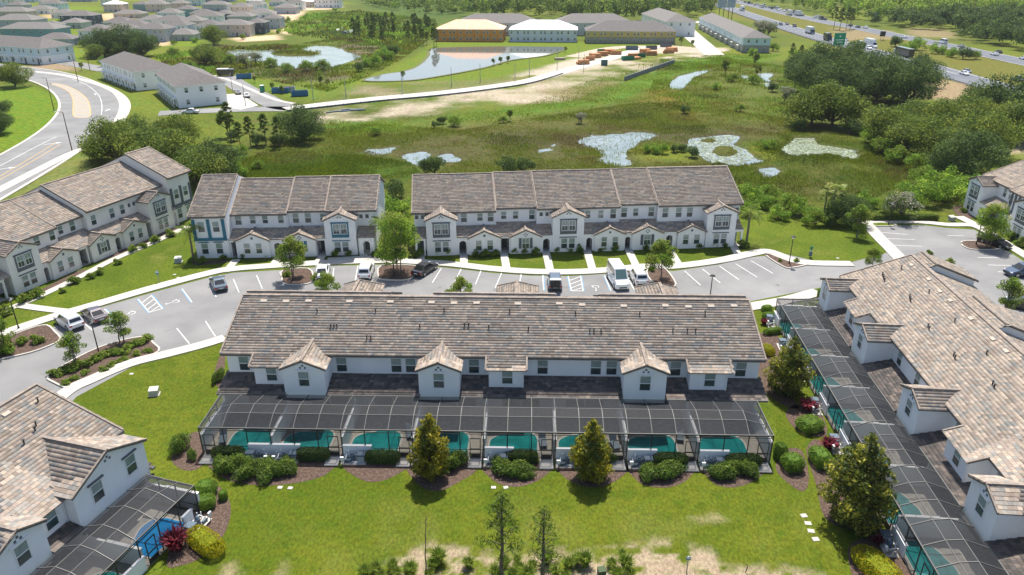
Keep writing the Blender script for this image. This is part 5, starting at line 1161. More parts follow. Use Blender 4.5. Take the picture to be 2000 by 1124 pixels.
# --- far houses: hipped blocks with windows one by one
def block(name, label, p, w_, d, h, rz, wm, rm, cat='house', rise=None, low=None, wins=(4,), door=True, oh=0.5, win_w=0.9, group=None, split=None, gable=False, side_wins=2, world=None):
    x, y = world if world else g(*p); t = thing(name, label, cat, (x, y, 0), rz, group)
    mb = MB()
    if low: mb.box(-w_/2, w_/2, 0, d, 0, h/2, low); mb.box(-w_/2+0.003, w_/2-0.003, 0.003, d-0.003, h/2, h, wm)
    else: mb.box(-w_/2, w_/2, 0, d, 0, h, wm)
    mb.build('wall', t)
    r = rise or min(w_, d)*0.24; a, b_ = -w_/2-oh, w_/2+oh; f, k = -oh, d+oh
    mb = MB(); hy = (k-f)/2
    if w_ >= d: v = [(a,f,h),(b_,f,h),(b_,k,h),(a,k,h),(a+hy,f+hy,h+r),(b_-hy,f+hy,h+r)]; fs = [(0,1,5,4),(1,2,5),(2,3,4,5),(3,0,4),(3,2,1,0)]
    else: hx = (b_-a)/2; v = [(a,f,h),(b_,f,h),(b_,k,h),(a,k,h),(a+hx,f+hx,h+r),(a+hx,k-hx,h+r)]; fs = [(0,1,4),(1,2,5,4),(2,3,5),(3,0,4,5),(3,2,1,0)]
    mb.mesh(v, fs, rm); mb.box(a-0.01, b_+0.01, f-0.01, k+0.01, h-0.2, h-0.001, TRIM); mb.build('roof', t)
    st = len(wins)
    for s_, nw in enumerate(wins):
        for i in range(nw):
            xx = -w_/2+w_*(i+0.5+0.16*((i*7+s_*3) % 3-1))/nw; zz_ = 0.9 if (s_ == 0 and st > 1) else h-2.1 if st > 1 else 0.9
            window(t, xx, 0, zz_, win_w, 1.35)
    for s_ in range(side_wins):
        for sx_, rz_ in ((-w_/2, -math.pi/2), (w_/2, math.pi/2)):
            yy = d*(0.3+0.4*s_) if side_wins < 3 else d*(.2+.3*s_); window(t, sx_, yy, h-2.1, win_w, 1.35, rz_)
            if st > 1 and s_ != 1: window(t, sx_, yy, .9, win_w, 1.35, rz_)
    if door:
        mb = MB(); mb.box(-0.5, 0.5, -0.05, 0.0, 0, 2.1, DOORG); mb.build('door', t, (w_*0.12, 0, 0))
    return t
H_GREY = mat('grey_render', (0.44,0.47,0.50), 0.9); H_DARK = mat('slate_render', (0.085,0.105,0.13), 0.9); H_TEAL = mat('teal_render', (0.22,0.38,0.38), 0.9); H_BLUE = mat('pale_blue_render', (0.58,0.70,0.74), 0.9); H_TAN = mat('tan_render', (0.56,0.49,0.43), 0.9); H_WHITE = mat('white_render', (0.82,0.83,0.83), 0.9); H_PEACH = mat('peach_block', (0.68,0.56,0.47), 0.9); H_SAGE = mat('sage_render', (0.42,0.47,0.45), 0.9)
def trow(label, a, b_, d, h, wm, rm, n, low=None, tops=None, extra=True, rise=2.6):
    """far townhouse row between two ground points seen along its front"""
    A_, B_ = np.array(g(*a)), np.array(g(*b_)); dv = B_-A_; L = float(np.linalg.norm(dv)); M_ = (A_+B_)/2
    t = block('townhouse_row', label, None, L, d, h, math.atan2(dv[1], dv[0]), wm, rm, 'row of houses', rise=rise, low=low, wins=(n*2, n*2), door=False, world=(M_[0], M_[1]), win_w=0.95, side_wins=3)
    if extra:
        for i in range(n):
            mb = MB(); x = -L/2+L*(i+0.5)/n; mb.box(-0.5, 0.5, -0.07, 0, 0, 2.15, DOORG if not low else EQUIP); mb.build('door', t, (x+1.2, 0, 0))
            mb = MB(); mb.box(-1.5, 1.5, -1.3, -0.01, 2.5, 2.7, TRIM); mb.box(-1.4, -1.25, -1.25, -1.1, 0, 2.5, TRIM); mb.box(1.25, 1.4, -1.25, -1.1, 0, 2.5, TRIM); mb.build('canopy', t, (x, 0, 0))
    return t
trow('white two-storey townhouse row with grey hip roof, behind the curving road', (203,153), (268,178), 14, 6.2, H_WHITE, SHINGLE, 6, rise=3.4)
trow('white two-storey townhouse row with grey hip roof, right beside the dead-end street', (312,181), (350,212), 14, 6.4, H_WHITE, SHINGLE, 7, rise=3.4)
trow('half-built townhouse row of bare orange sheathing above the pond', (851,81), (982,82), 20, 6.2, OSB, OSBR, 6, extra=False, rise=4.2)
trow('half-built townhouse row in pale wrap under a white roof', (995,82), (1126,83), 20, 6.2, WRAP, WRAPR, 6, extra=False, rise=4.2)
trow('half-built townhouse row with yellow sheathing and grey roof', (1145,85), (1318,86), 20, 6.2, YELW, SHINGLE, 8, extra=False, low=mat('grey_wrap', (0.34,0.31,0.24), 0.9), rise=4.4)
trow('finished townhouse row standing behind the orange half-built one', (893,70), (1050,70), 20, 7, H_SAGE, SHINGLE2, 6, rise=4.4)
trow('finished townhouse row standing behind the yellow half-built one', (1085,70), (1235,70), 20, 7, H_SAGE, SHINGLE2, 6, rise=4.4)
trow('long grey townhouse row between the new street and the motorway', (1364,56), (1449,103), 12.5, 6.6, H_BLUE, SHINGLE2, 9, low=mat('tan_base', (0.36,0.34,0.30), 0.9), rise=3.2)
trow('stepped grey-roofed townhouse row at the far end of the new street', (1252,52), (1298,72), 17, 8, H_WHITE, SHINGLE2, 4, rise=4)
trow('pale blue and white townhouse row at the upper left edge', (-60,116), (86,127), 15, 6.6, H_BLUE, SHINGLE, 6, low=H_WHITE, rise=3.4)
HS = [((58,82),26,12,6,-.05,H_TEAL,SHINGLE2,'teal and white two-storey house with long brown roof at the left',(7,6)), ((100,72),8,9,5.8,.1,H_WHITE,SHINGLE,'small white two-storey house right of the teal house',(2,3)), ((107,90),15,11,3,.15,H_GREY,SHINGLE,'single-storey grey house in front of the small white one',(4,)),
 ((28,60),22,13,5.6,-.05,H_GREY,SHINGLE2,'broad grey house with brown roof behind the teal house',(5,4)), ((186,87),13,12,6,.0,H_WHITE,SHINGLE,'white two-storey house with dark windows left of the big oaks',(3,4)), ((228,80),14,12,5.6,.1,H_WHITE,SHINGLE,'white house with hip roof half hidden behind the big oaks',(3,3)),
 ((150,50),18,12,5.6,-.05,H_DARK,SHINGLE,'dark slate house with grey hip roof beside the sandy lot',(4,4)), ((140,56),11,11,3.2,.0,H_SAGE,SHINGLE2,'low sage house in front of the dark slate house',(3,)), ((297,82),14,11,6,-.06,H_GREY,SHINGLE,'grey two-storey house right of the big oaks',(4,4)), ((352,80),13,11,3,-.03,H_GREY,SHINGLE2,'single-storey grey house on a green lawn',(4,)),
 ((330,62),17,12,5.6,-.1,H_WHITE,SHINGLE,'white house with grey roof behind the single-storey grey house',(4,4)), ((295,58),12,11,5.4,-.1,H_SAGE,SHINGLE2,'sage house with brown roof next to the access street',(3,3)), ((222,24),13,11,5.6,.05,H_PEACH,WRAPR,'peach block shell with a white roof under construction',(4,4)), ((305,24),14,11,5.6,.0,H_PEACH,SHINGLE2,'peach house with grey roof near the far sandy lots',(4,4)),
 ((362,34),12,11,5.2,.0,H_TEAL,SHINGLE,'blue-green house with grey hip roof amid the suburb',(3,3)), ((276,22),11,10,5,.0,H_TEAL,SHINGLE,'teal house between two peach ones',(3,3)), ((350,20),12,10,5,.05,H_PEACH,SHINGLE2,'second peach house, behind the blue-green one',(3,3)), ((456,72),16,11,5.8,.08,H_TAN,SHINGLE2,'tan two-storey house above the orange sand patch',(3,4)),
 ((500,67),9,11,5.8,.06,H_DARK,SHINGLE,'dark slate narrow house right of the tan house',(2,3)), ((532,57),9,11,5.8,.06,H_GREY,SHINGLE,'grey two-storey house at the right end of the near suburb row',(3,3)), ((403,50),16,11,5.4,.1,H_WHITE,SHINGLE,'white house with pale windows left of the navy house',(4,4)), ((436,45),9,11,5.4,.1,H_DARK,SHINGLE,'navy-walled house with grey roof in the middle rows',(3,3)),
 ((557,28),15,12,4.6,.03,H_GREY,SHINGLE2,'grey house at the right tip of the sandy lots',(3,)), ((508,36),16,12,3.4,.05,H_WHITE,SHINGLE2,'white low house behind the dark slate narrow one',(4,)), ((596,15),12,10,4.6,.0,H_PEACH,WRAPR,'peach shell with white roof at the far right of the suburb',(3,3)), ((640,16),20,11,6,.03,H_WHITE,SHINGLE2,'long white two-storey house at the far right of the suburb',(7,7)),
 ((497,12),12,10,4.6,.0,H_WHITE,WRAPR,'white shell with white roof beyond the sandy street',(4,4)), ((420,22),18,11,4.8,.0,H_GREY,SHINGLE2,'grey house with long brown roof in the far suburb centre',(4,4)), ((378,12),13,10,5,.0,H_BLUE,WRAPR,'pale blue shell with a white roof in the far rows',(3,3)), ((408,72),12,11,5.4,.08,H_WHITE,SHINGLE,'white house partly behind the round oak by the tan house',(3,3)),
 ((14,14),15,12,5.6,.0,H_WHITE,SHINGLE2,'white two-storey house in the top left corner',(3,4)), ((55,5),12,10,5,.0,H_BLUE,SHINGLE,'pale blue house at the top edge near the left',(3,3)), ((76,28),16,11,3.4,.0,H_WHITE,SHINGLE2,'white low house beside the small sandy lot at the left',(4,)), ((100,22),15,11,5.4,.0,H_BLUE,SHINGLE,'blue-grey two-storey house above the sandy lot at the left',(4,4)),
 ((20,40),22,12,5.4,.0,H_TAN,SHINGLE2,'tan house with long roof at the left edge',(4,4)), ((250,36),18,10,3,.0,H_TAN,SHINGLE2,'low tan house behind the sandy lot',(4,)), ((160,4),18,11,4.6,.0,H_GREY,SHINGLE,'grey house behind the dark hedge line at the top',(4,3)), ((210,12),10,10,5,.0,H_WHITE,SHINGLE,'white house left of the peach shell',(3,3)), ((440,4),14,10,4.8,.0,H_GREY,SHINGLE2,'grey far house at the top edge',(3,3))]
K_ = 1.16
for p, w_, d, h, rz, wm, rm, lb, wn in HS: block('house', lb, p, w_*K_, d*K_, h*1.1, rz, wm, rm, 'house', wins=wn, side_wins=1 if len(wn) == 1 else 2, door=len(wn) == 1 or w_ > 12, rise=min(w_, d)*.24)
more = [(120,36),(262,72),(330,44),(392,36),(470,52),(575,20),(330,8),(130,3),(470,30),(540,12),(375,62),(30,26),(300,12),(345,72),(570,4),(620,6),(500,24),(400,4),(90,12),(230,66)]
wl = [H_WHITE,H_WHITE,H_SAGE,H_TAN,H_BLUE,H_PEACH]; wname = ['white','white','sage','tan','pale blue','peach']
for i, p in enumerate(more):
    k = (i*5+i//6) % 6; h2 = i % 3 != 0
    block('house', '%s %s house with grey hip roof packed among the suburb roofs' % (wname[k], 'two-storey' if h2 else 'low'), p, R.uniform(13,16), 12, 6.2 if h2 else 3.5, R.uniform(-.1,.1), wl[k], SHINGLE if i % 2 else SHINGLE2, 'house', wins=(3,4) if h2 else (4,), side_wins=1, rise=2.8, group='packed %s %s suburb houses' % (wname[k], 'two-storey' if h2 else 'low'))
# ================================================================ VEHICLES
def hd(a, b_):
    A_, B_ = g(*a), g(*b_); return math.atan2(B_[1]-A_[1], B_[0]-A_[0])-math.pi/2
def park(kind, pm, p, rz, label, group=None, name='car', sc=1):
    t = vehicle(kind, pm); t.location = (*g(*p), 0.012); t.rotation_euler = (0, 0, rz); t.scale = (sc,)*3; tag(t, label, 'van' if kind == 'van' else 'car', group); return t
GRP = 'cars parked along the kerb'
park('suv', P_WHITE, (137,636), hd((197,646), (158,622)), 'white car parked at the left beside the mulch island', GRP)
park('sedan', P_BROWN, (186,622), hd((231,625), (203,605)), 'mauve-grey sedan parked right of the white car at the left', GRP)
park('sedan', P_SILV, (428,560), hd((424,580), (412,553)), 'silver-blue sedan parked below the triangular lawn', GRP)
park('suv', P_WHITE, (716,537), hd((693,551), (699,519))-0.08, 'white car parked left of the tree island, dark rear window', GRP)
park('sedan', P_DARK, (830,532), hd((846,552), (862,522))-0.35, 'near-black car parked right of the tree island', GRP)
park('sedan', P_WHITE, (631,537), hd((646,548), (650,524)), 'white car half hidden by the small tree by the teal townhouses', GRP)
s_ = park('suv', P_SILV, (1083,557), hd((1062,567), (1060,538)), 'pale car with its tailgate raised beside the striped bay', GRP); s_.scale = (1,1,1)
mb = MB(); mb.hexa([(-.75,-2.75,1.85),(.75,-2.75,1.85),(.75,-1.95,1.72),(-.75,-1.95,1.72)], [(-.72,-2.75,1.93),(.72,-2.75,1.93),(.72,-1.95,1.80),(-.72,-1.95,1.80)], P_WHITE); mb.box(-.6, .6, -2.40, -2.36, .62, 1.5, BLACKM); mb.build('tailgate', s_)
park('van', P_WHITE, (1206,553), hd((1180,540), (1193,567))+0.05, 'white passenger van facing the viewer', GRP)
park('suv', P_WHITE, (1246,548), hd((1239,566), (1225,542)), 'white car parked right of the passenger van', GRP)
park('suv', P_BLUE, (1995,538), math.pi/2+0.1, 'dark blue car at the right edge of the far car park', GRP)
park('sedan', P_DARK, (1941,479), math.pi+.5, 'dark car in the shade of the car park tree at the right', GRP)
park('sedan', P_GREY, (465,184), hd((470,190), (462,178)), 'grey car on the dead-end street beside the white townhouses', GRP); park('sedan', P_WHITE, (482,190), hd((487,196), (478,184)), 'white car on the dead-end street, nearer the corner', GRP)
park('pickup', P_TAN, (117,118), -1.2, 'pale pickup on the side street by the upper left townhouses', GRP); park('sedan', P_WHITE, (372,222), 1.6, 'white car on the street behind the big oaks', GRP); park('suv', P_GREY, (1383,54), hd((1360,45), (1400,70)), 'grey car in front of the long grey townhouse row', GRP)
park('suv', P_DARK, (2003,603), 1.0, 'dark car just cut off by the right edge behind the villa roof', GRP)
SUB = [((262,60),'white'),((272,64),'grey'),((520,30),'white'),((470,44),'black'),((478,38),'red'),((258,48),'tan'),((660,62),'white'),((672,68),'grey'),((330,50),'silver')]
# motorway traffic: one mesh each, too small to show parts
FAR = {}
def farcar(kind, pm):
    k = (kind, pm.name)
    if k not in FAR: FAR[k] = vehicle(kind, pm, True)
    return FAR[k]
def hdg(L, p):
    W = gp(L); q = np.array(g(*p)); i = min(range(len(W)-1), key=lambda i: np.linalg.norm((np.array(W[i])+np.array(W[i+1]))/2-q)); d = np.array(W[i+1])-np.array(W[i]); return math.atan2(d[1], d[0])-math.pi/2
cols = {'white': P_WHITE, 'grey': P_GREY, 'silver': P_SILV, 'black': P_DARK, 'blue': P_BLUE, 'red': P_RED, 'tan': P_TAN}
def hw(kind, cn, p, L, lab, fwd=1, grp='vehicles on the motorway'):
    o = obj('car' if kind != 'van' else 'van', farcar(kind, cols[cn]), None, (*g(*p), 0.1), hdg(L, p)+(0 if fwd > 0 else math.pi)); tag(o, lab, 'car' if kind != 'van' else 'van', grp)
hw('suv','blue',(1525,50),near,'blue-grey car on the near carriageway beside the grey poplar clump'); hw('sedan','black',(1537,49),near,'black car just ahead of the blue-grey one'); hw('suv','black',(1552,53),near,'black car on the near carriageway behind the white box truck')
hw('sedan','grey',(1651,81),near,'grey car right behind the green motorway sign'); hw('van','white',(1680,91),near,'white van between the sign and the small dark tree'); hw('sedan','blue',(1791,120),near,'blue car following the black coach'); hw('sedan','white',(1883,147),near,'white sedan alone in the middle of the near carriageway')
hw('pickup','black',(1986,159),near,'black pickup at the right edge of the motorway'); hw('sedan','grey',(1888,143),near,'grey sedan half behind the lone white sedan'); hw('van','white',(1705,94),near,'white van with trailer in front of the median shrubs'); hw('suv','white',(1696,97),near,'white car nearest the dark oaks')
hw('sedan','white',(1766,75),farc,'white sedan emerging behind the median tree',-1); hw('van','white',(1841,86),farc,'white van on the far carriageway',-1); hw('sedan','tan',(1877,93),farc,'tan sedan on the far carriageway',-1); hw('sedan','white',(1942,109),farc,'white sedan beside the black one on the far carriageway',-1); hw('sedan','black',(1949,105),farc,'black sedan beside the white one on the far carriageway',-1); hw('sedan','white',(1999,117),farc,'white sedan leaving at the right edge of the far carriageway',-1)
hw('sedan','blue',(1675,55),farc,'blue sedan right of the median pines',-1); hw('sedan','white',(1690,56),farc,'white sedan right of the median pines',-1)
for i, (p, cn) in enumerate(SUB):
    o = obj('car', farcar('suv' if i % 2 else 'sedan', cols[cn]), None, (*g(*p), 0.06), i*1.1); tag(o, '%s car parked %s' % (cn, ['in the access street, near end','in the access street, at the fork','on the far sandy street','beside the navy house','behind the navy house','by the sandy lot','left of the orange building, front','left of the orange building, back','among the grey roofs'][i]), 'car', 'cars parked in the suburb')
kk = 0
jam = [(1436,2),(1441,4),(1449,3),(1455,6),(1462,8),(1468,8),(1474,11),(1479,10),(1484,13),(1491,13),(1495,15),(1502,16),(1507,18),(1512,17),(1517,19),(1524,20),(1531,23),(1536,22),(1547,26),(1553,27),(1560,29),(1564,28),(1592,36),(1597,35),(1603,39),(1611,40),(1660,52),(1428,1),(1431,-1),(1488,16),(1520,22),(1567,32)]
kinds = ['sedan','suv','van','sedan','suv']; cc = ['white','grey','silver','white','black','white','blue']
for i, p in enumerate(jam):
    cn = cc[(i*5) % 7]; kd = kinds[(i*3) % 5]
    hw(kd, cn, p, farc, '%s %s in the dense far traffic beyond the median' % (cn, 'van' if kd == 'van' else 'car'), -1, 'queue of %s %s on the far carriageway' % (cn, 'vans' if kd == 'van' else 'cars'))
for p, L, cm, bm, lb, ln, f in [((1583,67),near,P_GREY,P_WHITE,'white box truck on the near carriageway left of the green sign',8.5,1), ((1701,93),near,P_WHITE,P_WHITE,'white truck beside the small dark tree on the near carriageway',7.5,1), ((1540,30),farc,P_WHITE,P_WHITE,'white box truck in the far queue, leading its neighbour',8,-1), ((1556,31),farc,P_WHITE,P_WHITE,'white box truck in the far queue, following its neighbour',8,-1), ((1450,22),near,P_WHITE,P_WHITE,'white box truck far off beside the billboard',9,1)]:
    tag(obj('box_truck', box_truck(cm, bm, ln), None, (*g(*p), 0.1), hdg(L, p)+(0 if f > 0 else math.pi)), lb, 'truck', 'vehicles on the motorway')
tag(obj('coach', box_truck(P_WHITE, P_DARK, 13), None, (*g(1755,109), 0.1), hdg(near, (1755,109))+math.pi), 'long black-sided lorry with a white cab', 'truck', 'vehicles on the motorway')
tag(obj('truck_tractor', box_truck(P_DARK, P_DARK, 4.5), None, (*g(1615,80), 0.1), hdg(near, (1615,80))), 'dark tractor unit just left of the green sign', 'truck', 'vehicles on the motorway')

# ================================================================ STREET FURNITURE
def lamp(p, h, label, group='lamp posts around the car parks'):
    t = thing('street_lamp', label, 'street lamp', (*g(*p), 0), 0, group)
    a = MB(); a.tube((0,0,0), (0,0,0.35), 0.16, BLACKM, 0.10, n=10); a.tube((0,0,0.35), (0,0,h-0.3), 0.075, BLACKM, 0.055, n=8); a.build('post', t)
    b = MB(); b.tube((0,0,h-0.3), (0,0,h-0.05), 0.10, WLAMP, 0.20, n=10); b.build('lantern', t); c_ = MB(); c_.tube((0,0,h-0.05), (0,0,h+0.12), 0.38, BLACKM, 0.14, n=12); c_.build('hood', t)
lamp((196,700), 4.6, 'black lamp post in the lower left planting island'); lamp((37,643), 4.0, 'black lamp post in the island at the left edge'); lamp((1541,516), 4.2, 'black lamp post on the small mulch tip at the right'); lamp((1384,604), 4.6, 'black lamp post rising behind the right end of the villa roof'); lamp((572,548), 4.4, 'lamp post inside the small tree by the teal townhouses'); lamp((770,540), 4.2, 'lamp post beneath the big tree of the centre island'); lamp((1735,440), 3.8, 'lamp post at the top of the right car park'); lamp((1906,479), 5.4, 'lamp post beside the car park tree at the right')
def tallpole(p, h, label, arm=True, group='tall road lamps', m=WOODP):
    t = thing('road_lamp', label, 'street lamp', (*g(*p), 0), 0, group); a = MB(); a.tube((0,0,0), (0,0,h), 0.13, m, 0.08, n=8); a.build('pole', t)
    if arm: b = MB(); b.bar((0,0,h), (-1.4,0,h+0.1), 0.09, 0.09, m); b.box(-1.9, -1.3, -0.14, 0.14, h+0.05, h+0.17, WLAMP); b.build('lamp_arm', t)
tallpole((141,295), 8.8, 'brown road lamp nearest on the curving road'); tallpole((106,217), 9.2, 'brown road lamp on the lawn inside the curve'); tallpole((153,161), 9.6, 'brown road lamp at the far outside of the curve'); tallpole((176,138), 7.5, 'road lamp by the side street at the upper left')
for i, p in enumerate([(676,192),(786,185),(882,170),(938,162),(1006,160),(1034,151),(1088,138),(1130,123),(612,196),(455,182),(480,208),(1140,140)]):
    tallpole(p, 6.5, 'thin grey pole along the new road, %s' % ['left of the pond','by the pond corner','below the pond middle','below the pond right end','first of a pair right of the pond','second of a pair right of the pond','before the lumber piles','among the lumber piles','by the blue skips','on the dead-end street','at the dead-end corner','on the sandy verge'][i], False, 'thin poles along the new road', GREYM)
# motorway sign and billboard
t = thing('motorway_sign', 'big green motorway sign on posts above the dark oaks', 'road sign', (*g(1634,112), 0), 0.35)
mb = MB(); mb.box(-3.1, 3.1, -0.1, 0.1, 5.0, 10.4, SIGNG); mb.build('sign_board', t)
mb = MB()
for a, b_, zc_, hh in [(-0.45,0.45,8.9,0.7), (-2.2,2.2,7.4,0.35), (-1.6,1.9,6.4,0.35)]: mb.box(a, b_, -0.13, -0.1, zc_-hh/2, zc_+hh/2, TRIM)
mb.box(-2.9, 2.9, -0.125, -0.1, 10.1, 10.2, TRIM); mb.box(-2.9, 2.9, -0.125, -0.1, 5.2, 5.3, TRIM); mb.build('lettering', t)
for x_ in (-2, 2): mb = MB(); mb.tube((x_,0.2,0), (x_,0.2,10), 0.15, GREYM); mb.build('post', t)
t = thing('billboard', 'two-faced billboard on posts beside the far motorway', 'billboard', (*g(1418,42), 0), 0.3)
for a, b_, m_ in ((-8,-1,mat('billboard_print', (0.25,0.33,0.40), 0.6, (0.45,0.5,0.55), 0.5)), (-0.5,6,mat('billboard_print_pale', (0.42,0.48,0.52), 0.6, (0.3,0.38,0.45), 0.5))): mb = MB(); mb.box(a, b_, -0.15, 0.15, 9, 15, m_); mb.build('face', t)
for x_ in (-6, -2.5, 1.5, 4.5): mb = MB(); mb.tube((x_,0.3,0), (x_,0.3,9.2), 0.25, WOODP); mb.build('post', t)
# small things on the lawns
LIDM = mat('pale_lid', (.52,.53,.46), .7)
def utility(p, s, label, m=UTIL, rz=0.2):
    t = thing('utility_box', label, 'utility box', (*g(*p), 0), rz, 'utility boxes on the lawns', s); mb = MB(); mb.box(-.6, .6, -.5, .5, 0, .08, CONC); mb.build('plinth', t)
    mb = MB(); mb.hexa([(-.5,-.42,.08),(.5,-.42,.08),(.5,.42,.08),(-.5,.42,.08)], [(-.5,-.40,.72),(.5,-.40,.72),(.5,.42,.85),(-.5,.42,.85)], m); mb.build('cabinet', t); mb = MB(); mb.hexa([(-.54,-.46,.7),(.54,-.46,.7),(.54,.46,.83),(-.54,.46,.83)], [(-.52,-.44,.76),(.52,-.44,.76),(.52,.44,.9),(-.52,.44,.9)], m if m.name == 'dark_green_box' else LIDM); mb.build('lid', t)
utility((302,771), 0.85, 'pale green utility box on the lawn left of the villas'); utility((349,512), 0.9, 'grey utility box by the palm at the teal townhouses', HEATER); utility((1858,431), 0.9, 'utility box on the grass by the right car park'); utility((1175,1121), 0.55, 'dark green utility box in the bare earth at the bottom', mat('dark_green_box', (.05,.08,.03), .7))
def lid_(p, label, s=0.42, m=None):
    mb = MB(); mb.box(-s, s, -s*.8, s*.8, 0.0, 0.05, m or CONC); o = mb.build('access_cover', None, (*g(*p), 0.0), R.uniform(-.2, .2)); tag(o, label, 'access cover', 'concrete covers set in the lawns')
for p, lb in [((547,953),'small pale cover in the lawn, first below the left hedge'), ((567,954),'small pale cover in the lawn, second below the left hedge'), ((964,953),'white cover below the centre hedge, left one'), ((988,953),'white cover below the centre hedge, right one'), ((1570,1008),'white stepping cover farthest up the lawn at the right'), ((1578,1023),'white stepping cover second from the top at the right'), ((1584,1038),'white stepping cover third from the top at the right'), ((1593,1054),'white stepping cover nearest the viewer at the right'), ((257,731),'flat cover beside the walk left of the villas'), ((341,537),'cover at the foot of the blue sign'), ((348,543),'larger cover beside the walk near the blue sign'), ((1636,505),'cover in the lawn by the right bend of the walk')]: lid_(p, lb, 0.20 if p[0] < 1500 or p[1] < 600 else 0.25)
def sign(p, h, label, m, rz=0.0, sz=(0.4,0.5)):
    t = thing('sign', label, 'sign', (*g(*p), 0), rz); mb = MB(); mb.tube((0,0,0), (0,0,h), 0.04, GREYM); mb.build('post', t); mb = MB(); mb.box(-sz[0]/2, sz[0]/2, -.06, -.03, h-sz[1], h, m); mb.build('board', t); mb = MB(); mb.box(-sz[0]/2+.04, sz[0]/2-.04, -.065, -.06, h-sz[1]*.55, h-sz[1]*.1, TRIM); mb.build('print', t)
sign((311,552), 1.7, 'small blue and white sign on the triangular lawn', mat('sign_blue', (.03,.22,.36), .5)); sign((1341,1118), 1.5, 'blue-grey sign post at the edge of the bare earth', mat('sign_slate', (.12,.22,.32), .5), 0, (.35,.3))
t = thing('dog_waste_station', 'green dog waste post with bin on the right lawn', 'dog waste station', (*g(1582,503), 0)); mb = MB(); mb.tube((0,0,0), (0,0,1.9), .05, GREENP); mb.build('post', t); mb = MB(); mb.box(-.2, .2, -.14, .14, .25, .95, EQUIP); mb.build('bin', t); mb = MB(); mb.box(-.17, .17, -.1, .06, 1.25, 1.7, GREENP); mb.build('dispenser', t)
mb = MB(); mb.bar((0,0,0), (.1,0,.5), .05, .05, BARK); mb.bar((.1,0,.5), (0,.05,.75), .04, .04, BARK); tag(mb.build('stake', None, (*g(1456,1118), 0)), 'short crooked stake in the bare earth at the bottom', 'stake')
# pool pumps
def equip():
    t = thing('pool_equipment', '', 'pool equipment'); mb = MB(); mb.box(-1.1, 1.1, -.5, .45, 0, .06, CONC); mb.build('pad', t)
    mb = MB(); mb.box(.35, .95, -.3, .35, .06, .72, HEATER); mb.box(.30, 1.0, -.34, .39, .72, .82, EQUIP); mb.build('heater', t)
    mb = MB(); mb.tube((-.15,.05,.06), (-.15,.05,.7), .22, EQUIP, n=10); mb.tube((-.15,.05,.7), (-.15,.05,.9), .2, EQUIP, .08, n=10); mb.build('filter', t)
    mb = MB(); mb.tube((-.75,-.2,.25), (-.35,-.2,.25), .13, EQUIP, n=8); mb.tube((-.85,-.2,.25), (-.75,-.2,.25), .17, GREYM, n=8); mb.build('pump', t)
    mb = MB(); 
    for a, b_ in [((-.35,-.2,.3),(-.15,.05,.5)), ((-.7,-.2,.4),(-.7,.3,.55)), ((-.7,.3,.55),(.3,.3,.55)), ((-.15,-.2,.15),(.4,-.35,.15)), ((-.5,.3,.1),(-.5,.3,.95)), ((-.9,.3,.1),(-.9,.3,.7)), ((.1,.25,.1),(.1,.25,.6))]: mb.tube(a, b_, .04, PVC, n=6)
    mb.build('pipe', t); mb = MB(); mb.box(-1.05, -.75, -.6, -.45, .5, .85, PVC); mb.tube((-.9,-.5,0), (-.9,-.5,.5), .03, GREYM); mb.build('control_box', t); return Proto(t)
EQ = equip()
def at_row(o, rz, x, y): return (o[0]+x*math.cos(rz)-y*math.sin(rz), o[1]+x*math.sin(rz)+y*math.cos(rz), 0)
for i, (x_, fl, lb) in enumerate([(5.2,1,'left of the pair before the wide low wall'), (7.7,0,'right of the pair before the wide low wall'), (13.7,0,'second low wall from the left'), (19.9,0,'third low wall from the left'), (26.2,0,'low wall behind the centre hedge'), (32.5,0,'low wall behind the right yellow tree'), (38.8,0,'low wall second from the right end'), (45.0,0,'low wall nearest the right end')]):
    EQ.put(at_row(oC, rzC, x_, -DC-.75), rzC, 'grey pool heater, filter and white pipes at the '+lb if i > 1 else 'grey pool heater, filter and white pipes, '+lb, 'pool pumps by the central villas', (-1 if fl else 1, 1, 1))
for i in range(8): EQ.put(at_row(oR, rzR, 6.2*i+1.3, -DR-.75), rzR, 'pool pump and heater beside the right-hand villas, %s from the far end' % ordn[i], 'pool pumps by the right-hand villas')
EQ.put(at_row(oL, rzL, SLEN-1.7, -DL-.8), rzL, 'pool pump and heater by the golden hedge at the lower left', 'pool pumps at the lower left')
# furniture on the decks
def lounger():
    t = thing('deck_chair', '', 'deck chair'); mb = MB(); mb.box(-.33, .33, -.9, .3, .3, .37, EQUIP); mb.build('seat', t); mb = MB(); mb.hexa([(-.33,.3,.3),(.33,.3,.3),(.33,.38,.3),(-.33,.38,.3)], [(-.33,.85,.85),(.33,.85,.85),(.33,.92,.8),(-.33,.92,.8)], EQUIP); mb.build('backrest', t)
    for a in (-.28, .28):
        for b_ in (-.8, .3): m_ = MB(); m_.tube((a,b_,0), (a,b_,.31), .025, GREYM); m_.build('leg', t)
    return Proto(t)
LG = lounger()
for i, (o, rz, x_, y_, a, lb) in enumerate([(oC,rzC,1.0,-3.6,.3,'first yard from the left'),(oC,rzC,18.0,-2.3,.2,'third yard'),(oC,rzC,30.3,-3.4,.1,'fifth yard'),(oC,rzC,36.8,-3.6,.2,'sixth yard'),(oC,rzC,43.0,-2.2,-.2,'seventh yard'),(oR,rzR,17.5,-2.0,.3,'third yard of the right-hand row'),(oR,rzR,36.0,-1.6,.2,'sixth yard of the right-hand row')]): LG.put(at_row(o, rz, x_, y_), rz+a, 'dark deck chair under the screen in the '+lb, 'deck chairs by the pools')
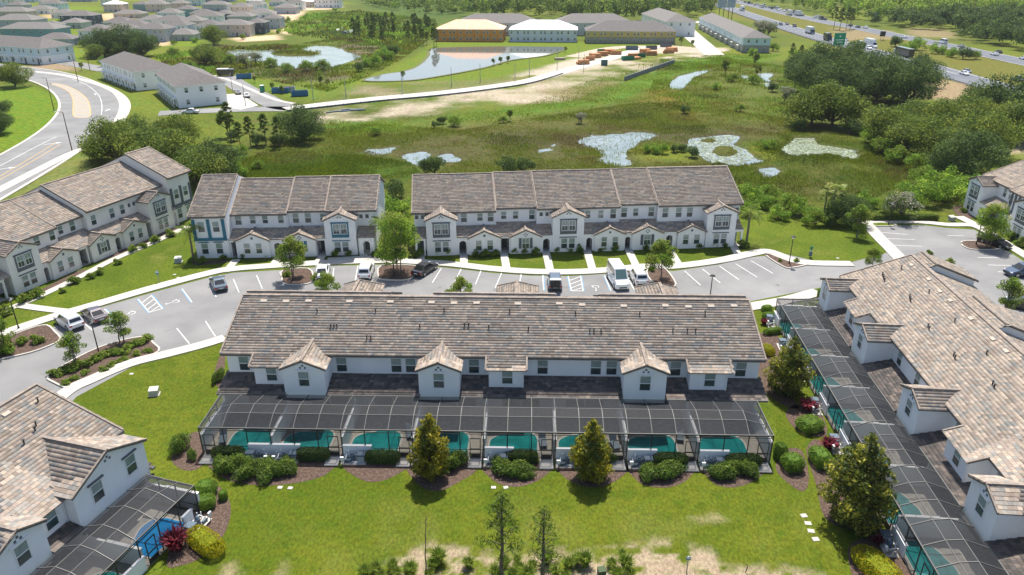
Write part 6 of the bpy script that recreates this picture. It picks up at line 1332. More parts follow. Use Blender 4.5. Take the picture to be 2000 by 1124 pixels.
mb = MB(); mb.tube((0,0,0), (0,0,.22), .55, mat('blue_float', (.05,.25,.5), .4), n=14); mb.tube((0,0,.1), (0,0,.235), .28, POOLW, n=12); tag(mb.build('swim_ring', None, at_row(oR, rzR, 36.2, -2.4)), 'blue swim ring on the right-hand pool deck', 'swim ring')
# building site
def skip(p, rz, m, label, s=1.0):
    t = thing('skip', label, 'skip', (*g(*p), 0), rz, 'skips and stacks on the building site', s); mb = MB()
    for a in ((-2.6,2.6,-1.15,-1.05),(-2.6,2.6,1.05,1.15)): mb.box(a[0], a[1], a[2], a[3], .15, 1.7, m)
    mb.box(-2.6, -2.5, -1.05, 1.05, .15, 1.7, m); mb.box(2.5, 2.6, -1.05, 1.05, .15, 1.7, m); mb.box(-2.5, 2.5, -1.05, 1.05, .15, .3, m); mb.build('container', t)
    mb = MB(); 
    for i in range(6): mb.box(-2.6+i*1.0, -2.48+i*1.0, -1.22, -1.15, .2, 1.7, m)
    mb.build('rib', t); mb = MB(); mb.box(-2.2, 1.8, -.9, .8, .3, 1.4, LUMBER); mb.build('rubbish', t)
skip((477,154), .25, BLUEP, 'blue skip nearest the dark trailer'); skip((548,182), .15, BLUEP, 'blue skip beside the green lawn, left of two'); skip((561,180), .2, HEATER, 'pale blue skip right behind another'); skip((586,188), .25, BLUEP, 'blue-green skip beside the dark round tree')
skip((1178,104), .1, GREENP, 'green skip among lumber left of the new road'); skip((1226,118), .3, GREENP, 'green skip right of the new road'); skip((1250,112), .1, GREENP, 'green skip beside the lumber stacks', .9); skip((1234,98), 0, EQUIP, 'dark open container on the site', 1.1); skip((1272,97), .1, P_BLUE, 'dark blue container on the site', 1.0); skip((1300,92), -.1, P_BLUE, 'dark blue flat container at the right of the site', 1.1)
mb = MB(); mb.box(-3, 3, -1.2, 1.2, .5, 2.6, P_DARK); mb.box(-3, 1, -1.2, 1.2, 2.6, 2.75, TRIM)
for s_ in (-1, 1):
    for y_ in (-2, 2): mb.tube((y_,s_*1.0,.4), (y_,s_*1.25,.4), .4, TYRE, n=8)
tag(mb.build('trailer', None, (*g(442,149), 0), .1), 'dark trailer with white roof by the pond scrub', 'trailer')
t = thing('portable_toilet', 'green portable toilet on the dead-end street kerb', 'portable toilet', (*g(513,181), 0)); mb = MB(); mb.box(-.6,.6,-.6,.6,0,2.2,GREENP); mb.build('cabin', t); mb = MB(); mb.box(-.65,.65,-.65,.65,2.2,2.35,TRIM); mb.build('roof', t); mb = MB(); mb.box(-.4,.4,-.63,-.6,.1,2.0,mat('green_door', (.03,.24,.14), .6)); mb.build('door', t)
t = thing('portable_toilet', 'green portable toilets on the new road edge', 'portable toilet', (*g(1180,128), 0)); mb = MB(); mb.box(-1.3,1.3,-.6,.6,0,2.2,GREENP); mb.build('cabin', t); mb = MB(); mb.box(-1.35,1.35,-.65,.65,2.2,2.35,TRIM); mb.build('roof', t); mb = MB(); mb.box(-1.0,-.2,-.63,-.6,.1,2.0,EQUIP); mb.box(.2,1.0,-.63,-.6,.1,2.0,EQUIP); mb.build('door', t)
def stack(p, rz, n, label, m=LUMBER, L=4.5):
    t = thing('lumber_stack', label, 'lumber stack', (*g(*p), 0), rz, 'lumber stacks on the building site')
    for i in range(n):
        mb = MB(); y_ = (i % 3)*1.1-1.1; z_ = (i//3)*.95; mb.box(-L/2+R.uniform(-.3,.3), L/2+R.uniform(-.3,.3), y_-.5, y_+.5, z_+.1, z_+.95, m); mb.build('bundle', t)
for i, (p, rz, n) in enumerate([((1138,126),.4,5),((1150,118),.5,4),((1162,113),.4,6),((1176,109),.3,5),((1190,105),.3,6),((1202,107),.2,4),((1235,113),.1,5),((1260,104),.2,6),((1272,108),.1,5),((1312,101),.3,6),((1305,104),.2,4),((1240,116),.5,3),((1092,117),.2,2)]):
    stack(p, rz, n, 'stack of orange lumber bundles, %s' % ['nearest the sand left of the road','second along the road','third along the road','beside the left green skip','farther along the road','at the road bend','right of the road','in the middle of the site','in front of the middle stacks','largest at the right','small one at the right','beside the right green skips','pale pallets on the sand'][i], LUMBER if i != 12 else SAND)
t = thing('retaining_wall', 'grey retaining wall with fence posts on the sandy bank', 'wall', (0,0,0)); A_, B_ = np.array(g(1220,158)), np.array(g(1316,124)); mb = MB(); mb.bar((*A_,.7), (*B_,.7), .5, 1.6, mat('grey_block', (.22,.23,.23), .9, (.17,.18,.18), .8)); mb.build('wall', t)
for i in range(22):
    p = A_+(B_-A_)*(i+.5)/22; mb = MB(); mb.tube((p[0],p[1],1.4), (p[0],p[1],2.6), .05, BLACKM, n=5); mb.build('fence_post', t)
mb = MB(); mb.bar((*A_,2.55), (*B_,2.55), .05, .05, BLACKM); mb.bar((*A_,2.0), (*B_,2.0), .03, .03, BLACKM); mb.build('rail', t)
t = thing('silt_fence', 'row of short black silt fence posts beside the new road', 'fence', (0,0,0)); L_ = smooth_line(gp([(560,219),(640,210),(740,199),(860,188),(960,176),(1040,163),(1100,145)]), 6); mb = MB()
for i in range(len(L_)-1): mb.bar((*L_[i],.25), (*L_[i+1],.25), .03, .5, EQUIP)
mb.build('net', t)
for i in range(0, len(L_)): mb = MB(); mb.tube((*L_[i],0), (*L_[i],1.0), .04, BLACKM, n=5); mb.build('fence_post', t)
t = thing('guard_rail', 'steel guard rail along the near carriageway', 'guard rail', (0,0,0)); a_, b2 = strip(smooth_line(gp(near), 8), .2, -8.6); mb = MB()
for i in range(len(b2)-1): mb.bar((*b2[i],.65), (*b2[i+1],.65), .08, .32, GREYM)
mb.build('rail', t)
for i in range(0, len(b2), 2): mb = MB(); mb.tube((*b2[i],0), (*b2[i],.75), .07, WOODP, n=5); mb.build('post', t)
mb = MB(); mb.box(-1.3,1.3,-.6,.6,2,4.6,BLACKM); mb.tube((-.9,0,0),(-.9,0,2),.1,GREYM); mb.tube((.9,0,0),(.9,0,2),.1,GREYM); tag(mb.build('message_board', None, (*g(1722,79),0), .3), 'black message board on the motorway median', 'sign')
for p, L_, a_, lb in [((690,216),3.5,.1,'left'), ((1370,0),0,0,'')][:1]+[((672,219),5,.4,'right')]:
    mb = MB(); pts = smooth_line([(-L_,0),(-L_*.4,.9),(0,.2),(L_*.5,.8),(L_,-.3)], 4); ribbon(mb, pts, .55, 0, .3, EQUIP); tag(mb.build('silt_sock', None, (*g(*p),0), a_), 'black silt sock lying on the pale sand, '+lb+' one', 'silt sock')
# ================================================================ PLANTING
def at(p, z=0.0): return (*g(*p), z)
# --- yard trees
MG = [cone_tree('magnolia_tree', 11, L_MAG, 6.9, 2.15, 8500, 0.30, (3,7,2)), cone_tree('magnolia_tree', 12, L_MAG, 6.6, 2.1, 8500, 0.30, (4,6,2))]
MG[0].put(at((843,930)), 0, 'conical yellow-green magnolia behind the pools, left one', None, .94); MG[1].put(at((1153,934)), 1, 'conical yellow-green magnolia behind the pools, right one', None, .93)
MD = cone_tree('magnolia_tree', 13, L_MAGD, 8.6, 3.0, 10500, 0.34, (5,3,3)); MD.put(at((1664,1022)), 0, 'largest dark magnolia in front of the right-hand enclosure')
MD.put(at((1535,768)), 2, 'dark magnolia at the right end of the central villas', None, 0.78)
LT = [lot_tree('young_oak', 21, L_OAK+[L_BRIGHT[0]], 5.9, 2.6, 5600, .23, .34, 1, 30), lot_tree('young_oak', 22, L_BRIGHT+[L_OAK[1]], 8.8, 3.4, 9500, .25, .2, 3, 44), lot_tree('young_oak', 23, L_OAK+[L_BRIGHT[0]], 4.7, 2.0, 3600, .2, .28, 2, 26)]
LT[0].put(at((575,546)), 0, 'young tree in the parking island by the teal townhouses'); LT[1].put(at((776,532)), 0, 'tallest parking island tree, in front of the gap between the rows'); LT[0].put(at((1290,548)), 2, 'young tree in the island right of the white van', None, .97)
LT[2].put(at((1672,463)), 1, 'small tree with mulch ring on the right lawn', None, 1.12); LT[1].put(at((1928,482)), 2, 'broad tree in the right car park island', None, .80); LT[0].put(at((900,604)), 4, 'small tree showing above the villa ridge, left of centre', None, .72)
LT[2].put(at((238,672)), 3, 'young tree at the right end of the lower left island', None, .86); LT[2].put(at((150,712)), 5, 'young tree at the left of the lower left island', None, .80); LT[0].put(at((640,592)), 1, 'small tree above the villa roof next to the half hidden white car', None, .68)
LT[2].put(at((1962,612)), .5, 'bushy tree behind the right villa roof', None, 1.0); LT[0].put(at((1702,528)), 2.2, 'small tree peeking over the right villa gable', None, .55); LT[2].put(at((8,690)), 4, 'young tree cut by the left edge', None, .95)
PL = palm('feather_palm', 31, 4.4, 20, 1.9); PL.put(at((378,507)), .3, 'palm with leaning trunk by the teal corner'); PL.put(at((1458,474)), 1.2, 'palm beside the right end of the middle row', None, 1.12); PL.put(at((752,492)), 1.2, 'yellowish palm in the gap between the middle rows', None, 1.05)
FP = palm('cabbage_palm', 32, 5.2, 24, 1.9, True); FP.put(at((1620,432)), 0, 'tall dark cabbage palm in the thicket right of the middle row', None, 1.1); FP.put(at((1608,425)), 2, 'shorter cabbage palm left of the tall one', None, .8)
PS = [pine('pine_sapling', 41, 7.4, 1.7, 1000, .42, .32), pine('pine_sapling', 42, 6.6, 1.3, 650, .40, .30)]
PS[0].put(at((980,1130)), 0, 'taller pine sapling at the bottom centre'); PS[1].put(at((1058,1140)), 0, 'thinner pine sapling right of the taller one')
rng = np.random.default_rng(77); t = thing('bare_sapling', 'leafless thin sapling at the bottom, left of the pines', 'tree', at((832,1124))); mb = MB(); limb(mb, (0,0,0), (.25,0,5.6), .06, .015, BARK, rng, 6, .04)
for i in range(9): z_ = 2.2+i*.36; a = i*2.4; limb(mb, (.1+.02*i,0,z_), (.1+.5*math.cos(a),.5*math.sin(a),z_+.5), .016, .005, BARK, rng, 2)
mb.build('trunk', t)
# --- clipped hedges and shrubs round the pools
HG = bush('hedge', 51, L_DARK+[L_OAK[0]], 1.5, .6, 1.0, 2800, .13, neat=True, cat='hedge')
HR = bush('shrub', 52, [L_DARK[1], L_BRIGHT[2], L_OAK[0]], 1.5, .95, 1.25, 3200, .15, 20)
for p, sc, lb in [((447,893),(.95,1,1),'low clipped hedge at the left end of the pool fence'), ((612,896),(1.0,1,1),'low clipped hedge between the first two pool gates'), ((748,901),(1,1,1),'low clipped hedge left of the left magnolia'), ((1018,900),(.95,1,1),'low clipped hedge behind the centre shrubs'), ((1308,906),(1,1,1),'low clipped hedge behind the shrubs second from the right'), ((1450,908),(1.05,1,1),'low clipped hedge nearest the right end of the fence')]: HG.put(at(p), rzC, lb, 'clipped hedges along the pool fence', sc)
for p, sc, rz, lb in [((463,922),(1.35,1.25,1.35),0,'dark rounded shrub mass at the left end'), ((525,926),(1.25,1.1,1.1),1.6,'rounded shrub mass right of the darkest one'), ((566,915),(.9,.9,1.0),2,'small shrub at the right tip of the left shrub group'), ((893,912),(1.05,1.0,1.35),.4,'shrub right of the left magnolia'), ((1000,924),(1.4,1.0,1.1),3.1,'centre shrub mass with two white covers before it'), ((1035,905),(.7,.7,1),0,'shrub behind the right part of the centre shrubs'), ((1030,936),(.6,.5,.6),0,'low pale shrub at the foot of the centre shrubs'), ((1292,928),(1.5,1.1,1.15),3.3,'shrub mass second from the right end'), ((1430,928),(1.45,1.1,1.15),.15,'shrub mass nearest the right end'), ((1190,905),(.6,.6,.9),0,'shrub right of the right magnolia'), ((357,880),(.85,1.0,1.5),1,'shrub at the left corner of the enclosure'), ((378,895),(.45,.5,.9),2,'little shrub beside the left corner shrub'), ((427,745),(.4,1.5,1.1),0,'tall hedge-like shrub against the left villa wall'), ((437,910),(.8,.8,1.0),2.2,'shrub at the far left end of the left shrub group'), ((495,928),(1.2,1.0,1.2),.7,'dark shrub in the middle of the left shrub group'), ((548,922),(1.1,1.0,1.15),2.9,'bright shrub before the right pump of the wide low wall'), ((980,916),(.9,.9,1.1),2.1,'dark shrub at the left end of the centre shrubs'), ((1268,930),(.9,.9,1.0),1.1,'shrub at the left end of the mass second from the right'), ((1325,920),(.9,.8,1.0),.6,'shrub at the right end of the mass second from the right'), ((1405,930),(.9,.9,1.0),2.6,'dark shrub at the left end of the last shrub mass'), ((1460,922),(.9,.9,1.1),1.9,'dark shrub at the right end of the last shrub mass')]: HR.put(at(p), rz, lb, 'shrubs behind the pool fence', sc)
HB = bush('clipped_shrub', 53, L_BRIGHT[:1]+L_OAK[:1]+L_BRIGHT[2:], .95, .95, 1.35, 3000, .12, neat=True, sup=2.3)
for p, sc, lb in [((405,965),(.9,.9,.9),'rounded green shrub by the lower left pump, upper one'), ((403,990),(.85,.8,.75),'rounded green shrub by the lower left pump, lower one'), ((437,975),(.4,.4,.6),'small round shrub at the edge of the lower left bed'), ((1580,838),(1.35,1.15,.85),'oval clipped shrub beside the right enclosure'), ((1546,915),(1.0,1.0,1.0),'round clipped shrub at the right corner of the central fence'), ((1522,895),(.5,.7,1.2),'narrow shrub right of the last pool gate'), ((1600,905),(.9,1.3,1.0),'clipped shrub under the big magnolia'), ((1497,607),(.75,.5,.55),'farthest clipped block hedge left of the right enclosure'), ((1501,622),(.95,.5,.6),'clipped block hedge second from the far end'), ((1508,652),(1.3,.5,.55),'long clipped hedge left of the right enclosure'), ((1603,584),(.55,.55,1.1),'round shrub at the right villa corner')]: HB.put(at(p), R.uniform(0,.5), lb, 'clipped green shrubs', sc)
GO = bush('golden_hedge', 54, L_GOLD, 1.0, 2.0, 1.1, 5200, .11, neat=True, cat='hedge', wts=(4,4,2), sup=2.5)
GO.put(at((403,1068)), rzL+math.pi/2+1.2, 'golden kidney-shaped hedge at the lower left', None, (.9,1,1)); GO.put(at((1712,1120)), .35, 'golden hedge at the bottom right', None, (1.15,1.05,1.05)); GO.put(at((1498,690)), .2, 'golden shrub behind the right end of the central villas', None, (.7,.5,.8))
RD = blades('ti_plant', 55, L_RED, 1.1, 1.5, 260, .13, cat='shrub')
RD.put(at((345,1072)), 0, 'dark red ti plant beside the golden hedge at the lower left', None, (1,1,1.05)); RD.put(at((1578,800)), 1, 'pink ti plants by the right pump, upper clump', None, (.9,.9,.7)); RD.put(at((1618,876)), 2, 'pink ti plants left of the big magnolia', None, (.8,.8,.7)); RD.put(at((1492,634)), 2, 'small red plant by the far clipped hedges', None, .5); RD.put(at((1712,1062)), 2, 'small red plant by the golden hedge at the bottom right', None, .5)
# front gardens of the middle rows
FS = bush('garden_shrub', 56, L_OAK+[L_BRIGHT[0]], .85, .7, .9, 1300, .14, 12)
k = 0
for (a, b_, yy) in [(470,528,502),(645,695,500),(838,893,499),(918,976,500),(998,1055,497),(1080,1140,493),(1163,1215,491),(1232,1290,487),(1320,1374,484),(1378,1424,482)]:
    nm = ['left porch gable of the teal row','teal bay window','left grey bay window','first low gable','shuttered first gable','middle grey bay window','third low gable','second shuttered gable','last low gable','right grey bay window'][k]; k += 1
    n_ = max(2, int((b_-a)/19))
    for i in range(n_): FS.put(at((a+(b_-a)*(i+.5)/n_, yy-1+R.uniform(-1,1.5))), R.uniform(0,6), 'low garden shrub below the %s, %s' % (nm, ['left one','next one','third one','right one'][min(i,3)]), 'front garden shrubs', (R.uniform(1.0,1.45), 1.0, R.uniform(.9,1.4)))
for p, s_, lb in [((375,512),.8,'shrub at the foot of the leaning palm'), ((395,513),1.1,'round shrub at the teal corner'), ((437,508),.9,'brownish round shrub by the first walk'), ((1450,484),1.4,'shrub at the foot of the right palm'), ((818,500),1.4,'bush left of the left grey bay'), ((735,500),1.2,'bush at the right end of the teal row'), ((228,517),1.0,'garden shrub under the arch of the left row'), ((195,535),1.1,'shrub by the shuttered window of the left row'), ((178,545),1.0,'shrub near the second low gable of the left row'), ((262,492),1.3,'orange-tinged shrub below the third gable of the left row'), ((280,485),1.0,'shrub by the end walk of the left row'), ((305,474),1.4,'hedge-like shrub under the end bay of the left row'), ((330,462),1.4,'shrub right of the hedge-like one at the left row'), ((145,555),1.3,'shrub below the first gable of the left row'), ((50,592),1.5,'shrub below the big bay window at the left'), ((75,580),1.5,'second shrub below the big bay window at the left'), ((10,615),1.5,'shrub at the left edge below the townhouses'), ((120,572),.8,'small shrub by the arch of the left row'),
              ((20,690),1.8,'green shrub mass at the tip of the left edge island'), ((70,672),1.3,'small hedge at the right of the left edge island'), ((48,672),1.2,'shrub at the lamp of the left edge island'), ((620,548),1.3,'shrub at the right of the teal row island'), ((562,540),1.0,'shrub at the left of the teal row island'), ((645,552),1.1,'leafy shrub in front of the half hidden white car'), ((1275,530),.9,'shrub at the head of the island by the van'), ((1522,511),.6,'shrub left of the lamp on the mulch tip'), ((1556,513),.8,'shrub right of the lamp on the mulch tip'), ((1900,408),1.2,'shrub at the corner of the right townhouse'), ((1880,415),1.0,'reddish shrub beside the right townhouse'), ((1922,425),1.0,'shrub by the arch of the right townhouse'), ((1975,470),1.6,'shrub row at the right townhouse, left one'), ((1990,480),1.6,'shrub row at the right townhouse, right one'), ((1855,518),1.2,'spiky shrub behind the right villa ridge, right one'), ((1813,497),.8,'small shrub behind the right villa ridge, left one')]:
    FS.put(at(p), R.uniform(0,6), lb, 'garden shrubs', s_)
for i in range(9):   # the strip of low hedge in the lower left island
    q = i/8; FS.put(at((112+178*q+R.uniform(-3,3), 735-66*q+R.uniform(-3,3))), R.uniform(0,6), 'low island shrub along the road side, %s from the left' % (ordn+['ninth'])[i], 'shrubs in the lower left island', (1.7, 1.3, .95))
for i in range(8):
    q = i/7; FS.put(at((125+165*q+R.uniform(-4,4), 752-66*q+R.uniform(-3,3))), R.uniform(0,6), 'yellow-green island plant along the walk side, %s from the left' % ordn[i], 'plants in the lower left island', (1.0,.9,.6))
HL = bush('hedge', 57, L_OAK+[L_DARK[0]], 1.2, .55, 1.05, 1400, .16, neat=True, cat='hedge')
for i in range(6): HL.put(at((1712+i*21, 430.5)), 0, 'clipped hedge block behind the right car park, %s from the left' % ordn[i], 'hedge blocks behind the right car park', (1.05,1,1))
# clumps of tall grass along the bottom
TG = [blades('tall_grass', 61, L_GRASS, .75, 1.15, 300, .06), blades('tall_grass', 62, L_GRASS, .6, .9, 240, .06)]
tg = [(712,1128),(735,1120),(768,1112),(775,1128),(845,1112),(838,1128),(857,1098),(915,1108),(968,1128),(985,1108),(1000,1132),(1015,1120),(1030,1132),(1040,1110),(1068,1100),(1085,1125),(1110,1110),(1105,1130),(1142,1105),(1195,1108),(1222,1110),(1232,1128),(1205,1130),(745,1132),(800,1124),(1010,1098),(1125,1100),(1215,1090)]
ORDL = ordn+'ninth tenth eleventh twelfth thirteenth fourteenth fifteenth sixteenth seventeenth eighteenth nineteenth twentieth twenty-first twenty-second twenty-third twenty-fourth twenty-fifth twenty-sixth twenty-seventh twenty-eighth'.split()
for i, p in enumerate(tg): TG[i % 2].put(at(p), R.uniform(0,6), 'tall green grass clump in the bare earth at the bottom, %s from the left' % ORDL[sorted(tg).index(p)], 'tall grass clumps along the bottom', R.uniform(.7,1.05))

# --- big trees
OK = [oak('live_oak', 71, L_OAK, 9.5, 7.2, 12000, .42, .12, nc=44), oak('live_oak', 72, L_OAK+[L_DARK[1]], 8.7, 6.4, 10000, .40, .12, nc=40), oak('live_oak', 73, L_DARK, 10.2, 7.4, 13000, .42, .06, nc=48)]
BU = [oak('wild_bush', 74, L_BRIGHT, 3.4, 2.6, 3000, .26, .05, nc=18, cat='shrub', trunk_r=.12), oak('wild_bush', 75, L_OAK+[L_BRIGHT[0]], 3.0, 2.4, 2800, .26, .05, nc=18, cat='shrub', trunk_r=.12), oak('wild_bush', 76, L_DARK+[L_OAK[2]], 3.2, 2.2, 2600, .26, .05, nc=16, cat='shrub', trunk_r=.12)]
POP = oak('slender_tree', 78, L_OAK, 8, 2.3, 2600, .34, .25, nc=20, trunk_r=.16, flat=1.1); GT = oak('grey_tree', 79, [leafmat('grey_leaf', (.10,.11,.07)), leafmat('grey_twig', (.15,.14,.11)), L_OAK[2]], 5.5, 3.6, 2600, .34, .2, nc=20, trunk_r=.2)
PN = [pine('pine_tree', 81, 10, 2.4, 2200, .6, .45), pine('pine_tree', 82, 8.5, 2.0, 1800, .6, .4)]
for i, (k, p, sc, lb) in enumerate([
 (0,(232,318),.95,'live oak at the left of the grove behind the left townhouses'), (1,(292,322),.95,'live oak second in the grove behind the left townhouses'), (0,(335,342),.95,'live oak in the middle of the grove behind the left townhouses'), (1,(388,365),.85,'live oak nearest the corner of the teal row'), (2,(420,352),.75,'darkest oak beside the teal row roof'), (1,(268,285),.8,'oak at the back of the grove, left one'), (0,(345,290),.8,'oak at the back of the grove, right one'), (1,(200,312),.55,'small oak at the left end of the grove'),
 (2,(592,274),.78,'solitary dense dark tree left of the marsh'), (0,(30,170),.85,'live oak by the curving road at the left edge'), (2,(-4,228),.5,'dark tree cut by the left edge on the curve lawn'), (2,(-2,262),.55,'dark bush-like tree cut by the left edge, lower one'),
 (2,(205,110),1.1,'left tree of the dark oak clump below the suburb'), (2,(245,108),1.25,'middle tree of the dark oak clump below the suburb'), (2,(280,110),1.0,'right tree of the dark oak clump below the suburb'), (1,(190,115),.7,'grey-green tree at the left foot of the dark clump'), (0,(418,88),1.0,'round oak by the tan suburb house'), (1,(402,128),.95,'tree between the round oak and the white townhouses'), (1,(230,112),.8,'lighter tree in front of the dark oak clump'),
 (2,(1582,182),1.0,'dark oak at the left front of the right grove'), (2,(1640,196),1.05,'dark oak at the middle front of the right grove'), (2,(1712,196),1.1,'dark oak at the right front of the right grove'), (2,(1770,202),1.05,'dark oak at the right end of the right grove'), (2,(1605,158),1.1,'dark oak at the left back of the right grove'), (2,(1660,155),1.1,'dark oak at the middle back of the right grove, under the sign'), (2,(1715,170),1.0,'dark oak at the right back of the right grove'), (2,(1790,170),.9,'dark oak nearest the motorway rail'), (2,(1560,150),.7,'small dark oak at the left back of the right grove'),
 (0,(1585,245),.95,'olive live oak with lit crown at the marsh edge, left half'), (0,(1625,247),1.0,'olive live oak with lit crown at the marsh edge, right half'), (0,(1730,285),.85,'olive oak right of the small sand gap'), (1,(1770,300),.85,'olive oak along the marsh edge, first to the right'), (0,(1815,310),.85,'olive oak along the marsh edge, second to the right'), (1,(1850,325),.8,'olive oak along the marsh edge, third to the right'), (0,(1830,268),.85,'olive oak in the right thicket, upper left'), (1,(1880,262),.95,'olive oak in the right thicket, upper middle'), (2,(1955,255),1.15,'big dark oak at the right edge thicket'), (1,(1990,280),1.0,'oak cut by the right edge'), (0,(1912,305),.9,'olive oak above the sandy patch'), (1,(1780,255),.75,'smaller oak behind the first marsh edge oaks'), (2,(1885,350),.8,'dark tree left of the right townhouse lawn'), (1,(1930,232),.9,'oak behind the big dark one at the right')]):
    OK[k].put(at(p), i*1.7, lb, None, sc*(1.22 if p[0] > 1500 else 1.08))
# wild bushes
wb = [((1440,395),0,1.2,'bright bush behind the right end of the middle row'), ((1480,405),0,1.1,'bright bush second right of the middle row'), ((1465,420),0,.9,'bright bush near the right palm'), ((1540,415),1,1.1,'bush in the thicket left of the cabbage palms'), ((1565,425),0,1.0,'bright bush left of the cabbage palms'), ((1590,440),1,.9,'bush in front of the shorter cabbage palm'), ((1650,420),2,1.2,'dark bush right of the tall cabbage palm'), ((1690,405),0,.9,'bright bush in the right thicket'), ((1740,415),1,.9,'dull bush behind the hedge blocks'), ((1790,400),0,1.4,'bright bush left of the vine thicket'), ((1820,388),0,1.5,'bright vine bush, left one'), ((1850,395),0,1.4,'bright vine bush, middle one'), ((1880,385),0,1.4,'bright vine bush, right one'), ((1860,370),0,1.3,'bright vine bush farther back'), ((1800,360),1,1.2,'bush at the marsh tip'), ((1770,385),1,1.0,'bush by the far bank of the marsh tip'), ((1520,430),0,.8,'low bright bush at the lawn edge'), ((1620,442),2,.8,'low dark bush at the lawn edge'), ((1500,390),1,.9,'bush behind the lawn edge'),
 ((755,425),0,1.1,'bright bush in the gap between the middle rows, left'), ((785,420),0,1.0,'bright bush in the gap between the middle rows, right'), ((770,385),2,1.1,'dark bush at the back of the gap'), ((775,450),1,1.0,'olive bush in the gap, nearest'), ((845,340),2,1.3,'dark tree-like bush above the middle row roof, left'), ((990,340),2,1.2,'dark bush above the middle row roof, middle'), ((1025,338),2,1.1,'dark bush above the middle row roof, right'),
 ((1268,298),0,.7,'bush on the marsh islet, left'), ((1288,300),0,.8,'bush on the marsh islet, middle'), ((1318,298),2,.6,'dark bush on the marsh islet'), ((1332,297),2,.6,'dark bush beside the round one'), ((1351,307),2,.8,'round dark bush at the left end of the lily pond'), ((1338,222),2,.8,'round dark bush in the upper marsh'), ((1445,218),1,.7,'pale bush in the upper marsh'), ((1500,290),0,.7,'bush by the lily pond'), ((850,250),2,.6,'slim dark bush on the bank, left'), ((864,242),2,.7,'slim dark bush on the bank, right'), ((887,247),1,.9,'olive bush beside the slim dark ones'), ((735,265),1,.7,'small bush left on the bank'), ((982,240),1,.6,'brownish bush beside the bank tree'), ((455,275),2,.9,'low dark bush among the pines, left'), ((505,285),2,1.0,'low dark bush among the pines, middle'), ((545,285),2,1.0,'low dark bush among the pines, right'), ((470,300),0,.7,'bright bush below the pines'), ((465,345),0,.9,'bright bush behind the teal row'), ((505,330),1,.6,'pale bush behind the teal row'),
 ((725,130),0,1.7,'green bush left of the retention pond, lower'), ((750,118),0,1.9,'green bush left of the retention pond, middle'), ((768,110),2,1.7,'dark bush left of the retention pond, upper'), ((700,140),2,1.2,'dark bush by the brown scrub'), ((600,140),1,1.4,'olive scrub bush below the middle pond, left'), ((630,138),1,1.4,'olive scrub bush below the middle pond, right'), ((560,142),1,1.2,'olive scrub bush near the skip'), ((530,132),1,1.3,'scrub bush by the pond edge'), ((450,125),1,1.3,'scrub bush by the grey trees'), ((370,140),1,1.4,'scrub bush beyond the white townhouses'), ((340,110),1,1.3,'scrub bush on the green field'), ((210,130),0,1.3,'bright bush at the foot of the dark oak clump'), ((330,330),0,.8,'bright bush by the left row end'), ((365,400),0,.7,'bright bush at the end bay of the left row'), ((1470,108),0,1.1,'bush by the tan base of the long grey row'), ((1510,100),1,1.2,'bush below the motorway verge, left'), ((1550,112),0,1.2,'bush below the motorway verge, right'), ((1430,160),1,1.0,'bush in the upper right marsh, left'), ((1470,165),1,1.1,'bush in the upper right marsh, middle'), ((1510,180),2,1.1,'dark bush in the upper right marsh'), ((1400,175),0,.8,'bright bush in the upper right marsh'), ((1690,262),0,1.1,'bright bush by the small sand gap'), ((1700,280),0,1.1,'bright bush below the small sand gap'), ((1560,255),2,1.0,'dark bush at the foot of the olive oaks, left'), ((1660,262),2,1.2,'dark bush at the foot of the olive oaks, right'), ((1720,300),1,1.2,'bush at the marsh edge, first'), ((1750,318),1,1.2,'bush at the marsh edge, second'), ((1790,335),1,1.2,'bush at the marsh edge, third'),
 ((1750,92),2,1.8,'dark shrub of the median clump, left'), ((1790,98),0,2.0,'tallest bright shrub of the median clump'), ((1770,104),0,1.7,'bright shrub of the median clump, front'), ((1830,106),0,1.6,'yellow-green shrub along the median'), ((1860,112),0,1.4,'yellow-green shrub farther along the median'), ((1882,116),2,1.7,'dark shrub at the right end of the median strip'), ((1905,116),1,1.2,'low shrub ending the median strip'), ((1680,99),2,1.3,'small dark tree by the white truck')]
for i, (p, k, sc, lb) in enumerate(wb): BU[k].put(at(p), i*2.1, lb, 'wild bushes round the marsh and roads', sc)
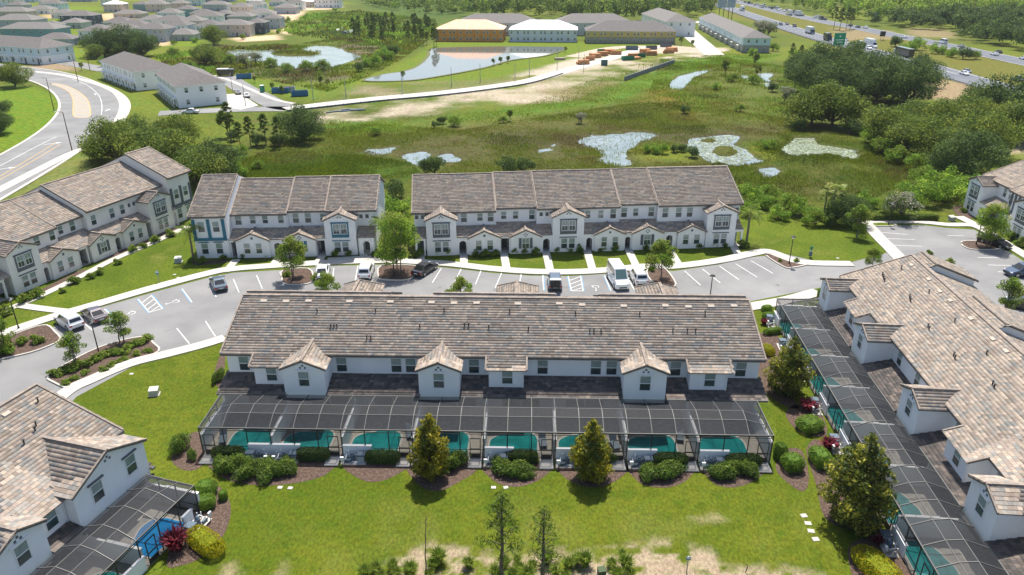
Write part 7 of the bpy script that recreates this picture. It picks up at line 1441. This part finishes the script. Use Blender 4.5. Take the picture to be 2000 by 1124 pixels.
for i, (P_, p, sc, lb) in enumerate([(PN[0],(452,280),.95,'tall pine left of the row of small pines'), (PN[1],(490,286),.8,'small pine, first of the row left of the dark tree'), (PN[1],(520,284),.85,'small pine, second of the row left of the dark tree'), (PN[0],(545,288),.7,'small pine nearest the dark tree'), (PN[1],(470,290),.7,'small pine at the foot of the tall one'), (POP,(445,268),.95,'feathery tree beside the tall pine'), (POP,(996,237),.45,'little tree on the green bank'), (GT,(1136,242),.55,'bare grey shrub on the bank'), (GT,(482,133),1.1,'grey tree at the middle pond, left one'), (GT,(500,128),1.0,'grey tree at the middle pond, right one'),
 (POP,(1416,148),.85,'thin half-dead tree in the marsh, left'), (POP,(1474,130),.75,'thin half-dead tree in the marsh, right'), (POP,(1478,152),.7,'thin snag in the marsh, nearest'), (POP,(787,156),.45,'little pine at the pond foot'), (POP,(964,128),.4,'little pine by the pond, left of three'), (POP,(978,126),.45,'little pine by the pond, middle of three'), (POP,(992,124),.45,'little pine by the pond, right of three'), (POP,(1104,103),.4,'little tree at the right tip of the pond'), (POP,(532,178),.4,'young tree by the skips, left'), (POP,(552,184),.4,'young tree by the skips, right'), (POP,(498,162),.35,'young tree on the skip lawn'), (POP,(626,168),.5,'thin pine on the skip lawn, left'), (POP,(640,170),.4,'thin pine on the skip lawn, right'), (POP,(160,138),.45,'young tree by the side street'),
 (GT,(1480,70),1.5,'grey poplar clump by the motorway, left'), (GT,(1500,72),1.5,'grey poplar clump by the motorway, right'), (GT,(1490,66),1.4,'grey poplar clump by the motorway, back'), (GT,(1760,430),.9,'bare purple-grey shrub behind the hedge blocks'), (OK[2],(1655,440),.5,'dark slender tree beside the cabbage palms'), (POP,(1330,88),.6,'young tree at the corner of the yellow row, left'), (POP,(1352,92),.5,'young tree at the corner of the yellow row, right'), (PN[0],(1545,118),.7,'dark pine by the motorway verge, left'), (PN[1],(1562,122),.8,'dark pine by the motorway verge, right'), (GT,(1532,200),.9,'grey dead tree left of the right grove'),
 (PN[0],(1628,58),1.3,'dark pine on the motorway median, first from the left'), (PN[1],(1640,60),1.5,'dark pine on the motorway median, second from the left'), (PN[0],(1652,59),1.3,'dark pine on the motorway median, third from the left'), (PN[1],(1660,57),1.4,'dark pine on the motorway median, fourth from the left')]): P_.put(at(p), i*1.3, lb, 'slender trees', sc)
for i in range(46):
    p = (690+R.random()*165, 48+R.random()*46)
    PN[i % 2].put(at(p), i*2.2, 'slender pine in the wet grove left of the orange building', 'pines of the wet grove', R.uniform(.7,1.15))
for i, (p, lb) in enumerate([((128,62),'beside the low sage house'), ((165,92),'left of the white house by the oaks'), ((258,78),'at the corner of the access street'), ((340,88),'before the single-storey grey house'), ((380,84),'right of the single-storey grey house'), ((475,78),'on the orange sand edge'), ((545,66),'at the end of the near suburb row'), ((64,34),'by the small sandy lot'), ((118,46),'on the bright lawn left of the slate house'), ((310,34),'by the peach house'), ((560,44),'at the sandy tip'), ((690,26),'alone on the far green field'), ((655,22),'beside the long white house')]):
    BU[i % 2].put(at(p), i*1.9, 'small garden tree of the suburb '+lb, 'garden trees of the suburb', R.uniform(.8,1.3))
# --- woods that read as one mass
def wood(name, label, poly, n, seed, mats, hh=(9,15), lv=170, leaf=1.25, rx=3.4, world=False):
    rng = np.random.default_rng(seed); W = np.array(poly if world else gp(poly)); lo, hi = W.min(0), W.max(0); C = []
    while len(C) < n:
        p = lo+(hi-lo)*rng.random((n, 2)); d = sdist(p[:,0], p[:,1], W); C += p[d > 0].tolist()
    C = np.array(C[:n]); Vs = []; Fs = []; Ms = []; off = 0
    for i, (x, y) in enumerate(C):
        h = rng.uniform(*hh); r = rx*rng.uniform(.7, 1.3); cl = [(x+rng.normal(0, r*.4), y+rng.normal(0, r*.4), h*rng.uniform(.35, .9), r*rng.uniform(.4, .7), r*rng.uniform(.4, .7), h*rng.uniform(.12, .22)) for _ in range(7)]
        P, N = clump_points(cl, lv, rng); V, F = leaves(P, N, leaf, rng, .7, .7); Vs.append(V); Fs.append(F+off); off += len(V)
        w_ = rng.random(len(mats))**2+.05; Ms.append(rng.choice(len(mats), lv, p=w_/w_.sum()))
    me = np_mesh(name, np.concatenate(Vs), np.concatenate(Fs), mats, np.concatenate(Ms)); tag(obj(name, me, kind='stuff'), label, 'wood')
L_WOOD = L_OAK+L_DARK[:2]+[L_BRIGHT[0]]; L_WOODL = L_BRIGHT+[L_OAK[1], L_OAK[0]]
wood('far_wood', 'dense far wood beyond the half-built townhouses', [(905,32),(940,40),(1150,42),(1260,44),(1300,40),(1395,34),(1400,4),(1370,-12),(940,-14)], 1300, 91, L_WOOD, (11,17), 170)
wood('far_wood', 'bright wood on the far side of the motorway', [(1470,2),(1560,24),(1640,38),(1700,46),(1800,48),(1900,40),(2050,30),(2050,-22),(1500,-22)], 1300, 92, L_WOODL, (10,16), 170)
wood('far_wood', 'dark oak wood at the right of the far carriageway', [(1690,50),(1770,56),(1850,62),(1880,78),(1960,94),(2060,112),(2080,50),(1980,36),(1880,44),(1780,46)], 260, 93, L_DARK+[L_OAK[2]], (8,13), 320, 1.0, 4.2)
wood('far_wood', 'thin belt of trees along the top of the picture', [(-60,-8),(300,-2),(700,-6),(950,-4),(950,-22),(-60,-26)], 620, 94, L_WOOD, (8,13), 170, 1.5, 4.5)
wood('far_wood', 'tree belt closing the horizon', [(-2600,1150),(2600,1150),(3000,2300),(-3000,2300)], 2600, 95, L_WOOD, (10,16), 60, 4.0, 10, True)
wood('far_scrub', 'scrub between the suburb and the far wood', [(690,6),(940,4),(930,28),(860,30),(760,20)], 150, 96, L_WOOD, (4,9), 160, 1.1)
# --- sedge and reeds of the marsh
def reeds(name, label, poly, n, seed, mats, h=(.35,.9), wd=.10, wts=None, spread=.5, avoid=True):
    rng = np.random.default_rng(seed); W = np.array(gp(poly)); lo, hi = W.min(0), W.max(0); C = np.zeros((0, 2))
    while len(C) < n:
        p = lo+(hi-lo)*rng.random((n*2, 2)); d = sdist(p[:,0], p[:,1], W); dens = fbm(p[:,0], p[:,1], 9, seed, 3); C = np.concatenate([C, p[(d > 0) & (rng.random(len(p)) < np.clip((dens-.3)*3, .05, 1))]])
    C = C[:n]; iy = np.clip(np.searchsorted(ys, C[:,1])-1, 0, NY-2); ix = np.clip(np.searchsorted(xs, C[:,0])-1, 0, NX-2); zc_ = zz[iy*NX+ix]; keep = (zc_ > -.24) | (rng.random(len(zc_)) < (.10 if h[1] < .46 else 0)); C = C[keep]; n = len(C); z0 = np.maximum(zc_[keep]-.05, -.30)
    a = rng.uniform(0, 2*math.pi, n); hh = rng.uniform(*h, n)*(.6+.8*fbm(C[:,0], C[:,1], 12, seed+3, 3)); ln = rng.normal(0, .3, (n, 2))*hh[:,None]
    s_ = np.stack([-np.sin(a), np.cos(a)], 1)*wd*.5*rng.uniform(.6, 1.6, (n, 1)); z = lambda q: q[:, None]
    V = np.stack([np.concatenate([C-s_, z(z0)], 1), np.concatenate([C+s_, z(z0)], 1), np.concatenate([C+s_*.8+ln*.6, z(z0+hh*.75)], 1), np.concatenate([C-s_*.3+ln, z(z0+hh)], 1)], 1).reshape(-1, 3)
    F = np.arange(n)[:, None]*4+np.arange(4)[None, :]; tone = fbm(C[:,0], C[:,1], 16, seed+8, 3)+rng.normal(0, .08, n)
    cuts = np.quantile(tone, np.cumsum(np.array(wts or [1]*len(mats))/sum(wts or [1]*len(mats)))[:-1]); mi = np.searchsorted(cuts, tone)
    tag(obj(name, np_mesh(name, V, F, mats, mi), kind='stuff'), label, 'marsh plants')
reeds('sedge', 'olive and brown sedge covering the marsh', [(440,330),(640,235),(900,255),(1080,225),(1250,200),(1420,215),(1560,235),(1700,280),(1790,305),(1795,350),(1700,390),(1500,400),(1100,380),(800,350),(450,345)], 150000, 101, [L_MARSH[2], L_MARSH[1], L_MARSH[0], L_MARSH[3]], (.15,.45), .08, (1.3,3,5,3))
reeds('sedge', 'green sedge in the upper marsh', [(1290,115),(1420,112),(1560,135),(1600,180),(1560,240),(1400,230),(1260,205)], 40000, 102, [L_MARSH[1], L_MARSH[0], L_BRIGHT[0], L_MARSH[3]], (.2,.7), .12, (2,3,3,2))
reeds('meadow_grass', 'rough grass on the bank and sandy verges', [(640,240),(1000,215),(1250,120),(1420,105),(1530,108),(1400,135),(1240,205),(1000,250),(700,270)], 24000, 103, [L_MARSH[0], L_GRASS[0], L_GRASS[1], L_MARSH[1]], (.15,.4), .16, (3,3,2,2))
reeds('meadow_grass', 'rough grass round the middle pond', [(380,100),(560,90),(760,60),(850,70),(780,120),(720,150),(640,180),(480,150),(380,150)], 40000, 104, [L_MARSH[1], L_MARSH[0], L_BRIGHT[2], L_MARSH[2]], (.25,.9), .25, (3,3,2,2))
reeds('meadow_grass', 'unmown grass behind the left townhouses', [(170,300),(230,260),(330,230),(450,300),(440,345),(380,350),(300,300),(180,330)], 9000, 105, [L_MARSH[1], L_MARSH[0], L_GRASS[1]], (.2,.5), .12)
reeds('sedge', 'vivid green sedge at the left end of the marsh', [(455,312),(560,297),(700,302),(800,318),(820,335),(790,350),(450,350)], 22000, 108, [L_MARSH[0], L_MARSH[3], L_GRASS[2]], (.2,.5), .08, (3,2,2))
reeds('sedge', 'dark green sedge ringing the lily ponds', [(1380,330),(1440,285),(1560,258),(1690,282),(1795,308),(1795,348),(1700,388),(1560,385),(1440,360)], 26000, 109, [L_MARSH[3], L_MARSH[0], L_GRASS[2]], (.2,.5), .08, (3,2,1.5))
reeds('meadow_scrub', 'low green scrub on the far wet meadow', [(600,30),(700,22),(850,40),(860,62),(760,95),(700,78),(600,75),(540,60)], 9000, 106, [L_BRIGHT[0], L_OAK[0], L_MARSH[1], L_DARK[1]], (.6,1.8), .9, (3,3,2,2))
reeds('meadow_scrub', 'scrub strip between the dark oak clump and the middle pond', [(300,112),(420,95),(560,88),(570,100),(440,125),(400,150),(340,140)], 6000, 107, [L_BRIGHT[0], L_OAK[0], L_MARSH[1], L_MARSH[2]], (.5,1.5), .6, (3,3,2,2))
# lily pads
def pads(poly, n, seed):
    rng = np.random.default_rng(seed); W = np.array(gp(Z2((1300,0), k3, poly))); lo, hi = W.min(0), W.max(0); p = lo+(hi-lo)*rng.random((n*3, 2)); d = sdist(p[:,0], p[:,1], W); p = p[d > .3][:n]; r = rng.uniform(.15, .4, len(p)); V = []; 
    for i in range(6): a = i*math.pi/3; V.append(np.stack([p[:,0]+r*math.cos(a), p[:,1]+r*math.sin(a), np.full(len(p), -.235)+rng.normal(0,.006,len(p))], 1))
    V = np.stack(V, 1).reshape(-1, 3); me = np_mesh('lily_pads', V, np.arange(len(p)*6).reshape(-1, 6), [mat('lily_pad', (.12,.15,.06), .4, isl=.4), mat('lily_pad_pale', (.30,.34,.27), .35, isl=.3)], rng.integers(0, 2, len(p))); tag(obj('lily_pads', me, kind='stuff'), 'floating lily pads on the marsh pond', 'lily pads')
pads([(645,820),(720,765),(830,765),(860,800),(1040,830),(1085,870),(1060,892),(900,862),(700,865),(635,840)], 2600, 111); pads([(140,770),(350,748),(410,755),(370,800),(450,830),(500,880),(380,928),(250,900),(118,815)], 1200, 112)
# ---------------------------------------------------------------- air
hm = bpy.data.materials.new('haze_air'); hm.use_nodes = True; n = hm.node_tree; n.nodes.remove(n.nodes['Principled BSDF'])
pv = n.nodes.new('ShaderNodeVolumePrincipled'); pv.inputs['Color'].default_value = (0.86, 0.92, 1.0, 1); pv.inputs['Density'].default_value = 0.00007
n.links.new(pv.outputs[0], n.nodes['Material Output'].inputs['Volume'])
mb = MB(); mb.box(-3200, 3200, -20, 2500, -1.6, 48, hm); mb.build('haze', kind='stuff')
